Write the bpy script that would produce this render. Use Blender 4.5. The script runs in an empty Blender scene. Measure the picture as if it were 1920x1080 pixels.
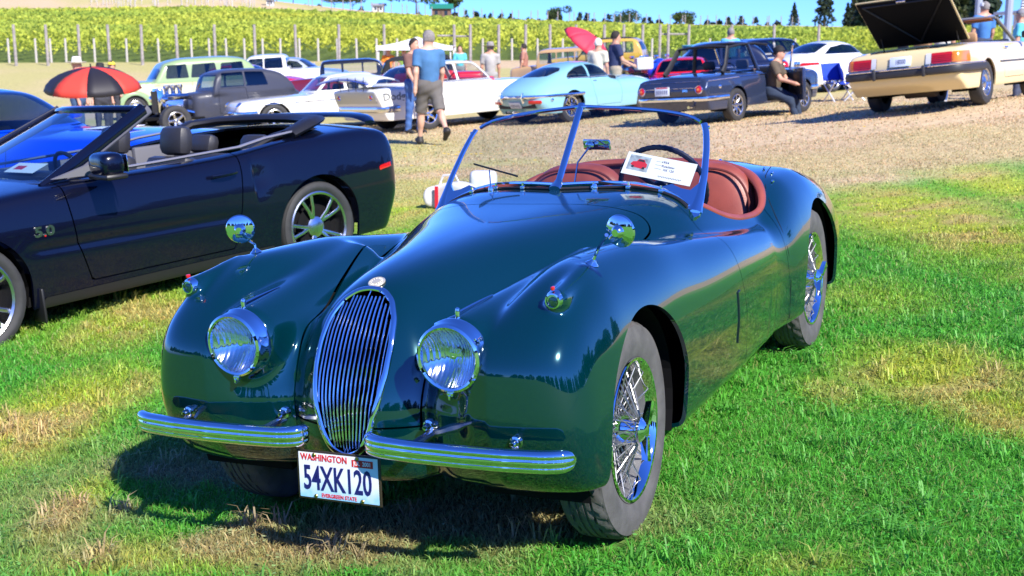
import bpy, math, random
import numpy as np
from mathutils import Matrix, Vector
R = math.radians
sc = bpy.context.scene
rng = np.random.default_rng(7)
random.seed(7)

# ---------------------------------------------------------------- camera, sky, sun
FPX = 2344.67                      # focal length in pixels of the 1920 wide photograph
PITCH = -0.18904602
CAMH = 1.5674
cam_d = bpy.data.cameras.new('camera'); cam = bpy.data.objects.new('camera', cam_d)
sc.collection.objects.link(cam); sc.camera = cam
cam_d.sensor_width = 36; cam_d.lens = 36*FPX/1920
cam_d.clip_start = 0.05; cam_d.clip_end = 3000
cam.location = (0, 0, CAMH); cam.rotation_euler = (math.pi/2+PITCH, 0, 0)
cam_d.dof.use_dof = True; cam_d.dof.focus_distance = 4.3; cam_d.dof.aperture_fstop = 7.0

SUN = Vector((0.62, -0.98, 1.0)).normalized()       # towards the sun: behind the camera, to its right
sun_d = bpy.data.lights.new('sun', 'SUN'); sun = bpy.data.objects.new('sun', sun_d)
sc.collection.objects.link(sun); sun_d.energy = 4.9; sun_d.angle = R(0.5); sun_d.color = (1.0, 0.95, 0.87)
sun.rotation_euler = SUN.to_track_quat('Z', 'Y').to_euler()
w = bpy.data.worlds.new('World'); sc.world = w; w.use_nodes = True
nt = w.node_tree; bg = nt.nodes['Background']; sky = nt.nodes.new('ShaderNodeTexSky')
sky.sky_type = 'NISHITA'; sky.sun_disc = False
sky.sun_elevation = math.asin(SUN.z); sky.sun_rotation = math.atan2(SUN.x, SUN.y)
sky.air_density = 1.0; sky.dust_density = 0.0; sky.ozone_density = 6.0; sky.altitude = 1500
hs = nt.nodes.new('ShaderNodeVectorMath'); hs.operation = 'MULTIPLY'; hs.inputs[1].default_value = (.27, .49, 1.08)   # deep clear blue of the day
nt.links.new(sky.outputs[0], hs.inputs[0]); nt.links.new(hs.outputs[0], bg.inputs[0])
bg.inputs[1].default_value = 0.14
sc.view_settings.view_transform = 'Standard'; sc.view_settings.look = 'None'
sc.view_settings.exposure = 0.84; sc.view_settings.gamma = 1.0
sc.render.engine = 'CYCLES'
sc.cycles.max_bounces = 8; sc.cycles.transparent_max_bounces = 12; sc.cycles.transmission_bounces = 4
sc.cycles.sample_clamp_indirect = 6
sc.cycles.caustics_reflective = False; sc.cycles.caustics_refractive = False

# ---------------------------------------------------------------- frames
# the green car's frame was solved from the photograph: origin on the ground under the front axle, x forward, y to its left
_b = dict(c=np.array([3.59894902, 2.09629453, 1.567408]), yaw=3.60093207, pit=PITCH, rol=-0.05870126)
_f = np.array([math.cos(PITCH)*math.cos(_b['yaw']), math.cos(PITCH)*math.sin(_b['yaw']), math.sin(PITCH)])
_r = np.cross(_f, [0, 0, 1]); _r /= np.linalg.norm(_r); _u = np.cross(_r, _f)
_c, _s = math.cos(_b['rol']), math.sin(_b['rol'])
_r, _u = _c*_r+_s*_u, -_s*_r+_c*_u
_RW = np.array([[1, 0, 0], [0, math.cos(PITCH), -math.sin(PITCH)], [0, math.sin(PITCH), math.cos(PITCH)]])  # columns r, f, u
_M3 = _RW @ np.array([_r, _f, _u])
_t = np.array([0, 0, CAMH]) - _M3 @ _b['c']
CARM = Matrix([list(_M3[i])+[_t[i]] for i in range(3)]+[[0, 0, 0, 1]])
PN = _M3 @ np.array([0, 0, 1.0])                     # normal of the sloping meadow the cars stand on
PD = PN @ _t

def sstep(a, b, x):
    t = np.clip((x-a)/(b-a), 0, 1); return t*t*(3-2*t)
def terrain(x, y):
    x = np.asarray(x, float); y = np.asarray(y, float)
    xc = 26*np.tanh(x/26); yc = np.clip(y, -12, 75)
    plane = (PD - PN[0]*xc - PN[1]*yc)/PN[2]
    ratio = np.clip(x/np.maximum(y, 30), -.6, .6)
    RX = [-.41, -.24, -.12, -.034, .10, .256, .40]
    f75 = 0.85 + 0.4*ratio
    f190 = np.interp(ratio, RX, [5.4, 5.9, 5.0, 4.2, 3.3, 2.5, 2.3]); f235 = np.interp(ratio, RX, [11.5, 11.6, 8.5, 7.2, 6.1, 5.6, 5.4])
    far = f75 + (f190-f75)*np.clip((y-76)/114, 0, 1)**1.08
    far = far + (f235-f190)*np.clip((y-190)/45, 0, 1)+np.clip(y-235, 0, 900)*.002
    k = sstep(44, 78, y)
    plane = plane + .10*np.exp(-((x+2.1)**2+(y-9.9)**2)/3.2)-.09*np.exp(-((x+4.6)**2+(y-7.2)**2)/3.2)+.40*np.exp(-((x-7.8)**2+(y-18.8)**2)/14)
    z = plane*(1-k)+far*k
    return z
def ray(px, py):
    d = np.array([(px-960)/FPX, 0, -(py-540)/FPX]); c, s = math.cos(PITCH), math.sin(PITCH)
    return np.array([d[0], c-s*d[2], s+c*d[2]])
def ground(px, py):
    d = ray(px, py); t = 1.0
    o = np.array([0, 0, CAMH])
    for k in range(6000):
        p = o+d*t
        if p[2] <= terrain(p[0], p[1]): break
        t += 0.03
    lo, hi = t-0.03, t
    for k in range(20):
        m = (lo+hi)/2; p = o+d*m
        if p[2] <= terrain(p[0], p[1]): hi = m
        else: lo = m
    return o+d*hi
def at(px, py, depth):
    return np.array([0, 0, CAMH])+ray(px, py)*depth
def tnormal(x, y, h=.5):
    n = np.array([-(terrain(x+h, y)-terrain(x-h, y))/(2*h), -(terrain(x, y+h)-terrain(x, y-h))/(2*h), 1.0])
    return n/np.linalg.norm(n)
def stand(x, y, heading, tilt=True):
    """matrix of a thing standing on the ground at x, y with its own x axis along heading (radians)"""
    n = np.array([0, 0, 1.0])
    if tilt:
        c_, s_ = math.cos(heading), math.sin(heading); mx, my = x-1.3*c_, y-1.3*s_
        A = np.array([2.6*c_, 2.6*s_, float(terrain(x, y)-terrain(x-2.6*c_, y-2.6*s_))]); B = np.array([-1.4*s_, 1.4*c_, float(terrain(mx-.7*s_, my+.7*c_)-terrain(mx+.7*s_, my-.7*c_))]); n = np.cross(A, B); n /= np.linalg.norm(n)
    a = np.array([math.cos(heading), math.sin(heading), 0]); a -= n*(a@n); a /= np.linalg.norm(a)
    b = np.cross(n, a); z = float(terrain(x, y))
    return Matrix([[a[0], b[0], n[0], x], [a[1], b[1], n[1], y], [a[2], b[2], n[2], z], [0, 0, 0, 1]])

# ---------------------------------------------------------------- objects and meshes
COL = sc.collection
def tag(o, label=None, cat=None, group=None, kind=None):
    if label: o['label'] = label
    if cat: o['category'] = cat
    if group: o['group'] = group
    if kind: o['kind'] = kind
    return o
def empty(name, mat=None, parent=None):
    o = bpy.data.objects.new(name, None); COL.objects.link(o); o.empty_display_size = .2
    if parent is not None: o.parent = parent
    if mat is not None: o.matrix_local = mat
    return o
def mesh_of(V, Fc, name='mesh', smooth=True, normals=None):
    me = bpy.data.meshes.new(name)
    V = np.asarray(V, np.float32); 
    if isinstance(Fc, np.ndarray):
        n = Fc.shape[1]; me.vertices.add(len(V)); me.vertices.foreach_set('co', V.ravel())
        me.loops.add(Fc.size); me.loops.foreach_set('vertex_index', Fc.astype(np.int32).ravel())
        me.polygons.add(len(Fc)); me.polygons.foreach_set('loop_start', np.arange(0, Fc.size, n, dtype=np.int32))
        me.polygons.foreach_set('loop_total', np.full(len(Fc), n, np.int32))
        me.update(calc_edges=True)
    else:
        me.from_pydata([tuple(map(float, v)) for v in V], [], [tuple(f) for f in Fc]); me.update()
    me.polygons.foreach_set('use_smooth', np.full(len(me.polygons), smooth))
    if normals is not None: me.normals_split_custom_set_from_vertices(np.asarray(normals, np.float32))
    return me
def obj(name, me, mat, parent=None, loc=None, rot=None):
    o = bpy.data.objects.new(name, me); COL.objects.link(o)
    if mat is not None and len(me.materials) == 0: me.materials.append(mat)
    if parent is not None: o.parent = parent
    if loc is not None: o.location = loc
    if rot is not None: o.rotation_euler = rot
    return o
def copy_tree(o, parent=None):
    c = o.copy(); COL.objects.link(c); c.parent = parent
    for ch in list(o.children): copy_tree(ch, c)
    return c

class MB:
    """collects simple solids into one mesh"""
    def __init__(s): s.V = []; s.F = []; s.n = 0
    def add(s, V, F):
        s.V.extend([tuple(v) for v in V]); s.F.extend([tuple(i+s.n for i in f) for f in F]); s.n += len(V); return s
    def box(s, c, d, rz=0, rx=0, ry=0, bev=0):
        m = Matrix.Rotation(rz, 3, 'Z') @ Matrix.Rotation(ry, 3, 'Y') @ Matrix.Rotation(rx, 3, 'X')
        h = [x/2 for x in d]
        if bev <= 0:
            P = [(sx*h[0], sy*h[1], sz*h[2]) for sz in (-1, 1) for sy in (-1, 1) for sx in (-1, 1)]
            F = [(0, 2, 3, 1), (4, 5, 7, 6), (0, 1, 5, 4), (2, 6, 7, 3), (0, 4, 6, 2), (1, 3, 7, 5)]
        else:
            b = min(bev, min(h)*.999); P = []; n = 12
            for sz, la in ((-1, -90), (-1, -45), (-1, 0), (1, 0), (1, 45), (1, 90)):
                cl, sl_ = math.cos(R(la)), math.sin(R(la))
                for q, (sx, sy) in enumerate(((1, 1), (-1, 1), (-1, -1), (1, -1))):
                    for lo in (0, 45, 90):
                        a = R(q*90+lo); P.append((sx*(h[0]-b)+b*cl*math.cos(a), sy*(h[1]-b)+b*cl*math.sin(a), sz*(h[2]-b)+b*sl_))
            F = [tuple(reversed([0, 3, 6, 9])), tuple([60, 63, 66, 69])]
            for k in range(5):
                for i in range(n): j = (i+1) % n; F.append((k*n+i, k*n+j, k*n+n+j, k*n+n+i))
        V = [tuple(Vector(c)+m @ Vector(p)) for p in P]
        return s.add(V, F)
    def tube(s, pts, r, n=8, closed=False, cap=True, flat=None, up=None):
        """swept tube; r a number or a list; flat=(a,b) gives an elliptical section (a sideways, b along up)"""
        P = np.array([tuple(p) for p in pts], float); m = len(P)
        rr = np.full(m, r, float) if np.isscalar(r) else np.asarray(r, float)
        T = np.zeros_like(P)
        if closed: T = np.roll(P, -1, 0)-np.roll(P, 1, 0)
        else: T[1:-1] = P[2:]-P[:-2]; T[0] = P[1]-P[0]; T[-1] = P[-1]-P[-2]
        T /= np.linalg.norm(T, axis=1)[:, None]+1e-12
        U = np.zeros_like(P)
        if up is not None:
            u0 = np.asarray(up, float)
            for i in range(m):
                u = (u0[i] if u0.ndim == 2 else u0); u = u-T[i]*(u@T[i]); U[i] = u/(np.linalg.norm(u)+1e-12)
        else:
            u = np.array([0, 0, 1.0]) if abs(T[0][2]) < .9 else np.array([1.0, 0, 0])
            for i in range(m):
                u = u-T[i]*(u@T[i]); u /= np.linalg.norm(u)+1e-12; U[i] = u
        S = np.cross(T, U); a = np.arange(n)/n*2*math.pi
        fa, fb = flat if flat else (1, 1)
        V = P[:, None, :]+rr[:, None, None]*(S[:, None, :]*(np.cos(a)*fa)[None, :, None]+U[:, None, :]*(np.sin(a)*fb)[None, :, None])
        V = V.reshape(-1, 3); F = []
        for i in range(m if closed else m-1):
            j = (i+1) % m
            for k in range(n):
                l = (k+1) % n; F.append((i*n+k, i*n+l, j*n+l, j*n+k))
        if cap and not closed: F += [tuple(reversed(range(n))), tuple(range((m-1)*n, m*n))]
        return s.add(V, F)
    def lathe(s, prof, n=24, axis='z', c=(0, 0, 0), closed=False, a0=0, a1=2*math.pi):
        """prof: list of (radius, height) along axis"""
        m = len(prof); full = abs(a1-a0-2*math.pi) < 1e-6; k = n if full else n+1; V = []
        for (r, h) in prof:
            for i in range(k):
                a = a0+(a1-a0)*i/n; p = (r*math.cos(a), r*math.sin(a), h)
                if axis == 'y': p = (p[0], p[2], p[1])
                if axis == 'x': p = (p[2], p[0], p[1])
                V.append((p[0]+c[0], p[1]+c[1], p[2]+c[2]))
        F = []
        for i in range(m if closed else m-1):
            i2 = (i+1) % m
            for j in range(n):
                j2 = (j+1) % k; f = (i*k+j, i*k+j2, i2*k+j2, i2*k+j)
                F.append(tuple(reversed(f)) if axis == 'y' else f)
        return s.add(V, F)
    def prism(s, poly, z0, z1, plane='xy'):
        """extrude a polygon"""
        n = len(poly)
        def pt(a, b, c): return {'xy': (a, b, c), 'xz': (a, c, b), 'yz': (c, a, b)}[plane]
        V = [pt(a, b, z0) for a, b in poly]+[pt(a, b, z1) for a, b in poly]
        F = [tuple(reversed(range(n))), tuple(range(n, 2*n))]+[(i, (i+1) % n, n+(i+1) % n, n+i) for i in range(n)]
        return s.add(V, F)
    def mesh(s, name='mesh', smooth=True, auto=35):
        me = bpy.data.meshes.new(name); me.from_pydata(s.V, [], s.F); me.update()
        me.polygons.foreach_set('use_smooth', np.full(len(me.polygons), smooth))
        if smooth and auto:
            ne = len(me.edges); me.calc_loop_triangles()
            # mark sharp edges by angle
            import bmesh
            bm = bmesh.new(); bm.from_mesh(me); lim = R(auto)
            bmesh.ops.remove_doubles(bm, verts=bm.verts, dist=1e-5); bmesh.ops.recalc_face_normals(bm, faces=bm.faces)
            for e in bm.edges:
                if len(e.link_faces) == 2 and e.calc_face_angle(0) > lim: e.smooth = False
            bm.to_mesh(me); bm.free()
        return me
    def build(s, name, mat, parent=None, smooth=True, auto=35, **k):
        return obj(name, s.mesh(name, smooth, auto), mat, parent, **k)

# ---------------------------------------------------------------- implicit surfaces (car bodies, people)
def smax(k, *fs):
    m = fs[0]
    for f in fs[1:]: m = np.maximum(m, f)
    return m + k*np.log(sum(np.exp((f-m)/k) for f in fs))
def smin(k, *fs): return -smax(k, *[-f for f in fs])
def spl(xs, ys, sm=0.0):
    """smooth interpolating curve, tabulated"""
    xs = np.array(xs, float); ys = np.array(ys, float)
    if xs[0] > xs[-1]: xs = xs[::-1]; ys = ys[::-1]
    h = np.diff(xs); d = np.diff(ys)/h; m = np.zeros(len(xs))
    for i in range(1, len(xs)-1):
        if d[i-1]*d[i] > 0:
            w1 = 2*h[i]+h[i-1]; w2 = h[i]+2*h[i-1]; m[i] = (w1+w2)/(w1/d[i-1]+w2/d[i])
    m[0] = d[0]; m[-1] = d[-1]
    X = np.linspace(xs[0], xs[-1], 1600); i = np.clip(np.searchsorted(xs, X)-1, 0, len(h)-1)
    t = (X-xs[i])/h[i]; t2 = t*t; t3 = t2*t
    Y = (2*t3-3*t2+1)*ys[i]+(t3-2*t2+t)*h[i]*m[i]+(-2*t3+3*t2)*ys[i+1]+(t3-t2)*h[i]*m[i+1]
    if sm > 0:
        s = sm/(X[1]-X[0]); n = int(3*s)+1; K = np.exp(-.5*(np.arange(-n, n+1)/s)**2); K /= K.sum()
        Yp = np.concatenate([2*Y[0]-Y[1:n+1][::-1], Y, 2*Y[-1]-Y[-n-1:-1][::-1]]); Y = np.convolve(Yp, K, 'valid')
    return lambda q: np.interp(q, X, Y)
def sellip(dy, wy, dz, h, n):
    r = ((np.abs(dy)/wy)**n+(np.abs(dz)/h)**n)**(1/n); return (r-1)*np.minimum(wy, h)
def rcone(x, y, z, a, b, ra, rb):
    """tapered capsule"""
    a = np.array(a, float); b = np.array(b, float); d = b-a; L2 = d@d
    t = np.clip(((x-a[0])*d[0]+(y-a[1])*d[1]+(z-a[2])*d[2])/L2, 0, 1)
    return np.sqrt((x-a[0]-t*d[0])**2+(y-a[1]-t*d[1])**2+(z-a[2]-t*d[2])**2)-(ra+(rb-ra)*t)
def ellip(x, y, z, c, r):
    q = np.sqrt(((x-c[0])/r[0])**2+((y-c[1])/r[1])**2+((z-c[2])/r[2])**2); return (q-1)*min(r)
def polysd(px, py, poly, rad=0.0):
    """signed distance to a polygon, negative inside; rad rounds the corners outward"""
    P = np.array(poly, float); n = len(P); d = np.full(np.shape(px), 1e9); s = np.ones(np.shape(px))
    j = n-1
    for i in range(n):
        ex, ey = P[j]-P[i]; wx = px-P[i][0]; wy = py-P[i][1]
        t = np.clip((wx*ex+wy*ey)/(ex*ex+ey*ey), 0, 1); d = np.minimum(d, (wx-ex*t)**2+(wy-ey*t)**2)
        c1 = py >= P[i][1]; c2 = py < P[j][1]; c3 = ex*wy > ey*wx
        s = np.where((c1 & c2 & c3) | (~c1 & ~c2 & ~c3), -s, s); j = i
    return s*np.sqrt(d)-rad
def grad(F, V, h=.0015):
    G = np.zeros_like(V)
    for a in range(3):
        d = np.zeros(3); d[a] = h
        P = V+d; Q = V-d
        G[:, a] = (F(P[:, 0], P[:, 1], P[:, 2])-F(Q[:, 0], Q[:, 1], Q[:, 2]))/(2*h)
    return G
def iso(F, lo, hi, res, relax=2, proj=3, sym=False):
    ax = [np.arange(l, h_+res, res) for l, h_ in zip(lo, hi)]
    X, Y, Z = np.meshgrid(*ax, indexing='ij', sparse=True)
    v = F(X, Y, Z)+np.zeros((len(ax[0]), len(ax[1]), len(ax[2]))); v = np.where(v == 0, 1e-9, v)
    nx, ny, nz = v.shape; cs = (nx-1, ny-1, nz-1)
    cnt = np.zeros(cs, np.int8); acc = np.zeros(cs+(3,), np.float32)
    s = v < 0
    def sl(d, off):
        return tuple(slice(o, o+c) for o, c in zip(off, cs))
    for a in range(3):
        others = [b for b in range(3) if b != a]
        for o1 in (0, 1):
            for o2 in (0, 1):
                off = [0, 0, 0]; off[others[0]] = o1; off[others[1]] = o2
                off2 = list(off); off2[a] = 1
                A = v[sl(0, off)]; B = v[sl(0, off2)]; cr = (A < 0) != (B < 0)
                t = np.where(cr, A/np.where(cr, A-B, 1), 0)
                cnt += cr
                acc[..., a] += t; acc[..., others[0]] += np.where(cr, o1, 0); acc[..., others[1]] += np.where(cr, o2, 0)
    act = np.argwhere(cnt > 0); idx = np.full(cs, -1, np.int64); idx[tuple(act.T)] = np.arange(len(act))
    V = (act+acc[tuple(act.T)]/cnt[tuple(act.T)][:, None])*res+np.array([a_[0] for a_ in ax])
    Q = []
    for a in range(3):
        b, c = [q for q in range(3) if q != a]
        sa = [slice(1, n-1) for n in v.shape]; sa[a] = slice(0, v.shape[a]-1)
        sb = list(sa); sb[a] = slice(1, v.shape[a])
        ch = np.argwhere(s[tuple(sa)] != s[tuple(sb)])
        base = ch+np.array([0 if q == a else 1 for q in range(3)])
        def ci(db, dc):
            p = base.copy(); p[:, b] -= db; p[:, c] -= dc; return idx[tuple(p.T)]
        Q.append(np.stack([ci(1, 1), ci(0, 1), ci(0, 0), ci(1, 0)], 1))
    Q = np.concatenate(Q)
    def project(V, n):
        for _ in range(n):
            G = grad(F, V); f = F(V[:, 0], V[:, 1], V[:, 2]); g2 = (G*G).sum(1)+1e-9
            st = (f/g2)[:, None]*G; L = np.linalg.norm(st, axis=1)[:, None]; st *= np.minimum(1, res/np.maximum(L, 1e-9))
            V = V-st
        return V
    E = np.concatenate([Q[:, [0, 1]], Q[:, [1, 2]], Q[:, [2, 3]], Q[:, [3, 0]]])
    for _ in range(relax):
        A = np.zeros_like(V); C = np.zeros(len(V))
        for q in range(3):
            A[:, q] = np.bincount(E[:, 0], V[E[:, 1], q], len(V))+np.bincount(E[:, 1], V[E[:, 0], q], len(V))
        C = np.bincount(E[:, 0], minlength=len(V))+np.bincount(E[:, 1], minlength=len(V))
        V = V+.6*(A/np.maximum(C, 1)[:, None]-V); V = project(V, 1)
    V = project(V, proj)
    # split quads along the shorter diagonal
    d1 = np.linalg.norm(V[Q[:, 0]]-V[Q[:, 2]], axis=1); d2 = np.linalg.norm(V[Q[:, 1]]-V[Q[:, 3]], axis=1)
    k = (d1 <= d2)[:, None]
    T = np.concatenate([np.where(k, Q[:, [0, 1, 2]], Q[:, [0, 1, 3]]), np.where(k, Q[:, [0, 2, 3]], Q[:, [1, 2, 3]])])
    # orient outwards
    G = grad(F, V[T].mean(1)); N = np.cross(V[T[:, 1]]-V[T[:, 0]], V[T[:, 2]]-V[T[:, 0]])
    fl = (N*G).sum(1) < 0; T[fl] = T[fl][:, ::-1]
    return V, T
def compact(V, T):
    u, inv = np.unique(T, return_inverse=True); return V[u], inv.reshape(T.shape)
def split(m, g):
    """cut a triangle mesh along g=0 -> (g>0 part, g<0 part)"""
    V, T = m
    if callable(g): g = g(V[:, 0], V[:, 1], V[:, 2])
    g = np.where(np.abs(g) < 1e-6, 1e-6, g); s = g > 0; st = s[T]; k = st.sum(1)
    pos = [T[k == 3]]; neg = [T[k == 0]]
    X = T[(k == 1) | (k == 2)]
    if len(X) == 0: return compact(V, pos[0]), compact(V, neg[0])
    sx = s[X]; one = np.where(sx.sum(1) == 1, True, False)           # the lonely corner
    lone = np.where(one[:, None], sx, ~sx).argmax(1); r = np.arange(len(X))
    a = X[r, lone]; b = X[r, (lone+1) % 3]; c = X[r, (lone+2) % 3]
    def key(p, q): return np.minimum(p, q)*len(V)+np.maximum(p, q)
    ks = np.concatenate([key(a, b), key(a, c)]); u, inv = np.unique(ks, return_inverse=True)
    p, q = u // len(V), u % len(V); t = g[p]/(g[p]-g[q]); NV = V[p]+(V[q]-V[p])*t[:, None]
    ab = inv[:len(X)]+len(V); ac = inv[len(X):]+len(V)
    V2 = np.concatenate([V, NV])
    tri = np.stack([a, ab, ac], 1); q1 = np.stack([ab, b, c], 1); q2 = np.stack([ab, c, ac], 1)
    pos += [tri[one], q1[~one], q2[~one]]; neg += [tri[~one], q1[one], q2[one]]
    return compact(V2, np.concatenate(pos)), compact(V2, np.concatenate(neg))
def bedges(T):
    E = np.concatenate([T[:, [0, 1]], T[:, [1, 2]], T[:, [2, 0]]]); k = np.sort(E, 1)
    u, i, c = np.unique(k, axis=0, return_index=True, return_counts=True); return E[i[c == 1]]
def loops(m, sel=None):
    """ordered boundary loops of a mesh"""
    V, T = m; E = bedges(T)
    if sel is not None: E = E[sel(V[E].mean(1))]
    nxt = {}
    for a, b in E: nxt[int(a)] = int(b)
    starts = set(nxt)-set(nxt.values()); out = []
    left = dict(nxt)
    for s0 in list(starts)+list(nxt):
        if s0 not in left: continue
        L = [s0]; c = s0
        while c in left:
            c = left.pop(c); L.append(c)
            if c == s0: break
        out.append((V[L[:-1]] if L[0] == L[-1] else V[L], L[0] == L[-1]))
    out.sort(key=lambda q: -len(q[0])); return out
def resample(P, step, closed, sm=0):
    P = np.array(P)
    if closed: P = np.concatenate([P, P[:1]])
    d = np.concatenate([[0], np.cumsum(np.linalg.norm(np.diff(P, axis=0), axis=1))]); n = max(3, int(d[-1]/step))
    q = np.linspace(0, d[-1], n+1); Qp = np.stack([np.interp(q, d, P[:, i]) for i in range(3)], 1)
    if closed: Qp = Qp[:-1]
    for _ in range(sm):
        if closed: Qp = .5*Qp+.25*(np.roll(Qp, 1, 0)+np.roll(Qp, -1, 0))
        else: Qp[1:-1] = .5*Qp[1:-1]+.25*(Qp[2:]+Qp[:-2])
    return Qp
def put(name, m, mat, parent=None, F=None, flange=0.0, offset=0.0, nh=.0015):
    """link a cut piece of an implicit surface with exact normals and a turned-in edge"""
    V, T = m
    if len(T) == 0: return None
    if F is None: return obj(name, mesh_of(V, T), mat, parent)
    N = grad(F, V, nh); N /= np.linalg.norm(N, axis=1)[:, None]+1e-12
    if offset: V = V+N*offset
    if flange > 0:
        E = bedges(T); a, b = V[E[:, 0]], V[E[:, 1]]; na, nb = N[E[:, 0]], N[E[:, 1]]
        fn = np.cross(b-a, -na); fn /= np.linalg.norm(fn, axis=1)[:, None]+1e-12
        n0 = len(V); k = len(E)
        V = np.concatenate([V, a, b, b-nb*flange, a-na*flange]); N = np.concatenate([N]+[-fn]*4)
        i = np.arange(k)+n0
        T = np.concatenate([T, np.stack([i, i+3*k, i+2*k], 1), np.stack([i, i+2*k, i+k], 1)])
    return obj(name, mesh_of(V, T, name, True, N), mat, parent)
def grow(m, F, parent, name, mat, **k): return put(name, m, mat, parent, F, **k)

# ---------------------------------------------------------------- materials
def nodes(name):
    m = bpy.data.materials.new(name); m.use_nodes = True; t = m.node_tree
    return m, t, t.nodes['Principled BSDF'], t.nodes['Material Output']
def mat(name, col, rough=.6, metal=0, coat=0, spec=None, noise=0, nscale=8, bump=0, bscale=60, dirt=None):
    m, t, b, o = nodes(name); c = (*col, 1)
    b.inputs['Base Color'].default_value = c; b.inputs['Roughness'].default_value = rough
    b.inputs['Metallic'].default_value = metal; b.inputs['Coat Weight'].default_value = coat
    b.inputs['Coat Roughness'].default_value = .02
    if spec is not None: b.inputs['Specular IOR Level'].default_value = spec
    if noise or bump: tc = t.nodes.new('ShaderNodeTexCoord')
    if noise:
        n = t.nodes.new('ShaderNodeTexNoise'); n.inputs['Scale'].default_value = nscale; n.inputs['Detail'].default_value = 6
        t.links.new(tc.outputs['Object'], n.inputs['Vector'])
        r = t.nodes.new('ShaderNodeValToRGB'); r.color_ramp.elements[0].position = .3; r.color_ramp.elements[1].position = .7
        r.color_ramp.elements[0].color = (*[x*(1-noise) for x in col], 1); r.color_ramp.elements[1].color = (*[min(1, x*(1+noise)) for x in col], 1)
        t.links.new(n.outputs[0], r.inputs[0]); t.links.new(r.outputs[0], b.inputs['Base Color'])
    if bump:
        n2 = t.nodes.new('ShaderNodeTexNoise'); n2.inputs['Scale'].default_value = bscale; n2.inputs['Detail'].default_value = 4
        t.links.new(tc.outputs['Object'], n2.inputs['Vector'])
        bp = t.nodes.new('ShaderNodeBump'); bp.inputs['Strength'].default_value = bump; bp.inputs['Distance'].default_value = .01
        t.links.new(n2.outputs[0], bp.inputs['Height']); t.links.new(bp.outputs[0], b.inputs['Normal'])
    return m
def paint(name, col, metal=0.0, rough=.25, coat=1.0, ior=1.55):
    m, t, b, o = nodes(name); b.inputs['Base Color'].default_value = (*col, 1)
    b.inputs['Roughness'].default_value = rough; b.inputs['Metallic'].default_value = metal
    b.inputs['Coat Weight'].default_value = coat; b.inputs['Coat Roughness'].default_value = .015; b.inputs['Coat IOR'].default_value = ior; b.inputs['Specular IOR Level'].default_value = .25
    # faint dust in the gloss
    tc = t.nodes.new('ShaderNodeTexCoord'); n = t.nodes.new('ShaderNodeTexNoise'); n.inputs['Scale'].default_value = 6; n.inputs['Detail'].default_value = 5
    r = t.nodes.new('ShaderNodeMapRange'); r.inputs['To Min'].default_value = .01; r.inputs['To Max'].default_value = .05
    t.links.new(tc.outputs['Object'], n.inputs['Vector']); t.links.new(n.outputs[0], r.inputs['Value']); t.links.new(r.outputs[0], b.inputs['Coat Roughness'])
    return m
def glassmat(name, tint=(1, 1, 1), refl=1.0, dark=0.0):
    m = bpy.data.materials.new(name); m.use_nodes = True; t = m.node_tree; t.nodes.clear()
    o = t.nodes.new('ShaderNodeOutputMaterial'); tr = t.nodes.new('ShaderNodeBsdfTransparent'); tr.inputs[0].default_value = (*tint, 1)
    gl = t.nodes.new('ShaderNodeBsdfGlossy'); gl.inputs['Roughness'].default_value = .01
    g = t.nodes.new('ShaderNodeNewGeometry'); vd = t.nodes.new('ShaderNodeVectorMath'); vd.operation = 'DOT_PRODUCT'
    t.links.new(g.outputs['Incoming'], vd.inputs[0]); t.links.new(g.outputs['Normal'], vd.inputs[1])
    ab = t.nodes.new('ShaderNodeMath'); ab.operation = 'ABSOLUTE'; t.links.new(vd.outputs['Value'], ab.inputs[0])
    om = t.nodes.new('ShaderNodeMath'); om.operation = 'SUBTRACT'; om.inputs[0].default_value = 1; t.links.new(ab.outputs[0], om.inputs[1])
    pw = t.nodes.new('ShaderNodeMath'); pw.operation = 'POWER'; pw.inputs[1].default_value = 5; t.links.new(om.outputs[0], pw.inputs[0])
    f = t.nodes.new('ShaderNodeMath'); f.operation = 'MULTIPLY_ADD'; f.inputs[1].default_value = .93; f.inputs[2].default_value = .06; t.links.new(pw.outputs[0], f.inputs[0])
    mu = t.nodes.new('ShaderNodeMath'); mu.operation = 'MULTIPLY'; mu.inputs[1].default_value = refl; mu.use_clamp = True
    mx = t.nodes.new('ShaderNodeMixShader'); t.links.new(f.outputs[0], mu.inputs[0]); t.links.new(mu.outputs[0], mx.inputs[0])
    t.links.new(tr.outputs[0], mx.inputs[1]); t.links.new(gl.outputs[0], mx.inputs[2]); t.links.new(mx.outputs[0], o.inputs[0])
    return m
CHROME = mat('chrome', (.93, .93, .94), .035, 1.0)
DULLCHROME = mat('worn_chrome', (.8, .8, .82), .16, 1.0)
ALU = mat('silver_alloy', (.62, .63, .66), .25, 1.0)
BLACK = mat('black_plastic', (.012, .012, .014), .45)
DARK = mat('dark_underside', (.008, .008, .009), .9, spec=.1)
RUBBER = mat('tyre_rubber', (.095, .09, .088), .75, noise=.25, nscale=14, bump=.15, bscale=90)
RUBBER2 = mat('tyre_rubber_dark', (.03, .03, .032), .7, noise=.2, nscale=14)
GLASS = glassmat('clear_glass', (.93, .96, .95), 1.0)
TINT = glassmat('tinted_car_glass', (.30, .36, .38), 1.5)
JGLASS = glassmat('windscreen_glass', (.80, .84, .85), 1.0)
LENS = glassmat('lamp_glass', (.95, .97, 1), 1.6)
SPOKE = mat('spoke_steel', (.36, .36, .37), .38, .9)
GREEN = paint('racing_green_paint', (.0, .032, .042), .45, rough=.12, ior=1.85)
LEATHER = mat('tan_red_leather', (.25, .055, .038), .42, noise=.15, nscale=10, bump=.12, bscale=220)
LEATHERD = mat('dark_red_leather', (.11, .022, .016), .5, noise=.15, nscale=10)
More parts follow.
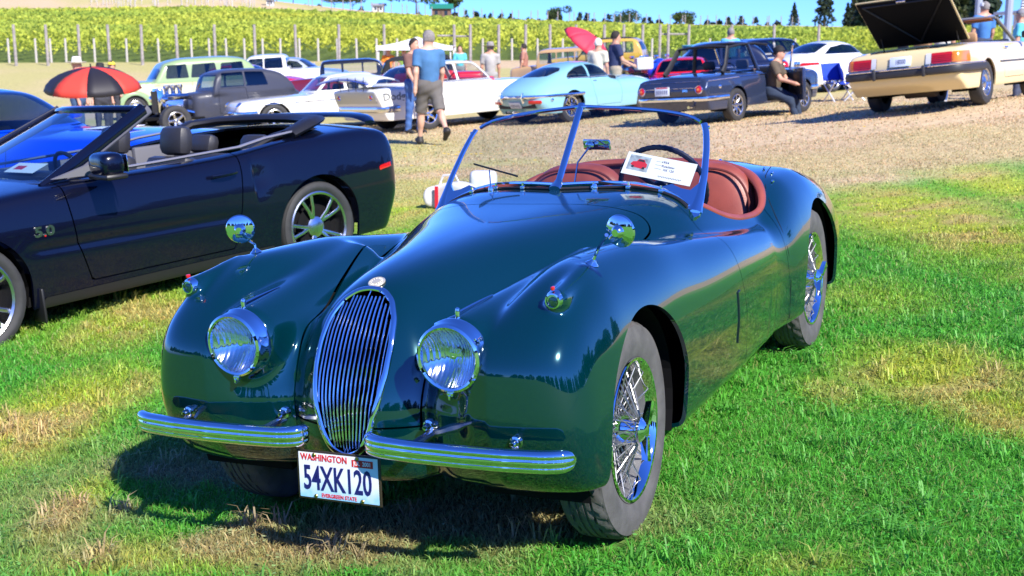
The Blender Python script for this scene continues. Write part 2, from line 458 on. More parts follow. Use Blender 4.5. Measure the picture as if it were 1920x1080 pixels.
REDLENS = mat('red_lens', (.5, .01, .01), .12, coat=1)
AMBER = mat('amber_lens', (.8, .2, .01), .12, coat=1)
WHITE = mat('white_card', (.8, .8, .8), .7)
REFLECT = mat('reflector_silver', (.95, .95, .97), .12, 1.0)
INK = mat('dark_blue_ink', (.01, .01, .12), .5)
REDINK = mat('red_ink', (.6, .02, .02), .5)
BLACKINK = mat('black_ink', (.02, .02, .02), .6)

def text_mesh(s, size, depth=.0008, bold=0.0, sx=1.0, align='CENTER'):
    cu = bpy.data.curves.new('lettering', 'FONT'); cu.body = s; cu.size = size; cu.extrude = depth; cu.offset = bold
    cu.align_x = align; cu.align_y = 'CENTER'; cu.resolution_u = 3
    ob = bpy.data.objects.new('lettering', cu); COL.objects.link(ob)
    dg = bpy.context.evaluated_depsgraph_get(); me = bpy.data.meshes.new_from_object(ob.evaluated_get(dg))
    bpy.data.objects.remove(ob)
    if sx != 1: me.transform(Matrix.Diagonal((sx, 1, 1, 1)))
    me.materials.clear(); return me
def lettering(name, s, size, mtl, parent, M, **k):
    me = text_mesh(s, size, **k); o = obj(name, me, mtl, parent); o.matrix_local = M; return o
def frame(o, xa, ya):
    """matrix with origin o, x axis xa, y axis ya"""
    xa = Vector(xa).normalized(); ya = Vector(ya); ya = (ya-xa*ya.dot(xa)).normalized(); za = xa.cross(ya)
    return Matrix([[xa[i], ya[i], za[i], o[i]] for i in range(3)]+[[0, 0, 0, 1]])

# ---------------------------------------------------------------- wheels (axle along y, outer face towards +y)
def tyre_mesh(r, wd, rim, n=48, grooves=False):
    h = wd/2; b = MB()
    prof = [(rim, -h*.72), (rim+.02*r, -h*.86), ((rim+r)/2, -h), (r*.955, -h*.86), (r*.99, -h*.66)]
    if grooves:
        for g in (-.42, -.14, .14, .42):
            prof += [(r*.998, h*(g-.06)), (r*.985, h*(g-.05)), (r*.985, h*(g+.05)), (r*.998, h*(g+.06))]
    else: prof += [(r, -h*.3), (r, h*.3)]
    prof += [(r*.99, h*.66), (r*.972, h*.80), (r*.96, h*.84), (r*.955, h*.80+h*.1), ((rim+r)/2+.1*(r-rim), h*1.0), ((rim+r)/2-.1*(r-rim), h*1.0), (rim+.02*r+.01, h*.9), (rim+.008, h*.84), (rim, h*.72)]
    b.lathe(prof, n, 'y')
    if grooves:   # tread blocks cut into both shoulders and the crown
        k = n
        for i, (rr_, hh_) in enumerate(prof):
            if rr_ > .985*r-.0005 and abs(hh_) > .30*h or (rr_ > .965*r and abs(hh_) > .6*h):
                for j in range(n):
                    if (j+(i % 3)) % 4 == 0:
                        v = b.V[i*k+j]; q = (rr_-.008)/rr_; b.V[i*k+j] = (v[0]*q, v[1], v[2]*q)
    return b.mesh('tyre', True, 40)
def wheel_root(parent, x, y, z, r, wd, rimr, side, tyre_me, tmat):
    o = obj('wheel', tyre_me, tmat, parent); o.location = (x, y, z)
    o.rotation_euler = (0, 0, 0 if side > 0 else math.pi); return o

_wm = {}
def wheel(parent, x, y, z, r=.31, wd=.18, rimr=.2, side=1, style='steel', rmat=None, tmat=None, steer=0):
    rmat = rmat or ALU; tmat = tmat or RUBBER2
    key = (round(r, 3), wd, rimr, style, rmat.name)
    if key not in _wm:
        d = {'tyre': tyre_mesh(r, wd, rimr, 40)}
        h = wd/2; b = MB()
        b.lathe([(rimr+.004, h*.72), (rimr+.012, h*.86), (rimr+.002, h*.9), (rimr-.012, h*.82), (rimr-.02, h*.3), (rimr-.03, -h*.4), (rimr-.01, -h*.7)], 40, 'y'); d['rim'] = b.mesh('rim')
        b = MB()
        if style in ('five', 'ten', 'mesh', 'minilite'):
            ns = {'five': 5, 'ten': 10, 'mesh': 12, 'minilite': 8}[style]
            for i in range(ns):
                for tw in ((-.20, .20) if style == 'ten' and i % 2 == 0 else (0,) if style != 'ten' else ()):
                    a = i*2*math.pi/ns; ca, sa = math.cos(a), math.sin(a)
                    a2 = a+tw; p0 = (.22*rimr*ca, h*.45, .22*rimr*sa); p1 = ((rimr-.015)*math.cos(a2), h*.62, (rimr-.015)*math.sin(a2))
                    pm = tuple((p0[k]+p1[k])/2+(0, .012, 0)[k] for k in range(3))
                    wsp = {'five': .042, 'ten': .0135, 'mesh': .013, 'minilite': .03}[style]*rimr/.2
                    b.tube([p0, pm, p1], [wsp, wsp*.75, wsp*.8], 8, flat=(1, .45), up=(0, 1, 0))
            b.lathe([(.0, h*.62), (.2*rimr, h*.6), (.3*rimr, h*.5), (.32*rimr, h*.2)], 20, 'y')
        elif style == 'disc':
            b.lathe([(0, h*.95), (.25*rimr, h*.93), (.4*rimr, h*.7), (.75*rimr, h*.6), (.9*rimr, h*.78), (rimr-.005, h*.7)], 32, 'y')
        elif style == 'wire':
            for i in range(36):
                a = i*2*math.pi/36; a2 = a+(.35 if i % 2 else -.35)
                b.tube([(.2*rimr*math.cos(a), h*(.75 if i % 4 < 2 else .2), .2*rimr*math.sin(a)), ((rimr-.012)*math.cos(a2), h*.45, (rimr-.012)*math.sin(a2))], .004, 4, cap=False)
            b.lathe([(0, h*1.15), (.12*rimr, h*1.1), (.2*rimr, h*.9), (.22*rimr, h*.1)], 16, 'y')
        elif style == 'benz':
            b.lathe([(0, h*.75), (.25*rimr, h*.72), (.45*rimr, h*.6), (.62*rimr, h*.75), (.92*rimr, h*.55)], 32, 'y')
            for i in range(15):
                a = i*2*math.pi/15; b.box((.76*rimr*math.cos(a), h*.68, .76*rimr*math.sin(a)), (.3*rimr, .02, .05*rimr*2), ry=-a)
        d['spokes'] = b.mesh('wheel_face')
        b = MB(); b.lathe([(0, 0), (rimr-.022, 0)], 24, 'y'); b.lathe([(rimr*.62, h*.3), (rimr*.6, h*.32), (.1, h*.32), (.0, h*.32)], 24, 'y'); d['back'] = b.mesh('brake_disc')
        _wm[key] = d
    d = _wm[key]
    o = wheel_root(parent, x, y, z, r, wd, rimr, side, d['tyre'], tmat)
    o.rotation_euler[2] += steer
    obj('rim', d['rim'], rmat, o); obj('wheel_face', d['spokes'], rmat, o); obj('brake_disc', d['back'], DARK, o)
    return o

# ================================================================ the green roadster
def build_roadster():
    root = empty('vintage_roadster', CARM)
    tag(root, 'dark green vintage open roadster with split windscreen and oval slatted grille, nearest the camera', 'car')
    # ---- body surface
    h_w = spl([-3.85, -3.7, -3.5, -3.1, -2.6, -2.1, -1.6, -1.1, -.8, -.4, 0, .2, .4, .6], [.10, .24, .36, .50, .615, .655, .648, .630, .582, .465, .335, .285, .235, .20], .06)
    h_z = spl([-3.85, -3.7, -3.4, -3.0, -2.6, -2.25, -1.8, -1.5, -1.15, -.8, -.4, 0, .2, .33, .45, .6], [.42, .55, .74, .885, .952, .970, .975, .98, .985, .966, .948, .92, .896, .868, .825, .74], .05)
    h_n = spl([-3.8, -2.6, -1.1, -.5, 0, .6], [2.5, 3.8, 4.2, 2.9, 2.35, 2.2], .08)
    h_x = spl([.1, .25, .39, .55, .70, .85, 1.0, 1.2], [.40, .50, .552, .535, .475, .378, .235, .0], .03)
    w_o = spl([-2.4, -1.9, -1.2, -.6, 0, .2, .36, .48, .56, .66], [.66, .745, .775, .784, .788, .788, .776, .765, .738, .67], .04)
    w_y = spl([-2.4, -1.9, -1.2, -.6, 0, .3, .66], [.085, .10, .118, .175, .198, .180, .165], .06)
    w_z = spl([-2.4, -1.9, -1.5, -1.1, -.62, -.25, .13, .36, .5, .6, .66], [.64, .715, .752, .80, .865, .912, .922, .890, .835, .77, .70], .05)
    r_o = spl([-3.85, -3.7, -3.5, -3.2, -2.8, -2.4, -2.1, -1.9, -1.7], [.42, .55, .655, .735, .785, .79, .775, .74, .68], .05)
    r_y = spl([-3.85, -3.2, -2.6, -2.0, -1.7], [.2, .235, .225, .16, .08], .05)
    r_z = spl([-3.85, -3.7, -3.37, -2.86, -2.5, -2.25, -2.05, -1.92, -1.8, -1.7], [.40, .54, .725, .855, .905, .895, .845, .765, .62, .40], .035)
    def side(dy, wy, z, zt, n, zc):
        h = np.maximum(zt-zc, .04); up = np.maximum(z-zc, 0); r = ((np.abs(dy)/wy)**n+(up/np.maximum(h, .05))**n)**(1/n)
        return (r-1)*np.minimum(wy, h)
    def F(x, y, z):
        ay = np.abs(y)
        # centre hull, nose of the grille shell leaning back
        n = h_n(x); zc = .52
        hull = side(ay, h_w(x), z, h_z(x), n, zc)
        nose = x-(h_x(z)-.9*ay**2)
        hull = smax(.022, hull, nose)
        # front wing
        yo = w_o(x)-.10*np.maximum(.48-z, 0)*1.0
        wy = w_y(x); wing = side(ay-(yo-wy), wy, z, w_z(x), 2.35, .50)
        wn = x-(.585-4.2*np.maximum(z-.66, 0)**2-1.6*np.maximum(.56-z, 0)**2-.25*np.maximum(ay-.5, 0)**1.5-.30*np.maximum(.5-ay, 0))
        wing = smax(.035, wing, wn)
        fade = np.maximum(-2.2-x, 0); wing = wing+fade*.6
        low = smax(.035, side(ay, np.minimum(w_o(x)-.02, .76), z, .72+0*x, 2.6, .3), x-(.525-.5*np.maximum(.42-z, 0)-.20*np.maximum(ay-.45, 0)-.8*np.maximum(z-.52, 0)**1.3-.075*np.exp(-((ay-.205)/.07)**2)))
        low = np.maximum(low+.35*np.maximum(-x-.02, 0)**1.3, -x-.6)
        # headlamp pods
        pod = rcone(x, ay, z, (.48, .382, .710), (-.28, .455, .805), .107, .075)
        pod = smax(.01, pod, x-.525)
        sl = rcone(x, ay, z, (.405, .657, .856), (.18, .65, .895), .032, .008)
        rear = side(ay-(r_o(x)-.06*np.maximum(.5-z, 0)-r_y(x)), r_y(x), z, r_z(x), 2.3, .42)
        rear = rear+np.maximum(x+1.62, 0)
        f = smin(.016, hull, wing)
        f = smin(.022, f, pod)
        f = smin(.012, f, sl)
        f = smin(.022, f, rear)
        f = smin(.035, f, low)
        bot = .275-.04*np.clip(-x, 0, .4)/.4-z+.10*np.maximum(-2.9-x, 0)
        f = smax(.022, f, bot)
        f = smax(.04, f, -3.80-x)
        return f
    m = iso(F, (-3.92, -.86, .18), (.68, .86, 1.04), .0145)
    m = (m[0], m[1])
    # underside away, wheel arches
    _, m = split(m, lambda x, y, z: .262-.04*np.clip(-x, 0, .4)/.4+.10*np.maximum(-2.9-x, 0)-z)
    archf = lambda x, y, z: np.maximum(np.sqrt((x+.01)**2+(np.maximum(z, .37)-.37)**2*1.0)-.380, .42-np.abs(y))
    archr = lambda x, y, z: np.maximum(np.sqrt((x+2.575)**2+(np.maximum(z, .37)-.37)**2)-.385, .42-np.abs(y))
    m, _ = split(m, archf); m, _ = split(m, archr)
    # grille opening (front view)
    GP = [(0, .852), (.045, .846), (.084, .822), (.112, .775), (.123, .71), (.122, .635), (.108, .55), (.082, .46), (.05, .40), (0, .378)]
    GP = GP+[(-a, b) for a, b in GP[-2:0:-1]]
    gr = lambda x, y, z: np.where(x > .1, polysd(y, z, GP, .004), 1.0)
    m, _ = split(m, gr)
    gl = loops(m, lambda c: (np.abs(c[:, 1]) < .16) & (c[:, 0] > .1) & (c[:, 2] > .34))[0]
    # cockpit opening, cut by a curve seen from the side
    Rz = spl([-2.60, -2.25, -2.12, -2.0, -1.85, -1.65, -1.45, -1.3, -1.2, -1.1], [.86, .86, .83, .792, .775, .787, .825, .885, .95, 1.10], .02)
    def ck(x, y, z):
        pl = ((np.abs(y)/.68)**2.6+(np.maximum(-1.70-x, 0)/.62)**2.6)**(1/2.6)*.6-.6
        return np.where((x > -2.59) & (x < -1.11), smax(.02, Rz(x)-z, pl), 1.0)
    m, _ = split(m, ck)
    cl = loops(m, lambda c: (c[:, 0] > -2.55) & (c[:, 0] < -1.12) & (c[:, 2] > .7) & (np.abs(c[:, 1]) < .70))[0]
    m, _ = split(m, lambda x, y, z: np.where(x > .3, np.sqrt((np.abs(y)-.382)**2+(z-.712)**2)-.092, 1.0))
    # bonnet
    bw = spl([-.95, -.9, -.8, -.5, 0, .45, .7], [.30, .42, .515, .475, .345, .235, .21], .02)
    bon_ = lambda x, y, z: np.maximum(np.abs(y)-bw(x), np.maximum(-.84-x, .60-z))
    def bsd(x, y, z):
        f = smax(.02, np.abs(y)-bw(x), -.80-.25*y*y-x); return np.maximum(f, .47-z)
    s = bsd(m[0][:, 0], m[0][:, 1], m[0][:, 2])
    body, _ = split(m, s-.0032); _, bonnet = split(m, s+.0032)
    # doors (each side)
    def dsd(x, y, z):
        xf = -1.085-.19*(np.maximum(.8-z, 0))/.55+ .10*np.clip(z-.8, -1, .2)*-1.0
        xr = -1.915-.10*np.maximum(.72-z, 0)
        return np.maximum(np.maximum(x-xf, xr-x), .235-z)
    doors = []
    for sg in (1, -1):
        q = dsd(*body[0].T); far = np.where(body[0][:, 1]*sg > .3, q, 1.0)
        far2 = np.where(body[0][:, 1]*sg > .3, q, -1.0)
        _, d = split(body, np.where(body[0][:, 1]*sg > .3, q+.002, 1.0))
        body, _ = split(body, far-.002)
        doors.append(d)
    put('body', body, GREEN, root, F, .014)
    put('bonnet', bonnet, GREEN, root, F, .010)
    for d in doors: put('door', d, GREEN, root, F, .012)
    def surf(p, d, far=1.0):
        """march from p along d to the body surface"""
        p = np.array(p, float); d = np.array(d, float); d /= np.linalg.norm(d); t = np.linspace(0, far, 400)
        f = F(p[0]+d[0]*t, p[1]+d[1]*t, p[2]+d[2]*t); i = np.argmax(f < 0)
        if i == 0: return p+d*far
        u = t[i-1]+(t[i]-t[i-1])*f[i-1]/(f[i-1]-f[i]); return p+d*u
    def nrm(p): g = grad(F, np.array([p]))[0]; return g/np.linalg.norm(g)
    # arch liners and underside
    for xc, r in ((-.01, .40), (-2.575, .41)):
        for sg in (1, -1):
            b = MB(); n = 20; V = []; Fc = []
            for k in range(n+1):
                a = math.pi*(-.12+1.24*k/n); 
                for yy in (.36, .715): V.append((xc+r*.99*math.cos(a), sg*yy, .37+r*.99*math.sin(a)*.96))
            for k in range(n): Fc.append((2*k, 2*k+1, 2*k+3, 2*k+2))
            V.append((xc, sg*.36, .3)); Fc += [(2*k, 2*k+2, len(V)-1) for k in range(n)]
            b.add(V, Fc); b.build('wheel_well', DARK, root, smooth=False)
    b = MB(); b.box((-1.28, 0, .30), (1.7, 1.30, .06)); b.build('floor_pan', DARK, root, smooth=False)
    b = MB(); b.box((-.50, 0, .50), (.9, .56, .45)); b.build('engine', DARK, root, smooth=False)
    # axle
    MB().tube([(0, -.6, .33), (0, .6, .33)], .03).build('axle', DARK, root); MB().tube([(-2.59, -.6, .34), (-2.59, .6, .34)], .045).build('axle', DARK, root)
    # ---- grille: chrome surround and bars
    L = resample(gl[0], .012, True, 2); up = grad(F, L)
    MB().tube(L+up/np.linalg.norm(up, axis=1)[:, None]*.002, .0085, 10, True, flat=(1.15, .9), up=up).build('grille_surround', CHROME, root)
    nb = 15
    for i in range(nb):
        u = (i-(nb-1)/2)/((nb-1)/2); y0 = u*.108; pts = []
        for z in np.linspace(.385, .85, 26):
            yy = y0*(1-.34*np.clip((.62-z)/.24, 0, 1)**1.5 - .12*np.clip((z-.745)/.1, 0, 1))
            if polysd(np.array([yy]), np.array([z]), GP)[0] < -.001:
                p = surf((.9, yy, z), (-1, 0, 0), 1.2); pts.append(p-np.array([.012, 0, 0]))
        if len(pts) > 3: MB().tube(resample(pts, .025, False), .0052, 8, flat=(.62, 1.9), up=(1, 0, 0)).build('grille_bar', CHROME, root)
    b = MB();  b.box((.24, 0, .58), (.012, .22, .40)); b.build('radiator', DARK, root, smooth=False)
    # badge on the bonnet
    p = surf((.315, 0, 1.2), (0, 0, -1)); n = nrm(p)
    M = frame(p+n*.001, (0, 1, 0), np.cross(n, (0, 1, 0)))
    o = MB().lathe([(0, .007), (.014, .0065), (.0145, .0045), (.0225, .004), (.026, .006), (.028, .004), (.028, 0)], 28).build('bonnet_badge', mat('old_silver', (.75, .68, .52), .3, .6), root); o.matrix_local = M
    MB().lathe([(.0150, .0052), (.0220, .0048)], 28).build('badge_ring', mat('badge_cream', (.8, .75, .62), .4), o)
    for k in range(14):
        a = k*2*math.pi/14
        if k % 7 == 3: continue
        MB().box((.0185*math.cos(a), .0185*math.sin(a), .0052), (.0035, .0028, .001), rz=a).build('badge_letter', BLACKINK, o, smooth=False)
    # ---- wire wheels
    tm = tyre_mesh(.350, .165, .222, 120, True)
    h = .0825; rim = MB(); rim.lathe([(.224, h*.80), (.234, h*.90), (.232, h*.95), (.222, h*.93), (.214, h*.80), (.208, h*.55)], 64, 'y')
    barrel = MB().lathe([(.208, h*.55), (.205, h*.3), (.196, -.02), (.205, -h*.8)], 64, 'y').mesh('rim_barrel')
    rim = rim.mesh('rim'); drum = MB(); drum.lathe([(.0, .0), (.15, .0), (.16, -.01), (.16, -.05)], 32, 'y'); drum = drum.mesh('brake_drum')
    hub = MB(); hub.lathe([(.062, -.03), (.060, .02), (.048, .05), (.038, .088), (.046, .092), (.046, .10), (.030, .112), (.018, .118), (0, .12)], 28, 'y'); hub = hub.mesh('hub')
    ear = MB()
    for s2 in (1, -1):
        ear.add(*[[(s2*x_, y_, z_) for x_, y_, z_ in ((.02, .098, -.016), (.02, .098, .016), (.02, .122, -.012), (.02, .122, .012), (.092, .112, -.024), (.092, .112, .024), (.096, .130, -.019), (.096, .130, .019))], [(0, 1, 3, 2), (4, 6, 7, 5), (0, 2, 6, 4), (1, 5, 7, 3), (2, 3, 7, 6), (0, 4, 5, 1)]])
    ear = ear.mesh('spinner')
    for (x, sg, st) in ((0, 1, .035), (0, -1, .035), (-2.59, 1, 0), (-2.59, -1, 0)):
        wy = .648 if x == 0 else .645
        o = obj('wheel', tm, RUBBER, root); o.location = (x, sg*wy, .349); o.rotation_euler = (0, 0, (0 if sg > 0 else math.pi)+st)
        obj('rim', rim, CHROME, o); obj('rim_barrel', barrel, mat('barrel_grey', (.30, .30, .31), .45, .7) if 'barrel_grey' not in bpy.data.materials else bpy.data.materials['barrel_grey'], o); obj('brake_drum', drum, DARK, o); obj('hub', hub, CHROME, o)
        e = obj('spinner', ear, CHROME, o); e.rotation_euler = (0, R(70 if x == 0 else 40), 0)
        # laced spokes: outer and inner rows
        for row, (r0, y0, r1, y1, off, cnt) in enumerate(((.040, .085, .205, .018, .42, 32), (.050, .015, .212, .060, .30, 32))):
            a = off; p0 = Vector((r0, y0, 0)); p1 = Vector((r1*math.cos(a), y1, r1*math.sin(a)))
            for s2 in (1, -1):
                key = ('spk', row, s2)
                if key not in _wm:
                    _wm[key] = MB().tube([p0, Vector((p1.x, p1.y, s2*p1.z))], .0021, 5, cap=False).mesh('spoke')
                for k in range(cnt//2):
                    q = obj('spoke', _wm[key], SPOKE, o); q.rotation_euler = (0, (k+.25*s2+row*.5)*2*math.pi/(cnt/2), 0)
    # ---- headlamps
    fl = MB(); fl.lathe([(0, .020), (.03, .0185), (.06, .014), (.08, .006), (.0885, -.002)], 40, 'x'); fl = fl.mesh('lamp_lens')
    rf = MB(); rf.lathe([(0, -.075), (.02, -.072), (.045, -.055), (.07, -.03), (.088, -.004)], 40, 'x'); rf = rf.mesh('reflector')
    rg = MB(); rg.lathe([(.087, -.004), (.088, .004), (.094, .007), (.101, .002), (.104, -.008), (.104, -.030), (.108, -.036), (.108, -.050)], 48, 'x'); rg = rg.mesh('lamp_rim')
    bu = MB(); bu.lathe([(0, -.03), (.012, -.033), (.016, -.045), (.012, -.07)], 16, 'x'); bu = bu.mesh('bulb_shield')
    # fluted glass in the upper half
    fb = MB()
    for k in range(25):
        yy = (k-12)*.0062; top = math.sqrt(max(.083**2-yy*yy, 0)); 
        if top > .03: fb.tube([(.012-yy*yy*1.5-(top*.97)**2*1.5, yy, top*.95), (.016-yy*yy*1.5, yy, max(.012, top*.30))], .0019, 4)
    fb = fb.mesh('lens_flutes')
    HL = Vector((.572, .382, .708))
    for sg in (1, -1):
        RF2 = bpy.data.materials.get('fluted_reflector')
        if RF2 is None:
            RF2 = mat('fluted_reflector', (.95, .95, .97), .10, 1.0); t_ = RF2.node_tree; b_ = t_.nodes['Principled BSDF']; tc_ = t_.nodes.new('ShaderNodeTexCoord')
            wv = t_.nodes.new('ShaderNodeTexWave'); wv.bands_direction = 'Y'; wv.inputs['Scale'].default_value = 26; t_.links.new(tc_.outputs['Object'], wv.inputs['Vector'])
            sx_ = t_.nodes.new('ShaderNodeSeparateXYZ'); t_.links.new(tc_.outputs['Object'], sx_.inputs[0]); mr_ = t_.nodes.new('ShaderNodeMapRange'); mr_.inputs[1].default_value = -.02; mr_.inputs[2].default_value = .02; mr_.inputs[3].default_value = .15; t_.links.new(sx_.outputs['Z'], mr_.inputs[0])
            mm = t_.nodes.new('ShaderNodeMath'); mm.operation = 'MULTIPLY'; t_.links.new(wv.outputs['Fac'], mm.inputs[0]); t_.links.new(mr_.outputs[0], mm.inputs[1])
            bp_ = t_.nodes.new('ShaderNodeBump'); bp_.inputs['Strength'].default_value = 1; bp_.inputs['Distance'].default_value = .003; t_.links.new(mm.outputs[0], bp_.inputs['Height']); t_.links.new(bp_.outputs[0], b_.inputs['Normal'])
        o = obj('headlamp', rg, CHROME, root); o.location = (HL.x, sg*HL.y, HL.z); o.rotation_euler = (0, R(2), sg*R(1))
        obj('reflector', rf, RF2, o); obj('lens', fl, LENS, o); obj('lens_flutes', fb, LENS, o); obj('bulb_shield', bu, CHROME, o)
        MB().box((.0, 0, -.105), (.016, .022, .014), bev=.004).box((.004, 0, -.113), (.02, .008, .016), bev=.003).build('rim_clip', CHROME, o)
        # chrome spear on top of the pod
        pts = []; rr = []
        for k in range(14):
            x = .50-k*.016; p = surf((x, sg*(.384+.01*k/13), 1.1), (0, 0, -1)); pts.append(p+np.array([0, 0, .003])); rr.append(.0115*(1-k/13.5)**.6+.001)
        MB().tube(pts, rr, 8, flat=(.55, 1.0)).build('lamp_spear', CHROME, root)
        p = np.array(pts[0])+[.0, 0, .008]; MB().lathe([(0, .018), (.006, .014), (.009, .004), (.007, -.006), (.009, -.014)], 12, c=tuple(p)).build('spear_finial', CHROME, root)
        # side lamp on the wing
        s = MB(); s.lathe([(.0, .012), (.008, .0115), (.0085, .009), (.013, .0085), (.0135, .006), (.019, .004)], 24, 'x').lathe([(.004, .0125), (.0, .013)], 12, 'x')
        o = s.build('side_lamp', LENS, root); o.location = (.432, sg*.657, .858); o.rotation_euler = (0, 0, sg*R(2))
        MB().lathe([(.018, .003), (.019, .006), (.023, .005), (.0265, -.004), (.029, -.02)], 28, 'x').build('lamp_rim', CHROME, o)
        MB().lathe([(0, .001), (.019, .001)], 20, 'x').build('reflector', REFLECT, o)
        MB().box((-.004, 0, .0355), (.016, .009, .012), bev=.003).build('red_telltale', REDLENS, o)
    # ---- quarter bumpers with three ribs
    for sg in (1, -1):
        path = []
        key = [(.575, .136), (.608, .117), (.634, .132), (.650, .18), (.660, .3), (.662, .45), (.656, .58), (.640, .70), (.622, .745), (.590, .772)]
        KP = resample([(a, b, 0) for a, b in key], .012, False, 3); n = len(KP)
        T = np.gradient(KP, axis=0); T /= np.linalg.norm(T, axis=1)[:, None]; N = np.stack([T[:, 1], -T[:, 0], 0*T[:, 0]], 1)
        H = .0335; prof = []
        for t in np.linspace(-1, 1, 29):
            o_ = .015*math.sqrt(max(0, 1-abs(t)**3.5))+.0036*abs(math.cos(t*math.pi*1.5))**.7*(1-abs(t)**6); prof.append((o_, t*H))
        prof += [(-.006, H*.98), (-.006, -H*.98)]; V = []; k_ = len(prof)
        for i in range(n):
            e = min(1, min(i, n-1-i)/4); e = .25+.75*math.sqrt(1-(1-e)**2)
            for (a, z) in prof:
                q = KP[i]+N[i]*a*e; V.append((q[0], sg*q[1], .450+z*e))
        Fc = [(i*k_+j, i*k_+(j+1) % k_, (i+1)*k_+(j+1) % k_, (i+1)*k_+j) for i in range(n-1) for j in range(k_)]+[tuple(range(k_)), tuple((n-1)*k_+j for j in range(k_))]
        b = MB(); b.add(V, Fc); o = b.build('bumper', CHROME, root, auto=60)
        for yy in (.262, .585):
            p = surf((.8, sg*yy, .478), (-1, 0, 0)); q = MB()
            q.lathe([(0, .034), (.008, .032), (.012, .022), (.012, .012), (.018, .01), (.021, 0)], 20, 'x').build('bumper_bolt', CHROME, root).location = tuple(p)
        MB().tube([(.50, sg*.27, .455), (.650, sg*.27, .452)], .014).build('bumper_bracket', DULLCHROME, root); MB().tube([(.48, sg*.585, .455), (.645, sg*.585, .452)], .014).build('bumper_bracket', DULLCHROME, root)
    # ---- licence plate
    pc = Vector((.615, 0, .327)); M = frame(pc, (0, 1, 0), (-.06, 0, 1)) @ Matrix.Scale(.95, 4); pl = empty('licence_plate', M, root)
    MB().box((0, 0, -.003), (.316, .163, .006), bev=.004).build('plate_frame', mat('plate_frame_brown', (.06, .045, .03), .4, .5), pl)
    m_, t, b_, o_ = nodes('washington_plate'); tc = t.nodes.new('ShaderNodeTexCoord'); sp = t.nodes.new('ShaderNodeSeparateXYZ'); t.links.new(tc.outputs['Object'], sp.inputs[0])
    nz = t.nodes.new('ShaderNodeTexNoise'); nz.inputs['Scale'].default_value = 22; t.links.new(tc.outputs['Object'], nz.inputs['Vector'])
    ad = t.nodes.new('ShaderNodeMath'); ad.operation = 'MULTIPLY_ADD'; ad.inputs[1].default_value = .09; t.links.new(nz.outputs[0], ad.inputs[0]); t.links.new(sp.outputs['Y'], ad.inputs[2])
    rp = t.nodes.new('ShaderNodeValToRGB'); mr = t.nodes.new('ShaderNodeMapRange'); mr.inputs[1].default_value = -.06; mr.inputs[2].default_value = .11
    t.links.new(ad.outputs[0], mr.inputs[0]); t.links.new(mr.outputs[0], rp.inputs[0]); t.links.new(rp.outputs[0], b_.inputs['Base Color'])
    e = rp.color_ramp.elements; e[0].color = (.22, .55, .80, 1); e[0].position = .1; e[1].color = (.80, .82, .88, 1); e[1].position = .62; b_.inputs['Roughness'].default_value = .35
    MB().box((0, 0, .0008), (.298, .148, .0016)).build('plate_face', m_, pl, smooth=False)
    lettering('plate_number', '54XK120', .112, INK, pl, Matrix.Translation((-.004, -.012, .002)), depth=.0012, bold=.0016, sx=.60)
    lettering('plate_state', 'WASHINGTON', .030, REDINK, pl, Matrix.Translation((-.052, .058, .002)), bold=.0006, sx=.86)
    lettering('plate_motto', 'EVERGREEN STATE', .018, REDINK, pl, Matrix.Translation((.0, -.064, .002)), bold=.0002, sx=.88)
    st = MB().box((0, 0, 0), (.078, .023, .0008)).build('date_sticker', mat('sticker_red', (.6, .02, .02), .5), pl, smooth=False, loc=(.093, .053, .0022))
    lettering('sticker_text', 'JUL  2001', .019, WHITE, st, Matrix.Translation((0, 0, .0007)), bold=.0003, sx=.86, depth=.0003)
    for x, y in ((-.088, .068), (.075, .070), (-.088, -.068), (.088, -.068)):
        MB().lathe([(0, .006), (.005, .005), (.007, .002)], 10, c=(x, y, .001)).build('screw', mat('brass_screw', (.5, .35, .12), .3, 1), pl)
    MB().box((.56, 0, .33), (.11, .05, .02)).build('plate_bracket', DARK, root, smooth=False)
    # ---- wing mirrors
    for sg, bs, c in ((1, (.127, .655), (.235, .790, 1.028)), (-1, (.115, -.615), (.205, -.603, 1.015))):
        p = surf((bs[0], bs[1], 1.2), (0, 0, -1)); n = nrm(p); c = Vector(c); o = MB()
        o.lathe([(0, .016), (.008, .014), (.012, .008), (.019, .003), (.021, 0)], 20)
        o = o.build('mirror_base', CHROME, root); o.matrix_local = frame(p, np.cross((0, 1, 0), n), np.cross(n, np.cross((0, 1, 0), n)))
        back = c+Vector((.030, -.028*sg, -.006))
        MB().tube([p+n*.008, p+n*.03, Vector(p)*.5+back*.5+Vector((0, 0, .008)), back], [.0055, .005, .005, .006], 10).build('mirror_stalk', CHROME, root)
        d = MB(); d.lathe([(0, .030), (.014, .029), (.022, .020), (.026, .008), (.045, .004), (.058, -.002), (.062, -.009), (.060, -.012)], 40, 'x')
        o = d.build('mirror', CHROME, root); o.location = c; o.scale = (.8, .8, .8); o.rotation_euler = (0, R(4), R(-12)*sg if sg > 0 else R(28))
        MB().lathe([(0, -.012), (.060, -.012)], 40, 'x').build('mirror_glass', REFLECT, o, smooth=False)
    # ---- windscreen
    ws = empty('windscreen', None, root)
    O = [(-1.126, 0, 1.000), (-1.155, .12, 1.003), (-1.178, .22, 1.001), (-1.197, .33, .992), (-1.200, .424, .970), (-1.186, .506, .936), (-1.165, .548, .906)]
    S = [(-1.151, .572, .885), (-1.200, .577, .935), (-1.274, .575, 1.017), (-1.364, .560, 1.116), (-1.425, .542, 1.185), (-1.448, .527, 1.214)]
    Tt = [(-1.453, .515, 1.222), (-1.459, .50, 1.236), (-1.466, .45, 1.252), (-1.461, .344, 1.272), (-1.444, .207, 1.289), (-1.425, .10, 1.298), (-1.411, 0, 1.305)]
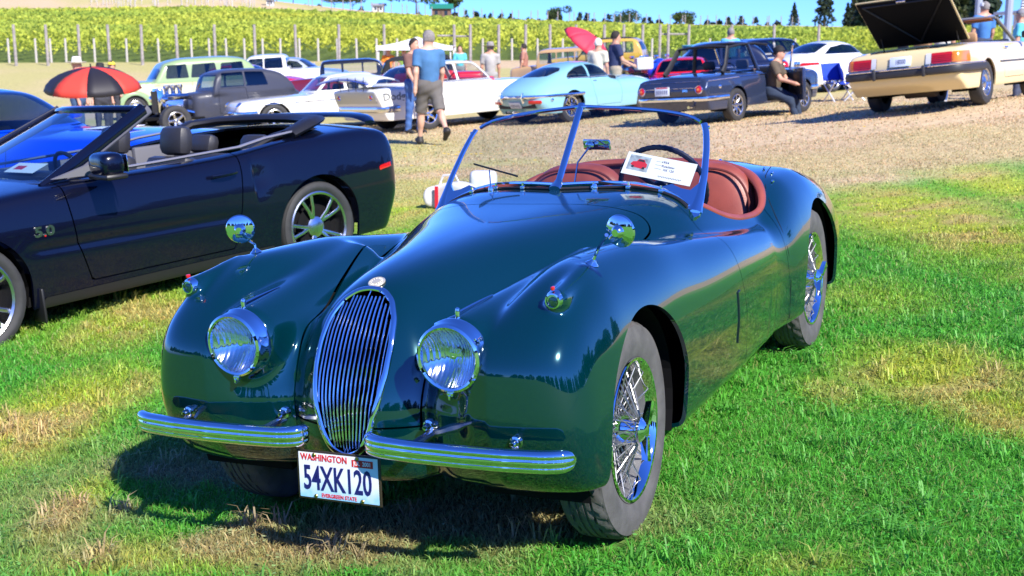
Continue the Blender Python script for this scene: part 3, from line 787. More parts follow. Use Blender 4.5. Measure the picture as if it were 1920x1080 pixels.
    P0, P1, P2 = [np.array(q) for q in ((-1.126, 0, 1.003), (-1.411, 0, 1.305), (-1.453, .53, 1.218))]; pn = np.cross(P1-P0, P2-P0); pn /= np.linalg.norm(pn)
    if pn[0] < 0: pn = -pn
    def fl_(p, sg, dz=0): p = np.array(p, float); p = p-pn*((p-P0)@pn)+pn*dz; return (p[0], p[1]*sg, p[2])
    for sg in (1, -1):
        n3 = (pn[0], pn[1]*sg, pn[2])
        ol = [fl_(p, sg) for p in O+S+Tt]; b = MB(); b.add(ol, [tuple(range(len(ol)))]); b.build('pane', JGLASS, ws, smooth=False)
        MB().tube(resample([fl_(p, sg) for p in Tt], .03, False, 1), .0085, 8, flat=(1.0, 1.0), up=n3).build('top_rail', CHROME, ws)
        # post: slim at the top, spreading into a foot
        sp = resample([fl_(p, sg, .002) for p in S], .02, False, 1); k = np.linspace(0, 1, len(sp))
        MB().tube(sp+np.array([0, .006*sg, 0]), .0115+.014*np.exp(-k*6), 10, flat=(1.15, .6), up=n3).build('side_post', CHROME, ws)
        ft = [(-1.205, .40, .962), (-1.200, .44, .958), (-1.175, .50, .925), (-1.15, .545, .885), (-1.125, .572, .862), (-1.135, .60, .878), (-1.19, .602, .935), (-1.26, .590, 1.02), (-1.235, .566, .99), (-1.215, .54, .963), (-1.222, .50, .962), (-1.23, .46, .978)]
        V = [fl_(p, sg, .008) for p in ft]+[fl_(p, sg, -.008) for p in ft]; k = len(ft)
        b = MB(); b.add(V, [tuple(range(k)), tuple(reversed(range(k, 2*k)))]+[(i, (i+1) % k, k+(i+1) % k, k+i) for i in range(k)]); b.build('post_foot', CHROME, ws, smooth=False)
        # lower rail following the scuttle
        lo = resample([fl_(p, sg) for p in O], .02, False, 1)
        MB().tube(lo, .012, 8, flat=(.7, 1.1), up=n3).build('lower_rail', CHROME, ws)
        low = []
        for p in lo:
            q = surf((p[0]+.022, p[1], 1.3), (0, 0, -1)); low.append(q+np.array([0, 0, .004]))
        MB().tube(low, .007, 6).build('rubber_seal', BLACK, ws)
        # clips
        for yy in (.16, .30, .43):
            q = surf((-1.09-.2*yy, sg*yy, 1.3), (0, 0, -1)); MB().box(q+np.array([0, 0, .008]), (.022, .02, .016), bev=.004).lathe([(0, .03), (.005, .028), (.006, 0)], 8, c=tuple(q)).build('screen_clip', CHROME, ws)
        MB().lathe([(0, .012), (.007, .010), (.007, -.010), (0, -.012)], 12, 'y', c=fl_((-1.44, .548, 1.20), sg)).build('hood_stud', CHROME, ws)
        # wiper
        a = surf((-1.10, sg*(.075 if sg > 0 else .14)+(.16*sg if sg < 0 else .0), 1.3), (0, 0, -1)); a = a+np.array([0, 0, .012])
        if sg < 0: b0 = fl_((-1.275, .40, 1.06), sg, .02); b1 = fl_((-1.232, .36, 1.045), sg, .03); tip = fl_((-1.285, .475, 1.082), sg, .012); inn = fl_((-1.20, .21, 1.02), sg, .012)
        else: a = surf((-1.12, .165, 1.3), (0, 0, -1))+np.array([0, 0, .012]); tip = fl_((-1.155, .43, .992), sg, .018); inn = fl_((-1.15, .17, 1.008), sg, .018); b1 = fl_((-1.15, .3, 1.00), sg, .026)
        wp = empty('wiper', None, ws)
        MB().tube([a, b1], .0028, 6).build('wiper_arm', CHROME, wp); MB().tube([inn, tip], .0035, 6, flat=(.7, 1.3)).build('wiper_blade', BLACK, wp)
        MB().lathe([(0, .012), (.008, .010), (.012, 0), (.012, -.014)], 12, c=tuple(a)).build('wiper_pivot', CHROME, wp)
    pp = [(-1.085, 0, .990), (-1.126, 0, 1.008), (-1.25, 0, 1.140), (-1.40, 0, 1.300), (-1.418, 0, 1.316)]
    MB().tube(resample(pp, .02, False, 1), [.026]*2+[.022]*1+[.0155]*(len(resample(pp, .02, False))-3), 10, flat=(1, .55), up=(1, 0, .9)).build('centre_pillar', CHROME, ws)
    MB().box((-1.405, 0, 1.302), (.02, .05, .014), bev=.005).build('pillar_cap', CHROME, ws)
    # ---- interior mirror
    o = MB().box((0, 0, 0), (.012, .150, .045), bev=.005).build('rear_view_mirror', CHROME, root); o.location = (-1.36, .085, 1.145); o.rotation_euler = (0, R(8), R(-20))
    MB().box((-.0075, 0, 0), (.001, .14, .037)).build('mirror_glass', REFLECT, o, smooth=False)
    MB().tube([(-1.225, .03, .99), (-1.262, .035, 1.08), (-1.345, .06, 1.14)], .004).lathe([(.016, -.002), (.02, .012), (.012, .024), (0, .028)], 12, 'x', c=(-1.352, .06, 1.143)).build('mirror_stem', CHROME, root)
    # ---- card behind the screen
    A, B_, C_, D = [np.array(q) for q in ((-1.300, .248, 1.122), (-1.312, .544, 1.061), (-1.237, .535, .976), (-1.226, .242, 1.037))]
    return root, surf, nrm, cl, F, (A, B_, C_, D)
ROAD, JS, JN, CLOOP, JF, CARD = build_roadster()

def roadster_interior():
    root = ROAD
    # padded leather roll round the cockpit
    L = resample(CLOOP[0], .02, True, 4); up = grad(JF, L); up /= np.linalg.norm(up, axis=1)[:, None]
    cen = L.mean(0); out = []
    for i in range(len(L)): out.append(L[i]+up[i]*.004)
    r = np.where(L[:, 0] < -2.0, .026, .014); r = np.convolve(np.concatenate([r[-6:], r, r[:6]]), np.ones(13)/13, 'valid')
    inward = cen-L; inward[:, 2] = 0; inward /= np.linalg.norm(inward, axis=1)[:, None]+1e-9
    MB().tube(np.array(out)+inward*r[:, None]*.8, r, 12, True, flat=(1.1, .8), up=up).build('cockpit_roll', LEATHER, root)
    # inner lining, a tub
    n = len(L); ring = L+inward*.03; low = ring.copy(); low[:, 2] = .34; low += inward*.02
    V = np.concatenate([ring, low]); F_ = [(i, (i+1) % n, n+(i+1) % n, n+i) for i in range(n)]+[tuple(range(n, 2*n))]
    b = MB(); b.add(V, F_); b.build('cockpit_lining', LEATHERD, root)
    # dashboard
    MB().box((-1.33, 0, .80), (.05, 1.10, .18), ry=R(-12), bev=.015).build('dashboard', LEATHERD, root)
    for y in (-.12, .12, -.02, .04):
        MB().lathe([(0, 0), (.045, 0), (.05, -.01)] if abs(y) > .1 else [(0, 0), (.02, 0), (.024, -.01)], 20, 'x', c=(-1.362, y, .82)).build('gauge', BLACK, root)
    # seats
    for sg in (1, -1):
        st = empty('seat', Matrix.Translation((-1.90, sg*.315, .03)), root)
        Fb = lambda x, y, z: smax(.035, np.abs(x+.12+.25*(z-.6))-.085+.55*y*y, sellip(y, .285, z-.62, .345, 3.0))
        q = iso(Fb, (-.45, -.36, .2), (.2, .36, 1.05), .02, 1); put('backrest', q, LEATHER, st, Fb)
        lp = [(-.055-.25*(.285*abs(math.sin(a))**.6*np.sign(math.sin(a))+.0), .262*abs(math.cos(a))**.65*np.sign(math.cos(a)), .62+.318*abs(math.sin(a))**.65*np.sign(math.sin(a))) for a in np.linspace(0, 2*math.pi, 60)[:-1]]
        MB().tube(lp, .006, 6, True).build('piping', LEATHERD, st)
        Fc = lambda x, y, z: smax(.03, np.abs(z-.47)-.07, sellip(x-.25, .27, y, .25, 4))
        q = iso(Fc, (-.1, -.33, .3), (.6, .33, .62), .025, 1); put('seat_cushion', q, LEATHER, st, Fc)
    # steering wheel
    sw = empty('steering_wheel', None, root); cw = Vector((-1.62, .285, .93)); ax = Vector((-.93, 0, .36)).normalized()
    M = frame(cw, (0, 1, 0), Vector((0, 1, 0)).cross(ax)*-1); sw.matrix_local = M; b = MB(); b2 = MB()
    pts = [(.195*math.cos(a), .195*math.sin(a), 0) for a in np.linspace(0, 2*math.pi, 97)[:-1]]
    rr = [.0115+.0018*(i % 2) for i in range(96)]; MB().tube(pts, rr, 8, True).build('wheel_rim', mat('bakelite', (.012, .014, .03), .25), sw)
    for a in (R(35), R(145), R(215), R(325)):
        MB().tube([(.03*math.cos(a), .03*math.sin(a), -.02), (.12*math.cos(a), .12*math.sin(a), -.012), (.205*math.cos(a), .205*math.sin(a), 0)], [.013, .011, .018], 8, flat=(1.2, .5), up=(0, 0, 1)).build('wheel_spoke', bpy.data.materials['bakelite'], sw)
    MB().lathe([(0, .015), (.03, .01), (.045, -.01), (.04, -.03)], 24).build('horn_button', bpy.data.materials['bakelite'], sw)
    MB().tube([(0, 0, -.03), (0, 0, -.38)], .02).build('steering_column', BLACK, sw)
    # card
    A, B, C, D = [np.array(v) for v in CARD]; M = frame((A+C)/2, B-A, A-D)
    cd = empty('display_card', ROAD.matrix_world @ M if False else CARM @ M); tag(cd, 'white handwritten card with a red car photo leaning inside the windscreen of the green roadster', 'card')
    wd = np.linalg.norm(B-A)*.98; ht = np.linalg.norm(A-D)*.97
    MB().box((0, 0, 0), (wd, ht, .002)).build('card_sheet', WHITE, cd, smooth=False)
    ph = MB().box((-wd*.30, ht*.06, .0015), (wd*.30, ht*.66, .001)).build('photo_print', mat('photo_grey', (.32, .36, .40), .5, noise=.5, nscale=40), cd, smooth=False)
    rc = mat('photo_red', (.6, .02, .03), .5)
    q = lambda pts: [(-wd*.30+a*wd*.3, ht*.06+b_*ht*.66) for a, b_ in pts]
    MB().prism(q([(-.38, -.12), (-.30, .05), (-.12, .1), (-.05, .28), (.22, .28), (.30, .1), (.40, .02), (.41, -.22), (.2, -.34), (-.2, -.3)]), .0022, .0026).build('printed_car', rc, cd, smooth=False)
    MB().prism(q([(-.08, .12), (-.02, .25), (.2, .25), (.26, .12)]), .0028, .003).prism(q([(-.3, -.22), (-.18, -.2), (-.18, -.34), (-.3, -.34)]), .0028, .003).prism(q([(.22, -.22), (.34, -.2), (.34, -.36), (.22, -.36)]), .0028, .003).build('printed_details', BLACKINK, cd, smooth=False)
    for s_, x, y, z in (('1954', .06, .30, .016), ('Roadster', .12, .13, .015), ('XK 120', .14, -.03, .015)):
        lettering('handwriting', s_, z, INK, cd, Matrix.Translation((wd*x, ht*y, .0018)) @ Matrix.Rotation(.0, 4, 'Z'), depth=.0003)
    MB().tube([(wd*(.02+.013*k), ht*(-.34+.035*math.sin(k*2.3)), .0018) for k in range(27)], .0011, 4).build('handwriting', INK, cd)
    for k in range(3): MB().box((-wd*.02, ht*(.30-.16*k), .0015), (.03, .0022, .0004)).build('printed_line', mat('faint_grey', (.4, .4, .4), .7), cd, smooth=False)
    # small fittings: tonneau studs, door handle-less hinge line, door bolt, side vent
    for x, y in ((-2.45, .30), (-2.52, .08), (-2.50, -.18), (-2.35, .545), (-2.28, .60), (-2.15, .635), (-2.42, -.42)):
        p = JS((x, y, 1.3), (0, 0, -1)); n = JN(p); MB().lathe([(0, .014), (.006, .012), (.008, .006), (.004, 0)], 10).build('tonneau_stud', CHROME, root).matrix_local = frame(p, np.cross((0, 1, 0), n), np.cross(n, np.cross((0, 1, 0), n)))
    for sg in (1, -1):
        sm_ = [JS((x, sg*1.3, z), (0, -sg, 0)) for x, z in ((-1.975, .28), (-1.965, .45), (-1.95, .60), (-1.945, .70))]+[JS((x, sg*y, 1.3), (0, 0, -1)) for x, y in ((-1.95, .70), (-1.985, .66), (-2.06, .625), (-2.2, .59), (-2.35, .565), (-2.5, .54))]
        MB().tube(resample(sm_, .02, False, 1), .0028, 5).build('wing_seam', DARK, root)
        
        pts = [JS((-1.035+.0*z, sg*1.2, z), (0, -sg, 0))+np.array([0, sg*.002, 0]) for z in np.linspace(.39, .59, 9)]
        pts = pts+[pts[-1]+np.array([-.03, -.001*sg, .004])]
        MB().tube(pts, .0032, 6).build('vent_trim', mat('vent_line', (.03, .05, .05), .3, .6), root)
roadster_interior()

# ================================================================ other cars
class Car:
    """a car body cut from one implicit surface; x forward from the front axle, y left, z up"""
    def __init__(s, name, label, M, P, group=None, cat='car'):
        s.P = P; s.root = empty(name, M); tag(s.root, label, cat, group); s.paint = P['paint']
        wb = P['wb']; s.xf = P['xf']; s.xr = P['xr']; res = P.get('res', .03)
        zt = spl(*zip(*P['top']), P.get('sm', .04)); wf = spl(*zip(*P['plan']), .05); k = P.get('k', .035)
        fx = spl(*zip(*P['front']), .02); rx = spl(*zip(*P['rear']), .02); sill = P.get('sill', .22)
        crown = P.get('crown', .06); tuck = P.get('tuck', .12); tumb = P.get('tumb', .10); zm = P.get('zm', .6); bow = P.get('bow', .12)
        kf = P.get('kf', k); rb = P.get('rbow', .06)
        if 'roof' in P:
            zr = spl(*zip(*P['roof']), P.get('rsm', .03)); cw = P['cw']; tt = P.get('tt', .28); kc = P.get('kc', .04); belt = P.get('belt', .9); rc = P.get('rcrown', .10)
            x0, x1 = P['roof'][0][0], P['roof'][-1][0]; cpl = P.get('cplan', 0.0)
            if x0 > x1: x0, x1 = x1, x0
        flare = P.get('flare', [])
        ext = P.get('extra')
        def F(x, y, z):
            ay = np.abs(y); w = wf(x)
            side = ay-(w-tumb*np.maximum(z-zm, 0)**1.3-tuck*np.maximum(zm-.12-z, 0)**1.3)
            for (fxc, fr, fa) in flare: side = side-fa*np.exp(-((x-fxc)**2+(z-.45)**2)/fr**2)
            topf = z-(zt(x)-crown*(ay/np.maximum(w, .1))**2.2)
            f = smax(k, side, topf); f = smax(kf, f, x-(fx(z)-bow*ay**2), (rx(z)+rb*ay**2)-x); f = smax(.02, f, sill-z)
            if 'roof' in P:
                cs = ay-(cw-tt*(z-belt)-cpl*np.abs(x-(x0+x1)/2)**2); ct = z-(zr(x)-rc*ay**2-.15*ay**4)
                c = smax(kc, cs, ct, belt-.15-z); c = np.maximum(c, np.maximum(x0-x, x-x1)); f = smin(P.get('kb', .02), f, c)
            if ext: f = ext(f, x, ay, z)
            return f
        s.F = F; top = max([q[1] for q in P['top']]+[q[1] for q in P.get('roof', [(0, 0)])])
        W = max(q[1] for q in P['plan'])+max([0]+[q[2] for q in flare])
        s.m = iso(F, (s.xr-.1, -W-.08, sill-.08), (s.xf+.1, W+.08, top+.08), res, 2)
        s.m = split(s.m, lambda x, y, z: z-sill-.02)[0]
        for (ax, az, ar) in P['arches']:
            s.m = split(s.m, lambda x, y, z: np.maximum(np.sqrt((x-ax)**2+(np.maximum(z, az)-az)**2)-ar, W*.55-np.abs(y)))[0]
            for sg in (1, -1):
                V = []; Fc = []; n = 12
                for q in range(n+1):
                    a = math.pi*(-.1+1.2*q/n)
                    for yy in (W*.5, W*.93-.03): V.append((ax+ar*.985*math.cos(a), sg*yy, az+ar*.985*math.sin(a)))
                Fc = [(2*q, 2*q+1, 2*q+3, 2*q+2) for q in range(n)]; V.append((ax, sg*W*.5, az-.1)); Fc += [(2*q, 2*q+2, len(V)-1) for q in range(n)]
                b = MB(); b.add(V, Fc); b.build('wheel_well', DARK, s.root, smooth=False)
        s.fl = P.get('flange', .012)
        b = MB(); b.box(((-wb)/2, 0, sill+.06), (wb-.75, W*1.7, .06)).box((.1, 0, sill+.1), (.9, W*.95, .06)).box((-wb-.25, 0, sill+.1), (.9, W*.95, .06)); b.build('floor_pan', DARK, s.root, smooth=False)
        if 'roof' in P and P.get('inside', True):
            b = MB(); xa, xb = P.get('cab', (-.75, -wb+.25)); zb = P.get('ib', P['belt']-.05)
            b.box(((xa+xb)/2, 0, .42), (abs(xa-xb), W*1.5, .05)); b.build('cabin_floor', DARK, s.root, smooth=False)
        s.W = W; s.cut = []
    def surf(s, p, d, far=2.5):
        p = np.array(p, float); d = np.array(d, float); d /= np.linalg.norm(d); t = np.linspace(0, far, 700)
        f = s.F(p[0]+d[0]*t, p[1]+d[1]*t, p[2]+d[2]*t); i = np.argmax(f < 0)
        if i == 0: return p+d*far
        u = t[i-1]+(t[i]-t[i-1])*f[i-1]/(f[i-1]-f[i]); return p+d*u
    def nrm(s, p): g = grad(s.F, np.array([p]))[0]; return g/np.linalg.norm(g)
    def region(s, view, poly, x=None, rad=0, ymin=.35):
        """signed distance to a projected outline"""
        def g(X, Y, Z):
            if view == 'side': return np.where(np.abs(Y) > ymin, polysd(X, Z, poly, rad), 1.0)
            if view == 'left': return np.where(Y > ymin, polysd(X, Z, poly, rad), 1.0)
            if view == 'right': return np.where(Y < -ymin, polysd(X, Z, poly, rad), 1.0)
            if view == 'front': return np.where(X > x, polysd(np.abs(Y), Z, poly, rad), 1.0)
            if view == 'rear': return np.where(X < x, polysd(np.abs(Y), Z, poly, rad), 1.0)
            if view == 'top': return np.where(Z > x, polysd(X, np.abs(Y), poly, rad), 1.0)
        return g
    def patch(s, name, mtl, view, poly, x=None, rad=0, gap=0, offset=0.0, flange=0.0, ymin=.35, halves=True, parent=None, keep=True):
        g = s.region(view, poly, x, rad, ymin); V = s.m[0]; q = g(*V.T)
        inner = split(s.m, q+gap/2)[1]; s.m = split(s.m, q-gap/2)[0]
        if not keep: return []
        out = []
        if halves and len(inner[1]):
            for sg in (1, -1):
                c = inner[0][inner[1]].mean(1)[:, 1]*sg > 0; T = inner[1][c]
                if len(T): out.append(put(name, compact(inner[0], T), mtl, parent or s.root, s.F, flange, offset))
        elif len(inner[1]): out.append(put(name, inner, mtl, parent or s.root, s.F, flange, offset))
        return out
    def door(s, poly, gap=.008): return s.patch('door', s.paint, 'side', poly, gap=gap, flange=.01, ymin=.3)
    def finish(s, flange=None):
        s.body = put('body', s.m, s.paint, s.root, s.F, s.fl if flange is None else flange)
        P = s.P; r, wd, rr, st, mt = P['wheel']; tr = P.get('track', s.W-wd/2-.03)
        s.wheels = [wheel(s.root, x, sg*tr, r, r, wd, rr, sg, st, mt, P.get('tyre', RUBBER2), 0) for x in (0, -P['wb']) for sg in (1, -1)]
    def trim(s, pts, r=.012, mtl=None, name='trim', sides=(1, -1), flat=(1, .6), step=.06, off=.004):
        for sg in sides:
            q = resample([(x, 0, z) for x, z in pts], step, False); L = []; U = []
            for p in q:
                h = s.surf((p[0], sg*(s.W+.3), p[2]), (0, -sg, 0), s.W+.3); n = s.nrm(h); L.append(h+n*off); U.append(n)
            MB().tube(L, r, 6, flat=flat, up=np.array(U)).build(name, mtl or CHROME, s.root)
    def around(s, z, x, r, mtl, name='bumper', front=False, ym=1.0, wrap=.3, flat=(1, .5), off=.03, zs=None):
        """a bar that follows the nose or tail at height z"""
        L = []; U = []; d = 1 if front else -1
        for t in np.linspace(-1, 1, 25):
            y = t*s.W*ym
            p = s.surf((x, y*.9, z), (-d, 0, 0), abs(x)+1); L.append(p+np.array([d*off, 0, 0]))
        if wrap:
            for sg, ins in ((-1, 0), (1, len(L))):
                xe = L[0][0] if sg < 0 else L[-1][0]
                e = []
                for u in (.15, .5, 1.0):
                    h = s.surf((xe-d*wrap*u-d*.05, sg*(s.W+.3), z), (0, -sg, 0), 1); e.append(h+np.array([0, sg*off*.6, 0]))
                if sg < 0: L = e[::-1]+L
                else: L = L+e
        L = resample(L, .05, False, 3)
        return MB().tube(L, r, 8, flat=flat, up=(0, 0, 1)).build(name, mtl, s.root)
    def on(s, name, mb, mtl, p, d, up=(0, 0, 1), off=0.0, parent=None, auto=35):
        """set a small thing on the body: its z axis along the surface normal"""
        h = s.surf(p, d); n = s.nrm(h); xa = np.cross(up, n); xa /= np.linalg.norm(xa)
        o = mb.build(name, mtl, parent or s.root, auto=auto); o.matrix_local = frame(h+n*off, xa, np.cross(n, xa)); return o
    def seats(s, x=-1.5, z=.45, h=.5, mtl=None, ys=(.38, -.38), head=True, w=.5):
        mtl = mtl or BLACK
        for y in ys:
            e = empty('seat', Matrix.Translation((x, y, 0)), s.root)
            MB().box((-.05, 0, z+h/2), (.14, w, h), ry=R(-12), bev=.05).build('backrest', mtl, e); MB().box((.22, 0, z), (.5, w, .14), bev=.05).build('seat_cushion', mtl, e)
            if head: MB().box((-.13, 0, z+h+.09), (.10, .26, .17), ry=R(-8), bev=.045).build('headrest', mtl, e)
    def dash(s, x, z, mtl=None, w=None):
        MB().box((x, 0, z), (.25, (w or s.W*1.5), .16), bev=.04).build('dashboard', mtl or BLACK, s.root)
        sw = empty('steering_wheel', frame((x-.22, .37, z+.02), (0, 1, 0), (.35, 0, .93)), s.root)
        MB().tube([(.185*math.cos(a), .185*math.sin(a), 0) for a in np.linspace(0, 2*math.pi, 25)[:-1]], .014, 6, True).build('wheel_rim', BLACK, sw)
        MB().tube([(-.18, 0, 0), (0, 0, .02), (.18, 0, 0)], .015, 6).build('wheel_spoke', BLACK, sw)
def plate_on(car, text, p, d, face, ink, w=.30, h=.15, ts=.10, top=None):
    b = MB().box((0, 0, .006), (w, h, .01), bev=.003); o = car.on('licence_plate', b, face, p, d, off=.01)
    if text: lettering('plate_number', text, ts, ink, o, Matrix.Translation((0, -.008, .0115)), bold=.001, sx=.62)
    else:
        for k in range(6): MB().box(((k-2.5)*w*.135, -.008, .0125), (w*.05, h*.45, .002)).build('plate_character', ink, o, smooth=False)
    if top: MB().box((0, h*.42, .0125), (w*.8, .018, .002)).build('plate_band', top, o, smooth=False)
    return o
def sheet(name, fn, nu, nv, mtl, parent, thick=0):
    V = [fn(u/nu, v/nv) for u in range(nu+1) for v in range(nv+1)]
    F_ = [(u*(nv+1)+v, (u+1)*(nv+1)+v, (u+1)*(nv+1)+v+1, u*(nv+1)+v+1) for u in range(nu) for v in range(nv)]
    b = MB(); b.add(V, F_); o = b.build(name, mtl, parent, auto=0)
    if thick: md = o.modifiers.new('thickness', 'SOLIDIFY'); md.thickness = thick; md.offset = 0
    return o

def pose(x, y, h, dz=0, pit=0):
    n = PN; a = np.array([math.cos(h), math.sin(h), 0]); a = a-n*(a@n); a /= np.linalg.norm(a); b = np.cross(n, a)
    a2 = a*math.cos(pit)+n*math.sin(pit); n2 = -a*math.sin(pit)+n*math.cos(pit); z = (PD-PN[0]*x-PN[1]*y)/PN[2]+dz
    return Matrix([[a2[i], b[i], n2[i], (x, y, z)[i]] for i in range(3)]+[[0, 0, 0, 1]])
# ---------------------------------------------------------------- black convertible, front left
def black_convertible():
    NP = paint('midnight_black_paint', (.002, .003, .012), ior=1.36); M = pose(-3.887, 7.942, 3.997, -.093, -.0235)
    P = dict(paint=NP, wb=2.72, xf=.93, xr=-3.70, res=.022, sm=.07, k=.030, kf=.045, crown=.055, tuck=.16, tumb=.22, zm=.72, sill=.20, bow=.22, rbow=.12,
        top=[(1.0, .72), (.7, .86), (.3, .945), (-.2, .985), (-.75, 1.01), (-1.4, 1.015), (-2.0, 1.03), (-2.6, 1.075), (-3.2, 1.085), (-3.6, 1.04), (-3.9, .98)],
        plan=[(1.0, .86), (.5, .93), (-.3, .935), (-1.5, .925), (-2.1, .935), (-2.7, .955), (-3.3, .925), (-3.9, .86)],
        front=[(0, .80), (.25, .86), (.45, .93), (.7, .90), (.9, .78)], rear=[(0, -3.48), (.3, -3.62), (.55, -3.70), (.8, -3.70), (1.0, -3.66), (1.2, -3.60)],
        arches=[(0, .365, .385), (-2.72, .365, .388)], flare=[(0, .5, .012), (-2.72, .5, .014)], wheel=(.352, .24, .262, 'ten', ALU), track=.80)
    # scoop crease behind the door and the long side crease
    def ext(f, x, y, z):
        c = np.exp(-((z-.60-.02*x)/.035)**2)*.012*sstep(-2.2, -1.9, x)*(1-sstep(-.5, -.3, x))
        sc_ = np.exp(-((z-.80)/.10)**2)*.022*sstep(-2.35, -2.16, x)*(1-sstep(-2.16, -2.13, x))
        return f+c*np.exp(-((y-.9)/.12)**2)+sc_*np.exp(-((y-.92)/.1)**2)
    P['extra'] = ext
    c = Car('black_convertible', 'black modern convertible with its roof down and silver split-spoke wheels, cut by the left edge', M, P)
    # open cockpit
    c.patch('opening', NP, 'top', [(-.62, -.1), (-.62, .5), (-.80, .735), (-1.4, .78), (-2.3, .80), (-2.75, .77), (-3.05, .60), (-3.10, .35), (-3.12, -.1)], x=.9, keep=False, halves=False)
    c.patch('side_skirt', BLACK, 'side', [(-.43, .15), (-2.29, .15), (-2.27, .295), (-.45, .285)], offset=.006)
    c.door([(-.80, .33), (-.72, .6), (-.66, 1.2), (-2.06, 1.2), (-2.05, .85), (-2.0, .55), (-1.93, .33)], gap=.009)
    c.patch('side_marker', REDLENS, 'side', [(-3.36, .70), (-3.37, .735), (-3.52, .752), (-3.51, .715)], offset=.004)
    c.patch('tail_lamp', REDLENS, 'rear', [(.45, .78), (.45, .95), (.80, .93), (.80, .80)], x=-3.3, offset=.004)
    c.patch('lower_bumper', BLACK, 'rear', [(0, .1), (0, .42), (.7, .42), (.7, .1)], x=-3.4)
    for s2 in (1, -1):
        pass
    c.finish(.02)
    r = c.root
    # windscreen frame and glass
    g = lambda u, v: (-.50-.17*(2*u-1)**2-.86*v-.0*u, (2*u-1)*(.76-.20*v), .985+.385*v-.02*(2*u-1)**2*1.0)
    sheet('windscreen', g, 16, 6, glassmat('blue_tinted_glass', (.55, .70, .80), 1.2), r)
    for u in (0, 1):
        L = [np.array(g(u, v)) for v in np.linspace(-.06, 1.03, 10)]; MB().tube(L, .034, 10, flat=(.6, 1.3), up=(1, 0, .5)).build('windscreen_pillar', NP, r)
        L2 = [p+np.array([-.055, (-.012 if u else .012), -.01]) for p in L]; MB().tube(L2, .024, 8, flat=(.6, 1.4), up=(1, 0, .5)).build('pillar_seal', mat('grey_seal', (.10, .10, .12), .6), r)
    MB().tube([np.array(g(u, 1.02))+np.array([-.02, 0, .0]) for u in np.linspace(0, 1, 17)], .034, 10, flat=(1.5, .8)).build('windscreen_header', NP, r)
    MB().tube([np.array(g(u, -.02))+np.array([.02, 0, .0]) for u in np.linspace(0, 1, 17)], .02, 6).build('cowl', BLACK, r)
    # cabin
    IN = mat('charcoal_leather', (.028, .028, .033), .45, bump=.1, bscale=150); IG = mat('grey_trim', (.11, .11, .125), .7)
    MB().box((-1.85, 0, .35), (2.5, 1.5, .05)).build('cabin_floor', DARK, r, smooth=False)
    for sg in (1, -1):
        MB().box((-1.45, sg*.76, .68), (1.6, .05, .60), bev=.02).build('door_card', IG, r)
        MB().box((-2.6, sg*.72, .75), (.75, .06, .5), bev=.02).build('rear_quarter_card', IG, r)
        MB().tube([(-.80, sg*.80, 1.0), (-1.4, sg*.835, 1.012), (-2.1, sg*.84, 1.03), (-2.35, sg*.82, 1.065), (-2.75, sg*.79, 1.09), (-3.06, sg*.60, 1.10), (-3.12, sg*.3, 1.10)], .016, 6, flat=(1.6, .7)).build('belt_moulding', mat('grey_moulding', (.16, .16, .19), .4), r)
    for y in (.40, -.40):
        e = empty('seat', Matrix.Translation((-1.72, y, 0)), r)
        MB().box((-.06, 0, .72), (.16, .52, .56), ry=R(-14), bev=.06).build('backrest', IN, e); MB().box((.24, 0, .48), (.55, .52, .16), bev=.06).build('seat_cushion', IN, e)
        MB().box((-.17, 0, 1.10), (.13, .29, .21), ry=R(-10), bev=.055).build('headrest', IN, e)
    MB().box((-2.50, 0, .68), (.16, 1.20, .5), ry=R(-16), bev=.06).build('rear_seatback', IN, r)
    for y in (.34, -.34): MB().box((-2.64, y, .985), (.12, .30, .15), ry=R(-20), bev=.05).build('rear_headrest', IN, r)
    c.dash(-.85, .93)
    MB().tube([(-2.62, .76, 1.06), (-2.82, .75, 1.12), (-3.02, .60, 1.135), (-3.10, .3, 1.14), (-3.12, 0, 1.142), (-3.10, -.3, 1.14), (-3.02, -.60, 1.135), (-2.82, -.75, 1.12), (-2.62, -.76, 1.06)], .062, 10, flat=(1.5, .6), up=(0, 0, 1)).build('folded_roof', BLACK, r)
    MB().tube([(-2.3, .68, .98), (-2.55, .69, 1.06), (-2.85, .62, 1.08)], .035, 8, flat=(1.2, .7)).build('roof_frame', BLACK, r)
    # boot spoiler
    L = [(-3.55+.13*abs(t)**2.5, t*.80, 1.125-.05*abs(t)**6) for t in np.linspace(-1, 1, 21)]
    MB().tube(L, [.05*(1-.5*abs(t)**8) for t in np.linspace(-1, 1, 21)], 10, flat=(1.7, .45), up=(0, 0, 1)).build('spoiler', NP, r)
    # mirrors
    for sg in (1, -1):
        Fm = lambda x, y, z: smax(.022, np.abs(x)-.07-.02*np.abs(y), np.abs(z)-.078+.10*np.abs(y)**1.6, np.abs(y)-.115)
        q = iso(Fm, (-.16, -.18, -.14), (.16, .18, .14), .014, 1)
        o = put('door_mirror', q, NP, r, Fm); o.location = (-.90, sg*1.09, 1.07); o.rotation_euler = (0, 0, sg*R(-8)); o.scale = (1.15, 1.2, 1.05)
        MB().box((.0, 0, -.07), (.13, .25, .035), bev=.015).build('mirror_base', BLACK, o)
        MB().box((-.078, 0, 0), (.004, .19, .105), bev=.002).build('mirror_glass', REFLECT, o)
        MB().prism([(-.66, 1.0), (-.98, .99), (-.96, 1.07)], sg*.805, sg*.84, 'xz').build('mirror_sail', mat('grey_seal2', (.13, .13, .15), .6), r, smooth=False)
        # handle
        MB().tube([(-1.78, sg*.945, .865), (-1.85, sg*.965, .868), (-1.93, sg*.965, .870), (-1.99, sg*.945, .872)], .013, 8, flat=(.7, 1.1)).build('door_handle', NP, r)
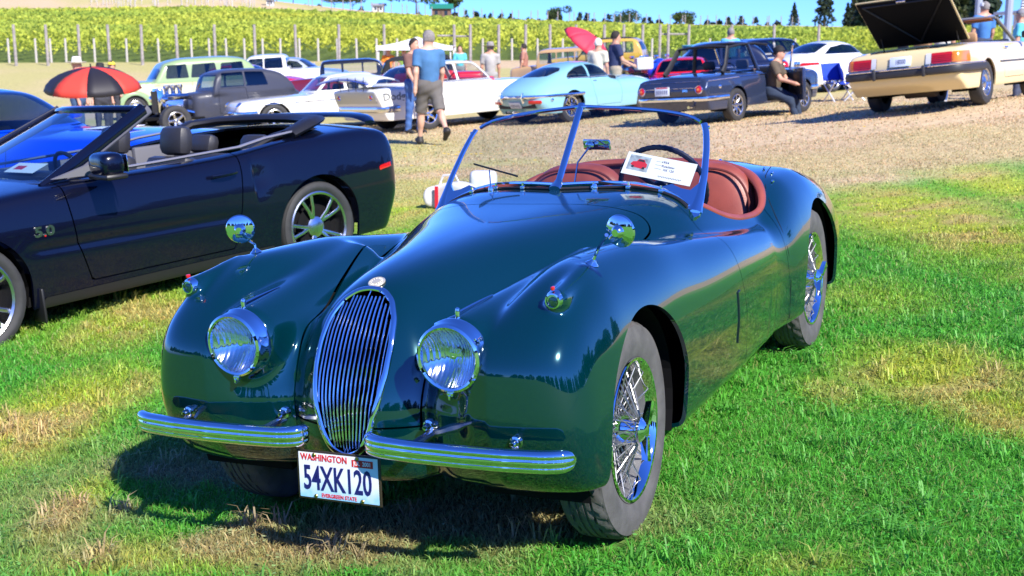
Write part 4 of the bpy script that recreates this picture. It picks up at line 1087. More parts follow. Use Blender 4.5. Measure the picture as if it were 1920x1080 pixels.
        # front wing badge
        m2 = frame(c.surf((-.50, sg*1.3, .70), (0, -sg, 0))+np.array([0, sg*.003, 0]), (-sg, 0, 0), (0, .05*sg, 1))
        e = empty('wing_badge', m2, r); lettering('badge_digits', '5.0', .085, ALU, e, Matrix.Identity(4), bold=.0035, depth=.004, sx=1.3)
        MB().box((-.0, -.026, .003), (.010, .010, .008)).build('badge_dot', REDLENS, e)
        MB().box((-.43, sg*.87, .24), (.02, .14, .22), bev=.01).build('mud_flap', BLACK, r)
    # card on the dash
    cd = empty('dash_card', M @ frame((-.80, .25, 1.045), (0, 1, 0), (-.9, 0, .35))); tag(cd, 'white card with a small red picture lying on the dashboard of the black convertible', 'card')
    MB().box((0, 0, 0), (.38, .13, .002)).build('card_sheet', WHITE, cd, smooth=False)
    MB().box((-.07, 0, .0015), (.12, .05, .001)).build('photo_print', bpy.data.materials['photo_red'], cd, smooth=False)
black_convertible()

# ---------------------------------------------------------------- parked row behind
SEATD = mat('dark_vinyl', (.03, .03, .035), .6); TANS = mat('tan_seat', (.42, .24, .12), .6); REDV = mat('red_vinyl', (.5, .02, .05), .5)
PLATE = mat('plate_white', (.65, .72, .8), .4)
def place(px, py, heading, depth=None):
    """stand something on the ground seen at pixel px, py (or at pixel column px, given distance)"""
    if depth is None: p = ground(px, py)
    else: p = at(px, 540, depth); p = np.array([(px-960)/FPX*depth, depth, 0])
    return stand(p[0], p[1], R(heading))
def offset(M, dx, dy=0):
    """slide a thing along its own axes but keep it on the ground"""
    v = M @ Vector((dx, dy, 0)); a = M.col[0]; return stand(v.x, v.y, math.atan2(a[1], a[0]))

def targa_saloon():
    PT = paint('slate_blue_metallic', (.035, .05, .10), .35); CR = CHROME
    M = offset(place(1382, 227, 49), 2.5, .76)
    P = dict(paint=PT, wb=2.5, xf=.72, xr=-3.50, res=.024, k=.035, kf=.03, crown=.05, tuck=.10, tumb=.16, zm=.66, sill=.24, bow=.10, rbow=.03, sm=.04, flange=.02,
        top=[(.9, .72), (.66, .80), (.4, .855), (-.5, .885), (-1.5, .89), (-2.6, .895), (-3.2, .87), (-3.6, .83)], plan=[(.9, .74), (.4, .785), (-.8, .795), (-2.4, .79), (-3.2, .76), (-3.6, .73)],
        front=[(0, .55), (.4, .68), (.7, .72), (.9, .60)], rear=[(0, -3.2), (.3, -3.36), (.5, -3.46), (.62, -3.50), (.74, -3.44), (.9, -3.40)],
        arches=[(0, .31, .335), (-2.5, .31, .335)], flare=[(0, .42, .018), (-2.5, .42, .018)], wheel=(.30, .19, .185, 'minilite', ALU), track=.70)
    c = Car('targa_saloon', 'slate blue vintage small saloon with roll-bar top and its near door open', M, P)
    c.patch('opening', PT, 'top', [(-.62, -.1), (-.62, .55), (-2.35, .60), (-2.50, .5), (-2.50, -.1)], x=.75, keep=False, halves=False)
    c.patch('doorway', PT, 'right', [(-.55, .30), (-.50, .6), (-.55, 1.2), (-1.50, 1.2), (-1.50, .45), (-1.42, .30)], keep=False, ymin=.3)
    c.patch('boot_lid', PT, 'rear', [(0, .50), (0, .84), (.56, .83), (.56, .50)], x=-3.2, gap=.008, halves=False)
    c.patch('door', PT, 'left', [(-.55, .30), (-.50, .6), (-.55, 1.2), (-1.50, 1.2), (-1.50, .45), (-1.42, .30)], gap=.008, ymin=.3)
    c.patch('side_indicator', AMBER, 'front', [(.62, .66), (.62, .72), (.74, .72), (.74, .66)], x=.4, offset=.005)
    c.finish(); r = c.root
    c.trim([(.55, .79), (-1, .80), (-2.4, .80), (-3.38, .775)], .010)
    c.around(.775, -3.6, .010, CHROME, 'rear_trim', wrap=0, off=.0); c.around(.665, -3.6, .011, CHROME, 'boot_moulding', wrap=0, ym=.72, off=.004)
    c.around(.47, -3.6, .045, CHROME, 'rear_bumper', wrap=.55, flat=(.5, .9)); c.around(.47, .9, .045, CHROME, 'front_bumper', front=True, wrap=.4, flat=(.5, .9))
    for sg in (1, -1):
        o = c.on('tail_lamp', MB().lathe([(0, .03), (.04, .028), (.058, .018), (.062, .005), (.062, -.03)], 24), REDLENS, (-3.9, sg*.60, .63), (1, 0, 0), parent=r)
        MB().lathe([(.060, .012), (.068, .018), (.075, .008), (.075, -.03)], 24).build('lamp_ring', CHROME, o); MB().lathe([(0, .033), (.024, .032)], 16).build('amber_centre', AMBER, o)
        MB().tube([(.05, sg*.66, .87), (-.60, sg*.655, .89)], .004).build('bonnet_seam', BLACK, r)
    c.on('fuel_cap', MB().lathe([(0, .02), (.02, .018), (.035, .008), (.04, 0)], 20), CHROME, (-3.05, -1.2, .66), (0, 1, 0))
    plate_on(c, None, (-3.9, 0.15, .62), (1, 0, 0), PLATE, INK, .31, .155, .075, top=REDINK)
    # lettering right of the plate
    p = c.surf((-3.9, -.32, .62), (1, 0, 0)); o = empty('boot_badge', frame(p+np.array([-.008, 0, 0]), (0, -1, 0), (.1, 0, 1)), r); lettering('badge_digits', '2002', .055, CHROME, o, Matrix.Identity(4), bold=.002)
    MB().tube([(-3.40, -.42, .33), (-3.56, -.42, .33)], .025, 10).build('exhaust_tip', CHROME, r)
    # bar over the cabin, pillars, glass
    BK = mat('black_vinyl_top', (.012, .012, .014), .6); BP = PT
    for sg in (1, -1):
        MB().tube([(-.62, sg*.66, .90), (-1.02, sg*.56, 1.34)], .022, 8, flat=(1, 1)).build('windscreen_pillar', CHROME, r)
        MB().tube([(-1.02, sg*.56, 1.34), (-1.5, sg*.555, 1.375), (-1.95, sg*.55, 1.37), (-2.35, sg*.52, 1.33)], .028, 8, flat=(1.3, .8)).build('roof_rail', BK, r)
        MB().tube([(-1.60, sg*.69, .88), (-1.72, sg*.56, 1.36)], .035, 8, flat=(1.3, .6)).build('centre_pillar', PT if sg < 0 else BK, r)
        MB().tube([(-2.72, sg*.62, .88), (-2.58, sg*.60, 1.0), (-2.35, sg*.52, 1.33)], .040, 8, flat=(.8, 1.5)).build('rear_pillar', BK, r)
        MB().add([(-1.62, sg*.685, .90), (-2.50, sg*.665, .91), (-2.28, sg*.55, 1.31), (-1.74, sg*.57, 1.34)], [(0, 1, 2, 3)]).build('quarter_window', GLASS, r, smooth=False)
        MB().tube([(-1.60, sg*.69, .90), (-2.55, sg*.67, .905)], .010).build('window_sill_trim', CHROME, r)
    MB().tube([(-2.35, t*.53, 1.335+.03*(1-t*t)) for t in np.linspace(-1, 1, 9)], .035, 8, flat=(1.4, .7)).build('rear_roof_bow', BK, r)
    MB().tube([(-1.02, t*.56, 1.345+.03*(1-t*t)) for t in np.linspace(-1, 1, 9)], .022, 8).build('windscreen_header', BK, r)
    MB().tube([(-1.72, t*.56, 1.365+.03*(1-t*t)) for t in np.linspace(-1, 1, 9)], .045, 8, flat=(1.6, .6)).build('roll_bar', BK, r)
    sheet('windscreen', lambda u, v: (-.60-.06*(2*u-1)**2-.40*v, (2*u-1)*(.66-.10*v), .90+.45*v), 8, 3, GLASS, r)
    MB().box((-1.5, 0, .38), (1.9, 1.3, .05)).build('cabin_floor', DARK, r, smooth=False); c.seats(-1.45, .5, .42, SEATD, (.36, -.36)); c.dash(-.72, .84)
    MB().box((-2.30, 0, .72), (.16, 1.1, .36), ry=R(-14), bev=.05).build('rear_seatback', SEATD, r)
    # open door
    d = empty('door', Matrix.Translation((-.56, -.79, 0)) @ Matrix.Rotation(R(44), 4, 'Z'), r)
    MB().box((-.47, 0, .58), (.94, .07, .60), bev=.025).build('door_panel', PT, d); MB().box((-.47, .045, .60), (.80, .03, .42), bev=.01).build('door_card', BLACK, d)
    MB().tube([(-.0, 0, .87), (-.30, .02, 1.29), (-.36, .02, 1.31)], .018, 6).build('window_frame', CHROME, d); MB().box((-.72, -.045, .72), (.12, .02, .03), bev=.008).build('door_handle', CHROME, d)
    o = MB().box((0, 0, 0), (.05, .12, .09), bev=.02).build('door_mirror', CHROME, d); o.location = (-.14, -.10, .93)
    return M
BMWM = targa_saloon()

def fastback_coupe():
    PT = paint('pale_blue_paint', (.22, .46, .56)); M = offset(place(1068, 229, 46), 2.44, .66)
    P = dict(paint=PT, wb=2.44, xf=.95, xr=-3.42, res=.024, k=.10, kf=.09, crown=.10, tuck=.22, tumb=.20, zm=.60, sill=.20, bow=.30, rbow=.10, sm=.1, flange=.02,
        top=[(1.0, .56), (.7, .70), (.2, .84), (-.3, .88), (-.9, .87), (-1.6, .86), (-2.3, .90), (-2.7, .88), (-3.1, .78), (-3.5, .66)],
        plan=[(1.0, .50), (.5, .72), (0, .80), (-.8, .80), (-1.6, .80), (-2.4, .83), (-3.0, .76), (-3.5, .60)],
        front=[(0, .6), (.4, .93), (.6, .90), (.8, .7)], rear=[(0, -3.0), (.3, -3.24), (.45, -3.36), (.6, -3.42), (.75, -3.36), (.95, -3.2)],
        roof=[(-.78, .80), (-1.0, 1.02), (-1.22, 1.17), (-1.5, 1.225), (-1.85, 1.215), (-2.3, 1.13), (-2.7, 1.00), (-3.1, .84), (-3.3, .74)], cw=.66, tt=.42, kc=.07, belt=.86, rcrown=.22, kb=.05, cplan=.05,
        arches=[(0, .33, .345), (-2.44, .33, .335)], flare=[(-2.44, .5, .02), (0, .5, .02)], wheel=(.325, .18, .20, 'wire', CHROME), track=.66)
    c = Car('fastback_coupe', 'pale blue vintage fastback coupe seen from behind, between the white coupe and slate blue saloon', M, P)
    BG = glassmat('blue_smoke_glass', (.18, .25, .30), 1.6)
    c.patch('windscreen', BG, 'front', [(0, .91), (0, 1.16), (.44, 1.13), (.55, .93)], x=-1.20, gap=.012, halves=False)
    c.patch('side_window', BG, 'side', [(-1.02, .91), (-1.15, 1.03), (-1.36, 1.13), (-1.66, 1.15), (-1.70, .91)], rad=.01, gap=.012, ymin=.3)
    c.patch('quarter_window', BG, 'side', [(-1.78, .91), (-1.76, 1.13), (-2.0, 1.10), (-2.28, 1.00), (-2.40, .92)], rad=.01, gap=.012, ymin=.3)
    c.patch('rear_window', BG, 'top', [(-2.32, -.1), (-2.30, .30), (-2.42, .385), (-2.72, .33), (-2.80, .2), (-2.82, -.1)], x=.9, rad=.02, gap=.012, halves=False)
    c.door([(-.86, .30), (-.84, .88), (-1.72, .885), (-1.76, .6), (-1.66, .30)])
    c.patch('bonnet_seam', BLACK, 'side', [(-.60, .3), (-.60, .86), (-.592, .86), (-.592, .3)], keep=False)
    c.finish(); r = c.root
    for sg in (1, -1):
        MB().tube([(-1.02, sg*.655, .90), (-1.72, sg*.672, .895), (-2.42, sg*.655, .905)], .008).build('window_trim', CHROME, r)
        c.on('tail_lamp', MB().box((0, 0, .01), (.30, .075, .05), bev=.03), REDLENS, (-3.7, sg*.52, .47), (1, 0, 0)); c.on('reverse_lamp', MB().box((0, 0, .01), (.07, .06, .04), bev=.02), CHROME, (-3.7, sg*.74, .50), (1, 0, 0))
        p = c.surf((-3.7, sg*.30, .56), (1, 0, 0)); MB().tube([p+np.array([-.05, 0, -.10]), p+np.array([-.075, 0, 0]), p+np.array([-.05, 0, .10])], [.022, .03, .018], 8).build('overrider', CHROME, r)
        MB().tube([(-3.25, sg*.12, .25), (-3.52, sg*.10, .28)], .028, 10).build('exhaust_pipe', CHROME, r)
        c.on('door_handle', MB().box((0, 0, .01), (.12, .02, .02), bev=.008), CHROME, (-1.62, sg*1.2, .80), (0, -sg, 0))
    c.around(.575, -3.7, .032, CHROME, 'rear_bumper', wrap=.75, flat=(.6, 1)); plate_on(c, None, (-3.75, 0, .42), (1, 0, 0), PLATE, INK, .31, .15, .08)
    MB().box((-3.26, 0, .42), (.1, 1.0, .16)).build('lamp_recess', BLACK, r)
    c.seats(-1.6, .42, .40, SEATD, head=False); c.dash(-.95, .80)
fastback_coupe()

def race_saloon():
    PT = paint('warm_white_paint', (.80, .79, .72)); M = offset(place(806, 243, 40), 2.82, .80)
    P = dict(paint=PT, wb=2.82, xf=.85, xr=-4.15, res=.03, k=.03, kf=.03, crown=.045, tuck=.14, tumb=.12, zm=.68, sill=.24, bow=.05, rbow=.02, sm=.06, flange=.02,
        top=[(1, .78), (.5, .90), (-.5, .94), (-1.5, .945), (-2.6, .95), (-3.6, .95), (-4.2, .93)], plan=[(1, .80), (.4, .87), (-1, .885), (-3, .885), (-4.2, .84)],
        front=[(0, .6), (.4, .8), (.7, .85), (.95, .80)], rear=[(0, -3.7), (.3, -3.9), (.55, -4.02), (.8, -4.12), (1, -4.15)],
        roof=[(-.85, .85), (-1.15, 1.18), (-1.35, 1.36), (-1.7, 1.40), (-2.3, 1.39), (-2.75, 1.33), (-3.15, 1.05), (-3.35, .85)], cw=.76, tt=.42, kc=.04, belt=.93, rcrown=.08, cab=(-.8, -2.8),
        arches=[(0, .33, .36), (-2.82, .33, .36)], wheel=(.325, .2, .19, 'five', CHROME), track=.74)
    c = Car('race_saloon', 'white vintage race saloon with large grey lettering on its rear wing and red interior', M, P)
    BG = glassmat('deep_blue_glass', (.10, .17, .28), 2.0)
    c.patch('windscreen', GLASS, 'front', [(0, .97), (0, 1.33), (.52, 1.31), (.66, .98)], x=-1.45, gap=.015, halves=False)
    c.patch('side_window', GLASS, 'side', [(-1.12, .99), (-1.42, 1.31), (-1.9, 1.33), (-1.92, .99)], gap=.015, ymin=.3); c.patch('quarter_window', GLASS, 'side', [(-1.98, .99), (-1.97, 1.33), (-2.5, 1.32), (-2.66, .99)], gap=.015, ymin=.3)
    c.patch('rear_window', BG, 'rear', [(0, 1.00), (0, 1.31), (.5, 1.29), (.62, 1.0)], x=-2.72, gap=.015, halves=False)
    c.patch('boot_opening', PT, 'top', [(-3.50, -.1), (-3.50, .62), (-4.05, .62), (-4.05, -.1)], x=.8, keep=False, halves=False)
    c.patch('rear_panel', mat('silver_panel', (.45, .47, .50), .35, .6), 'rear', [(0, .62), (0, .86), (.74, .86), (.74, .62)], x=-3.9, offset=.004, halves=False)
    c.door([(-.95, .32), (-.90, .97), (-1.95, .97), (-1.98, .32)]); c.finish(); r = c.root
    p = [c.surf((x, -1.5, .74), (0, 1, 0)) for x in (-3.35, -3.95)]; mid = (p[0]+p[1])/2; n = c.nrm(mid)
    o = empty('wing_lettering', frame(mid+n*.006, p[0]-p[1], (0, 0, 1)), r); lettering('wing_text', 'Dodge', .21, mat('grey_lettering', (.12, .13, .14), .6), o, Matrix.Identity(4), bold=.004, sx=1.15)
    for sg in (1, -1):
        c.on('tail_lamp', MB().lathe([(0, .03), (.03, .028), (.045, .01), (.05, 0)], 20), REDLENS, (-4.6, sg*.60, .75), (1, 0, 0)); c.on('lamp_ring', MB().lathe([(.046, .01), (.055, .018), (.06, 0)], 20), CHROME, (-4.6, sg*.60, .75), (1, 0, 0))
        MB().tube([(-1.0, sg*.79, .965), (-2.8, sg*.79, .975), (-3.3, sg*.79, .965)], .010).build('belt_trim', CHROME, r)
    c.around(.50, -4.5, .06, DULLCHROME, 'rear_bumper', wrap=.35, flat=(.5, 1.0)); c.seats(-1.65, .45, .5, REDV, head=False); c.dash(-1.0, .92, REDV); c.seats(-2.45, .45, .45, REDV, (.3, -.3), head=False)
    # boot lid propped up, tied down with blue cord
    g = lambda u, v: (-3.45-.75*v, (2*u-1)*1.0+.28, 1.02+.08*math.sin(math.pi*v)+.10*math.sin(math.pi*u)+.02)
    sheet('boot_lid', g, 16, 6, mat('pale_silver_lid', (.60, .64, .70), .4, .1), r, .03)
    cord = mat('blue_cord', (.02, .08, .5), .6); L = [np.array(g(u, 1))+np.array([-.03, 0, -.02]) for u in np.linspace(0, 1, 12)]
    MB().tube(L, .012, 6).build('tie_cord', cord, r)
    for y in (-.55, -.25, .05, .4): MB().tube([(-4.21, y, 1.16), (-4.20, y*.9, .88)], .008, 5).build('tie_strap', BLACK, r)
race_saloon()

def roadster_with_open_boot():
    PT = paint('pale_cream_paint', (.74, .60, .32));     v = place(1829, 192, 52, 18.5) @ Vector((2.46, .72, 0)); M = stand(v.x, v.y, R(52))
    P = dict(paint=PT, wb=2.46, xf=.80, xr=-3.55, res=.022, k=.035, kf=.035, crown=.03, tuck=.13, tumb=.10, zm=.62, sill=.24, bow=.08, rbow=.05, sm=.05, flange=.02,
        top=[(.9, .78), (.4, .86), (-.5, .91), (-1.5, .925), (-2.6, .93), (-3.2, .90), (-3.7, .85)], plan=[(.9, .82), (.3, .87), (-1, .885), (-2.5, .88), (-3.2, .85), (-3.7, .80)],
        front=[(0, .6), (.4, .78), (.8, .74)], rear=[(0, -3.1), (.26, -3.30), (.42, -3.5), (.6, -3.55), (.9, -3.47)],
        arches=[(0, .32, .345), (-2.46, .32, .345)], flare=[(-2.46, .4, .012), (0, .4, .012)], wheel=(.318, .2, .19, 'benz', ALU), track=.76)
    c = Car('cream_convertible', 'cream vintage convertible with its black-lined boot lid raised and wide ribbed tail lamps', M, P)
    c.patch('opening', PT, 'top', [(-.72, -.1), (-.72, .6), (-2.10, .66), (-2.25, .5), (-2.25, -.1)], x=.75, keep=False, halves=False)
    c.patch('boot_opening', PT, 'top', [(-2.62, -.1), (-2.62, .60), (-3.36, .60), (-3.42, .5), (-3.44, -.1)], x=.75, keep=False, halves=False)
    c.door([(-.70, .36), (-.66, .6), (-.70, 1.1), (-1.72, 1.1), (-1.74, .6), (-1.68, .36)])
    for (a, b_, mtl, nm) in ((.44, .72, REDLENS, 'tail_lamp'), (.72, .90, AMBER, 'turn_lamp'), (.36, .44, mat('clear_lens', (.6, .6, .62), .2), 'reverse_lamp')):
        c.patch(nm, mtl, 'rear', [(a, .645), (a, .79), (b_-.004, .79), (b_-.004, .645)], x=-3.15, offset=.012)
    c.finish(); r = c.root
    RUB = mat('rubber_strip', (.03, .03, .035), .5); b = MB()
    c.around(.56, -3.8, .065, RUB, 'rear_bumper', wrap=.75, flat=(.7, 1.0), off=.05); c.around(.615, -3.8, .022, CHROME, 'bumper_chrome', wrap=.75, flat=(1.2, .6), off=.07)
    for sg in (1, -1):
        for z in (.675, .70, .725, .75): MB().tube([c.surf((-3.9, sg*y, z), (1, 0, 0))+np.array([-.014, 0, 0]) for y in (.45, .6, .75)], .004, 5).build('lamp_rib', mat('dark_red_rib', (.12, .005, .005), .4), r)
        p = c.surf((-3.9, sg*.36, .56), (1, 0, 0))+np.array([-.11, 0, 0]); MB().box(p, (.05, .05, .16), bev=.02).build('overrider', RUB, r)
        c.trim([(.5, .60), (-.6, .60), (-1.9, .60)], .012, RUB, 'side_strip', sides=(sg,)); c.on('door_handle', MB().box((0, 0, .015), (.16, .03, .03), bev=.01), CHROME, (-1.6, sg*1.3, .80), (0, -sg, 0))
        MB().tube([(-.70, sg*.74, .90), (-1.12, sg*.60, 1.27)], .030, 8, flat=(1.2, .7)).build('windscreen_pillar', mat('grey_pillar', (.2, .2, .21), .5), r)
        MB().box((-1.13, sg*.34, 1.25), (.16, .42, .02), ry=R(12), bev=.008).build('sun_visor', mat('brown_visor', (.28, .09, .025), .6), r)
        o = MB().box((0, 0, 0), (.10, .17, .11), bev=.03).build('door_mirror', BLACK, r); o.location = (-.83, sg*.98, .98)
    plate_on(c, '18000', (-3.9, 0.0, .715), (1, 0, 0), PLATE, INK, .31, .145, .10)
    MB().tube([(-1.12, t*.60, 1.275+.02*(1-t*t)) for t in np.linspace(-1, 1, 9)], .024, 8).build('windscreen_header', bpy.data.materials['grey_pillar'], r)
    sheet('windscreen', lambda u, v: (-.68-.08*(2*u-1)**2-.40*v, (2*u-1)*(.74-.13*v), .91+.35*v), 8, 3, GLASS, r)
    MB().box((-1.45, 0, .40), (1.6, 1.4, .05)).build('cabin_floor', DARK, r, smooth=False); c.seats(-1.55, .48, .42, TANS, (.36, -.36)); c.dash(-.80, .86)
    MB().box((-3.02, 0, .55), (.78, 1.18, .03)).box((-2.64, 0, .72), (.03, 1.2, .34)).build('boot_lining', BLACK, r, smooth=False)
    # raised lid
    lid = empty('boot_lid', Matrix.Translation((-2.62, 0, .945)) @ Matrix.Rotation(R(38), 4, 'Y'), r)
    MB().box((-.52, 0, .035), (1.06, 1.36, .022), bev=.01).build('lid_skin', PT, lid); MB().box((-.52, 0, .012), (1.03, 1.32, .022), bev=.005).build('lid_lining', mat('black_liner', (.006, .006, .007), .9, spec=.15), lid)
    for a, b_ in (((-.08, 0), (-.98, .58)), ((-.08, 0), (-.98, -.58)), ((-.98, -.58), (-.98, .58))): MB().tube([(a[0], a[1], -.006), (b_[0], b_[1], -.006)], .014, 6).build('lid_brace', BLACK, lid)
    MB().box((-1.0, 0, 0), (.06, .14, .03), bev=.01).build('lid_latch', DULLCHROME, lid)
    for sg in (1, -1): MB().tube([(-2.68, sg*.56, .86), (-2.82, sg*.56, 1.14)], .010).build('lid_stay', BLACK, r)
    MB().lathe([(.0, -.25), (.12, -.22), (.12, .22), (.0, .25)], 16, 'y', c=(-3.05, -.1, .30)).build('silencer', mat('rusty_steel', (.06, .045, .035), .7, .5), r)
    return M
SLM = roadster_with_open_boot()

def rear_sports_coupe():
    PT = paint('bright_white_paint', (.82, .82, .80)); M = offset(stand(13*.5+.6, 33.5, R(40)), 0)
    v = np.array([(1555-960)/FPX*34.0, 34.0]); M = stand(v[0]+1.0, v[1]+.8, R(38))
    P = dict(paint=PT, wb=2.35, xf=.95, xr=-3.35, res=.035, k=.08, kf=.10, crown=.10, tuck=.15, tumb=.18, zm=.62, sill=.20, bow=.25, rbow=.22, sm=.1, flange=.02,
        top=[(1, .6), (.5, .82), (0, .88), (-.8, .86), (-2.2, .92), (-2.8, .92), (-3.4, .84)], plan=[(1, .72), (.3, .88), (-1, .88), (-2.3, .93), (-3.0, .90), (-3.4, .78)],
        front=[(0, .7), (.4, .93), (.8, .6)], rear=[(0, -3.1), (.4, -3.32), (.65, -3.35), (.9, -3.15)],
        roof=[(-.5, .80), (-.9, 1.08), (-1.2, 1.25), (-1.6, 1.30), (-2.0, 1.26), (-2.5, 1.10), (-3.0, .90), (-3.2, .8)], cw=.74, tt=.45, kc=.08, belt=.9, rcrown=.16, kb=.05, cplan=.06,
        arches=[(0, .33, .36), (-2.35, .33, .36)], wheel=(.33, .24, .23, 'five', ALU), track=.77)
    c = Car('white_sports_coupe', 'white modern sports coupe with a dark sloping rear window, left of the cream convertible', M, P); BG = bpy.data.materials['blue_smoke_glass']
    c.patch('windscreen', BG, 'front', [(0, .95), (0, 1.23), (.50, 1.20), (.62, .96)], x=-1.2, halves=False)
    c.patch('side_window', BG, 'side', [(-.95, .95), (-1.2, 1.16), (-1.6, 1.20), (-2.1, 1.14), (-2.45, .97)], ymin=.3); c.patch('rear_window', BG, 'top', [(-2.02, -.1), (-2.02, .42), (-2.6, .46), (-2.72, .3), (-2.75, -.1)], x=.9, halves=False)
    c.patch('tail_lamp', REDLENS, 'rear', [(.48, .70), (.50, .78), (.88, .78), (.88, .72)], x=-2.9, offset=.006); c.door([(-.78, .3), (-.72, .93), (-1.8, .93), (-1.9, .3)]); c.finish()
    plate_on(c, None, (-3.7, 0, .55), (1, 0, 0), PLATE, INK, .3, .14, .08)
rear_sports_coupe()

def simple_car(name, label, M, paint_m, kind='sedan', glass=None, wheel_style='five', res=.045, group=None, scale=1.0, seatm=None, roof_m=None):
    """the further cars, each with its own outline"""
    K = {
     'sedan': dict(wb=2.7, xf=.9, xr=-3.7, top=[(1, .68), (.6, .80), (0, .90), (-.8, .96), (-2.6, 1.0), (-3.2, 1.03), (-3.8, .98)], plan=[(1, .72), (.4, .86), (-1, .90), (-3, .88), (-3.8, .78)], front=[(0, .7), (.4, .9), (.8, .75)], rear=[(0, -3.4), (.5, -3.7), (1, -3.6)],
        roof=[(-.35, .85), (-.8, 1.13), (-1.2, 1.36), (-1.7, 1.44), (-2.4, 1.42), (-2.9, 1.28), (-3.4, 1.02), (-3.5, .9)], cw=.78, tt=.42, belt=.95, win=[(-.85, 1.0), (-1.25, 1.30), (-1.75, 1.36), (-2.4, 1.34), (-2.85, 1.2), (-3.0, 1.04)], wind=(-1.2, 1.0, 1.36), back=(-2.7, 1.04, 1.34), wheel=(.33, .21, .22, wheel_style, ALU)),
     'box': dict(wb=2.55, xf=.75, xr=-3.5, top=[(1, .84), (.5, .90), (-.5, .93), (-2.6, .94), (-3.7, .90)], plan=[(1, .78), (-1, .82), (-3.7, .78)], front=[(0, .6), (.5, .75), (.9, .72)], rear=[(0, -3.2), (.5, -3.5), (1, -3.45)],
        roof=[(-.5, .8), (-.85, 1.15), (-1.1, 1.38), (-1.6, 1.43), (-2.3, 1.42), (-2.6, 1.33), (-2.95, .98), (-3.0, .8)], cw=.70, tt=.30, belt=.93, win=[(-.82, .98), (-1.1, 1.32), (-1.7, 1.36), (-2.4, 1.34), (-2.6, .98)], wind=(-1.1, .98, 1.36), back=(-2.55, 1.0, 1.34), wheel=(.31, .19, .19, wheel_style, ALU)),
     'low': dict(wb=2.9, xf=.85, xr=-4.0, top=[(1, .70), (.5, .78), (-.5, .82), (-2.6, .84), (-3.6, .84), (-4.1, .80)], plan=[(1, .80), (-1, .88), (-4.1, .80)], front=[(0, .6), (.5, .85), (.9, .80)], rear=[(0, -3.6), (.5, -4.0), (1, -3.95)],
        roof=[(-.75, .7), (-1.1, 1.0), (-1.35, 1.20), (-1.7, 1.25), (-2.3, 1.24), (-2.5, 1.16), (-2.8, .82), (-2.85, .7)], cw=.74, tt=.35, belt=.83, win=[(-1.1, .88), (-1.38, 1.15), (-1.7, 1.18), (-2.15, 1.17), (-2.2, .88)], wind=(-1.4, .88, 1.18), back=(-2.4, .90, 1.15), wheel=(.33, .2, .2, wheel_style, ALU)),
     'muscle': dict(wb=2.95, xf=.98, xr=-4.0, top=[(1.1, .80), (.6, .88), (0, .93), (-1, .97), (-2.6, 1.02), (-3.3, 1.06), (-4.1, 1.0)], plan=[(1.1, .86), (.4, .94), (-1, .95), (-2.9, .98), (-4.1, .90)], front=[(0, .8), (.5, .98), (.9, .92)], rear=[(0, -3.7), (.5, -4.0), (1.0, -3.95)],
        roof=[(-.75, .9), (-1.15, 1.15), (-1.5, 1.36), (-2.0, 1.42), (-2.6, 1.40), (-3.1, 1.25), (-3.6, 1.02), (-3.7, .9)], cw=.80, tt=.48, belt=.98, win=[(-1.2, 1.03), (-1.6, 1.32), (-2.1, 1.36), (-2.55, 1.34), (-2.85, 1.20), (-2.9, 1.05)], wind=(-1.5, 1.0, 1.36), back=(-2.9, 1.08, 1.34), wheel=(.36, .25, .26, wheel_style, ALU)),
     'wagon': dict(wb=2.95, xf=.75, xr=-4.05, top=[(.9, .98), (.4, 1.12), (-.4, 1.18), (-2.0, 1.16), (-4.2, 1.10)], plan=[(.9, .42), (.4, .55), (-.3, .74), (-1, .86), (-3.5, .86), (-4.2, .76)], front=[(0, .5), (.6, .75), (1.1, .70)], rear=[(0, -3.8), (.7, -4.05), (1.2, -4.0)],
        roof=[(-.55, 1.05), (-.80, 1.42), (-1.05, 1.72), (-1.8, 1.85), (-2.8, 1.86), (-3.5, 1.80), (-3.95, 1.50), (-4.05, 1.1)], cw=.83, tt=.22, belt=1.15, win=None, wind=(-.9, 1.22, 1.66), back=(-3.7, 1.25, 1.6), wheel=(.37, .18, .21, 'disc', ALU)),
     'prewar': dict(wb=2.85, xf=.35, xr=-3.6, top=[(.5, 1.05), (0, 1.10), (-.8, 1.14), (-2.0, 1.12), (-3.7, .95)], plan=[(.5, .26), (0, .32), (-.7, .50), (-1.2, .66), (-3.0, .68), (-3.7, .55)], front=[(0, .2), (.6, .35), (1.1, .35)], rear=[(0, -3.2), (.7, -3.6), (1.2, -3.4)],
        roof=[(-.92, 1.05), (-.97, 1.5), (-1.06, 1.70), (-1.4, 1.74), (-2.6, 1.74), (-3.05, 1.66), (-3.25, 1.4), (-3.35, 1.0)], cw=.68, tt=.08, belt=1.10, win=None, wind=(-1.0, 1.16, 1.62), back=(-3.1, 1.25, 1.55), wheel=(.37, .14, .24, 'wire', ALU)),
     'pickup': dict(wb=3.5, xf=.95, xr=-4.7, top=[(1, 1.05), (.4, 1.12), (-.6, 1.18), (-2.4, 1.2), (-4.8, 1.2)], plan=[(1, .9), (-1, .95), (-4.8, .95)], front=[(0, .8), (.6, .95), (1.1, .9)], rear=[(0, -4.6), (.6, -4.7), (1.2, -4.7)],
        roof=[(-.6, 1.1), (-1.1, 1.6), (-1.4, 1.82), (-2.0, 1.88), (-2.8, 1.87), (-3.05, 1.75), (-3.15, 1.1)], cw=.85, tt=.25, belt=1.2, win=[(-1.05, 1.26), (-1.4, 1.72), (-2.9, 1.76), (-2.95, 1.26)], wind=(-1.4, 1.25, 1.75), back=(-2.9, 1.3, 1.7), wheel=(.39, .25, .24, wheel_style, ALU)),
    }[kind]
    r = K['wheel'][0]
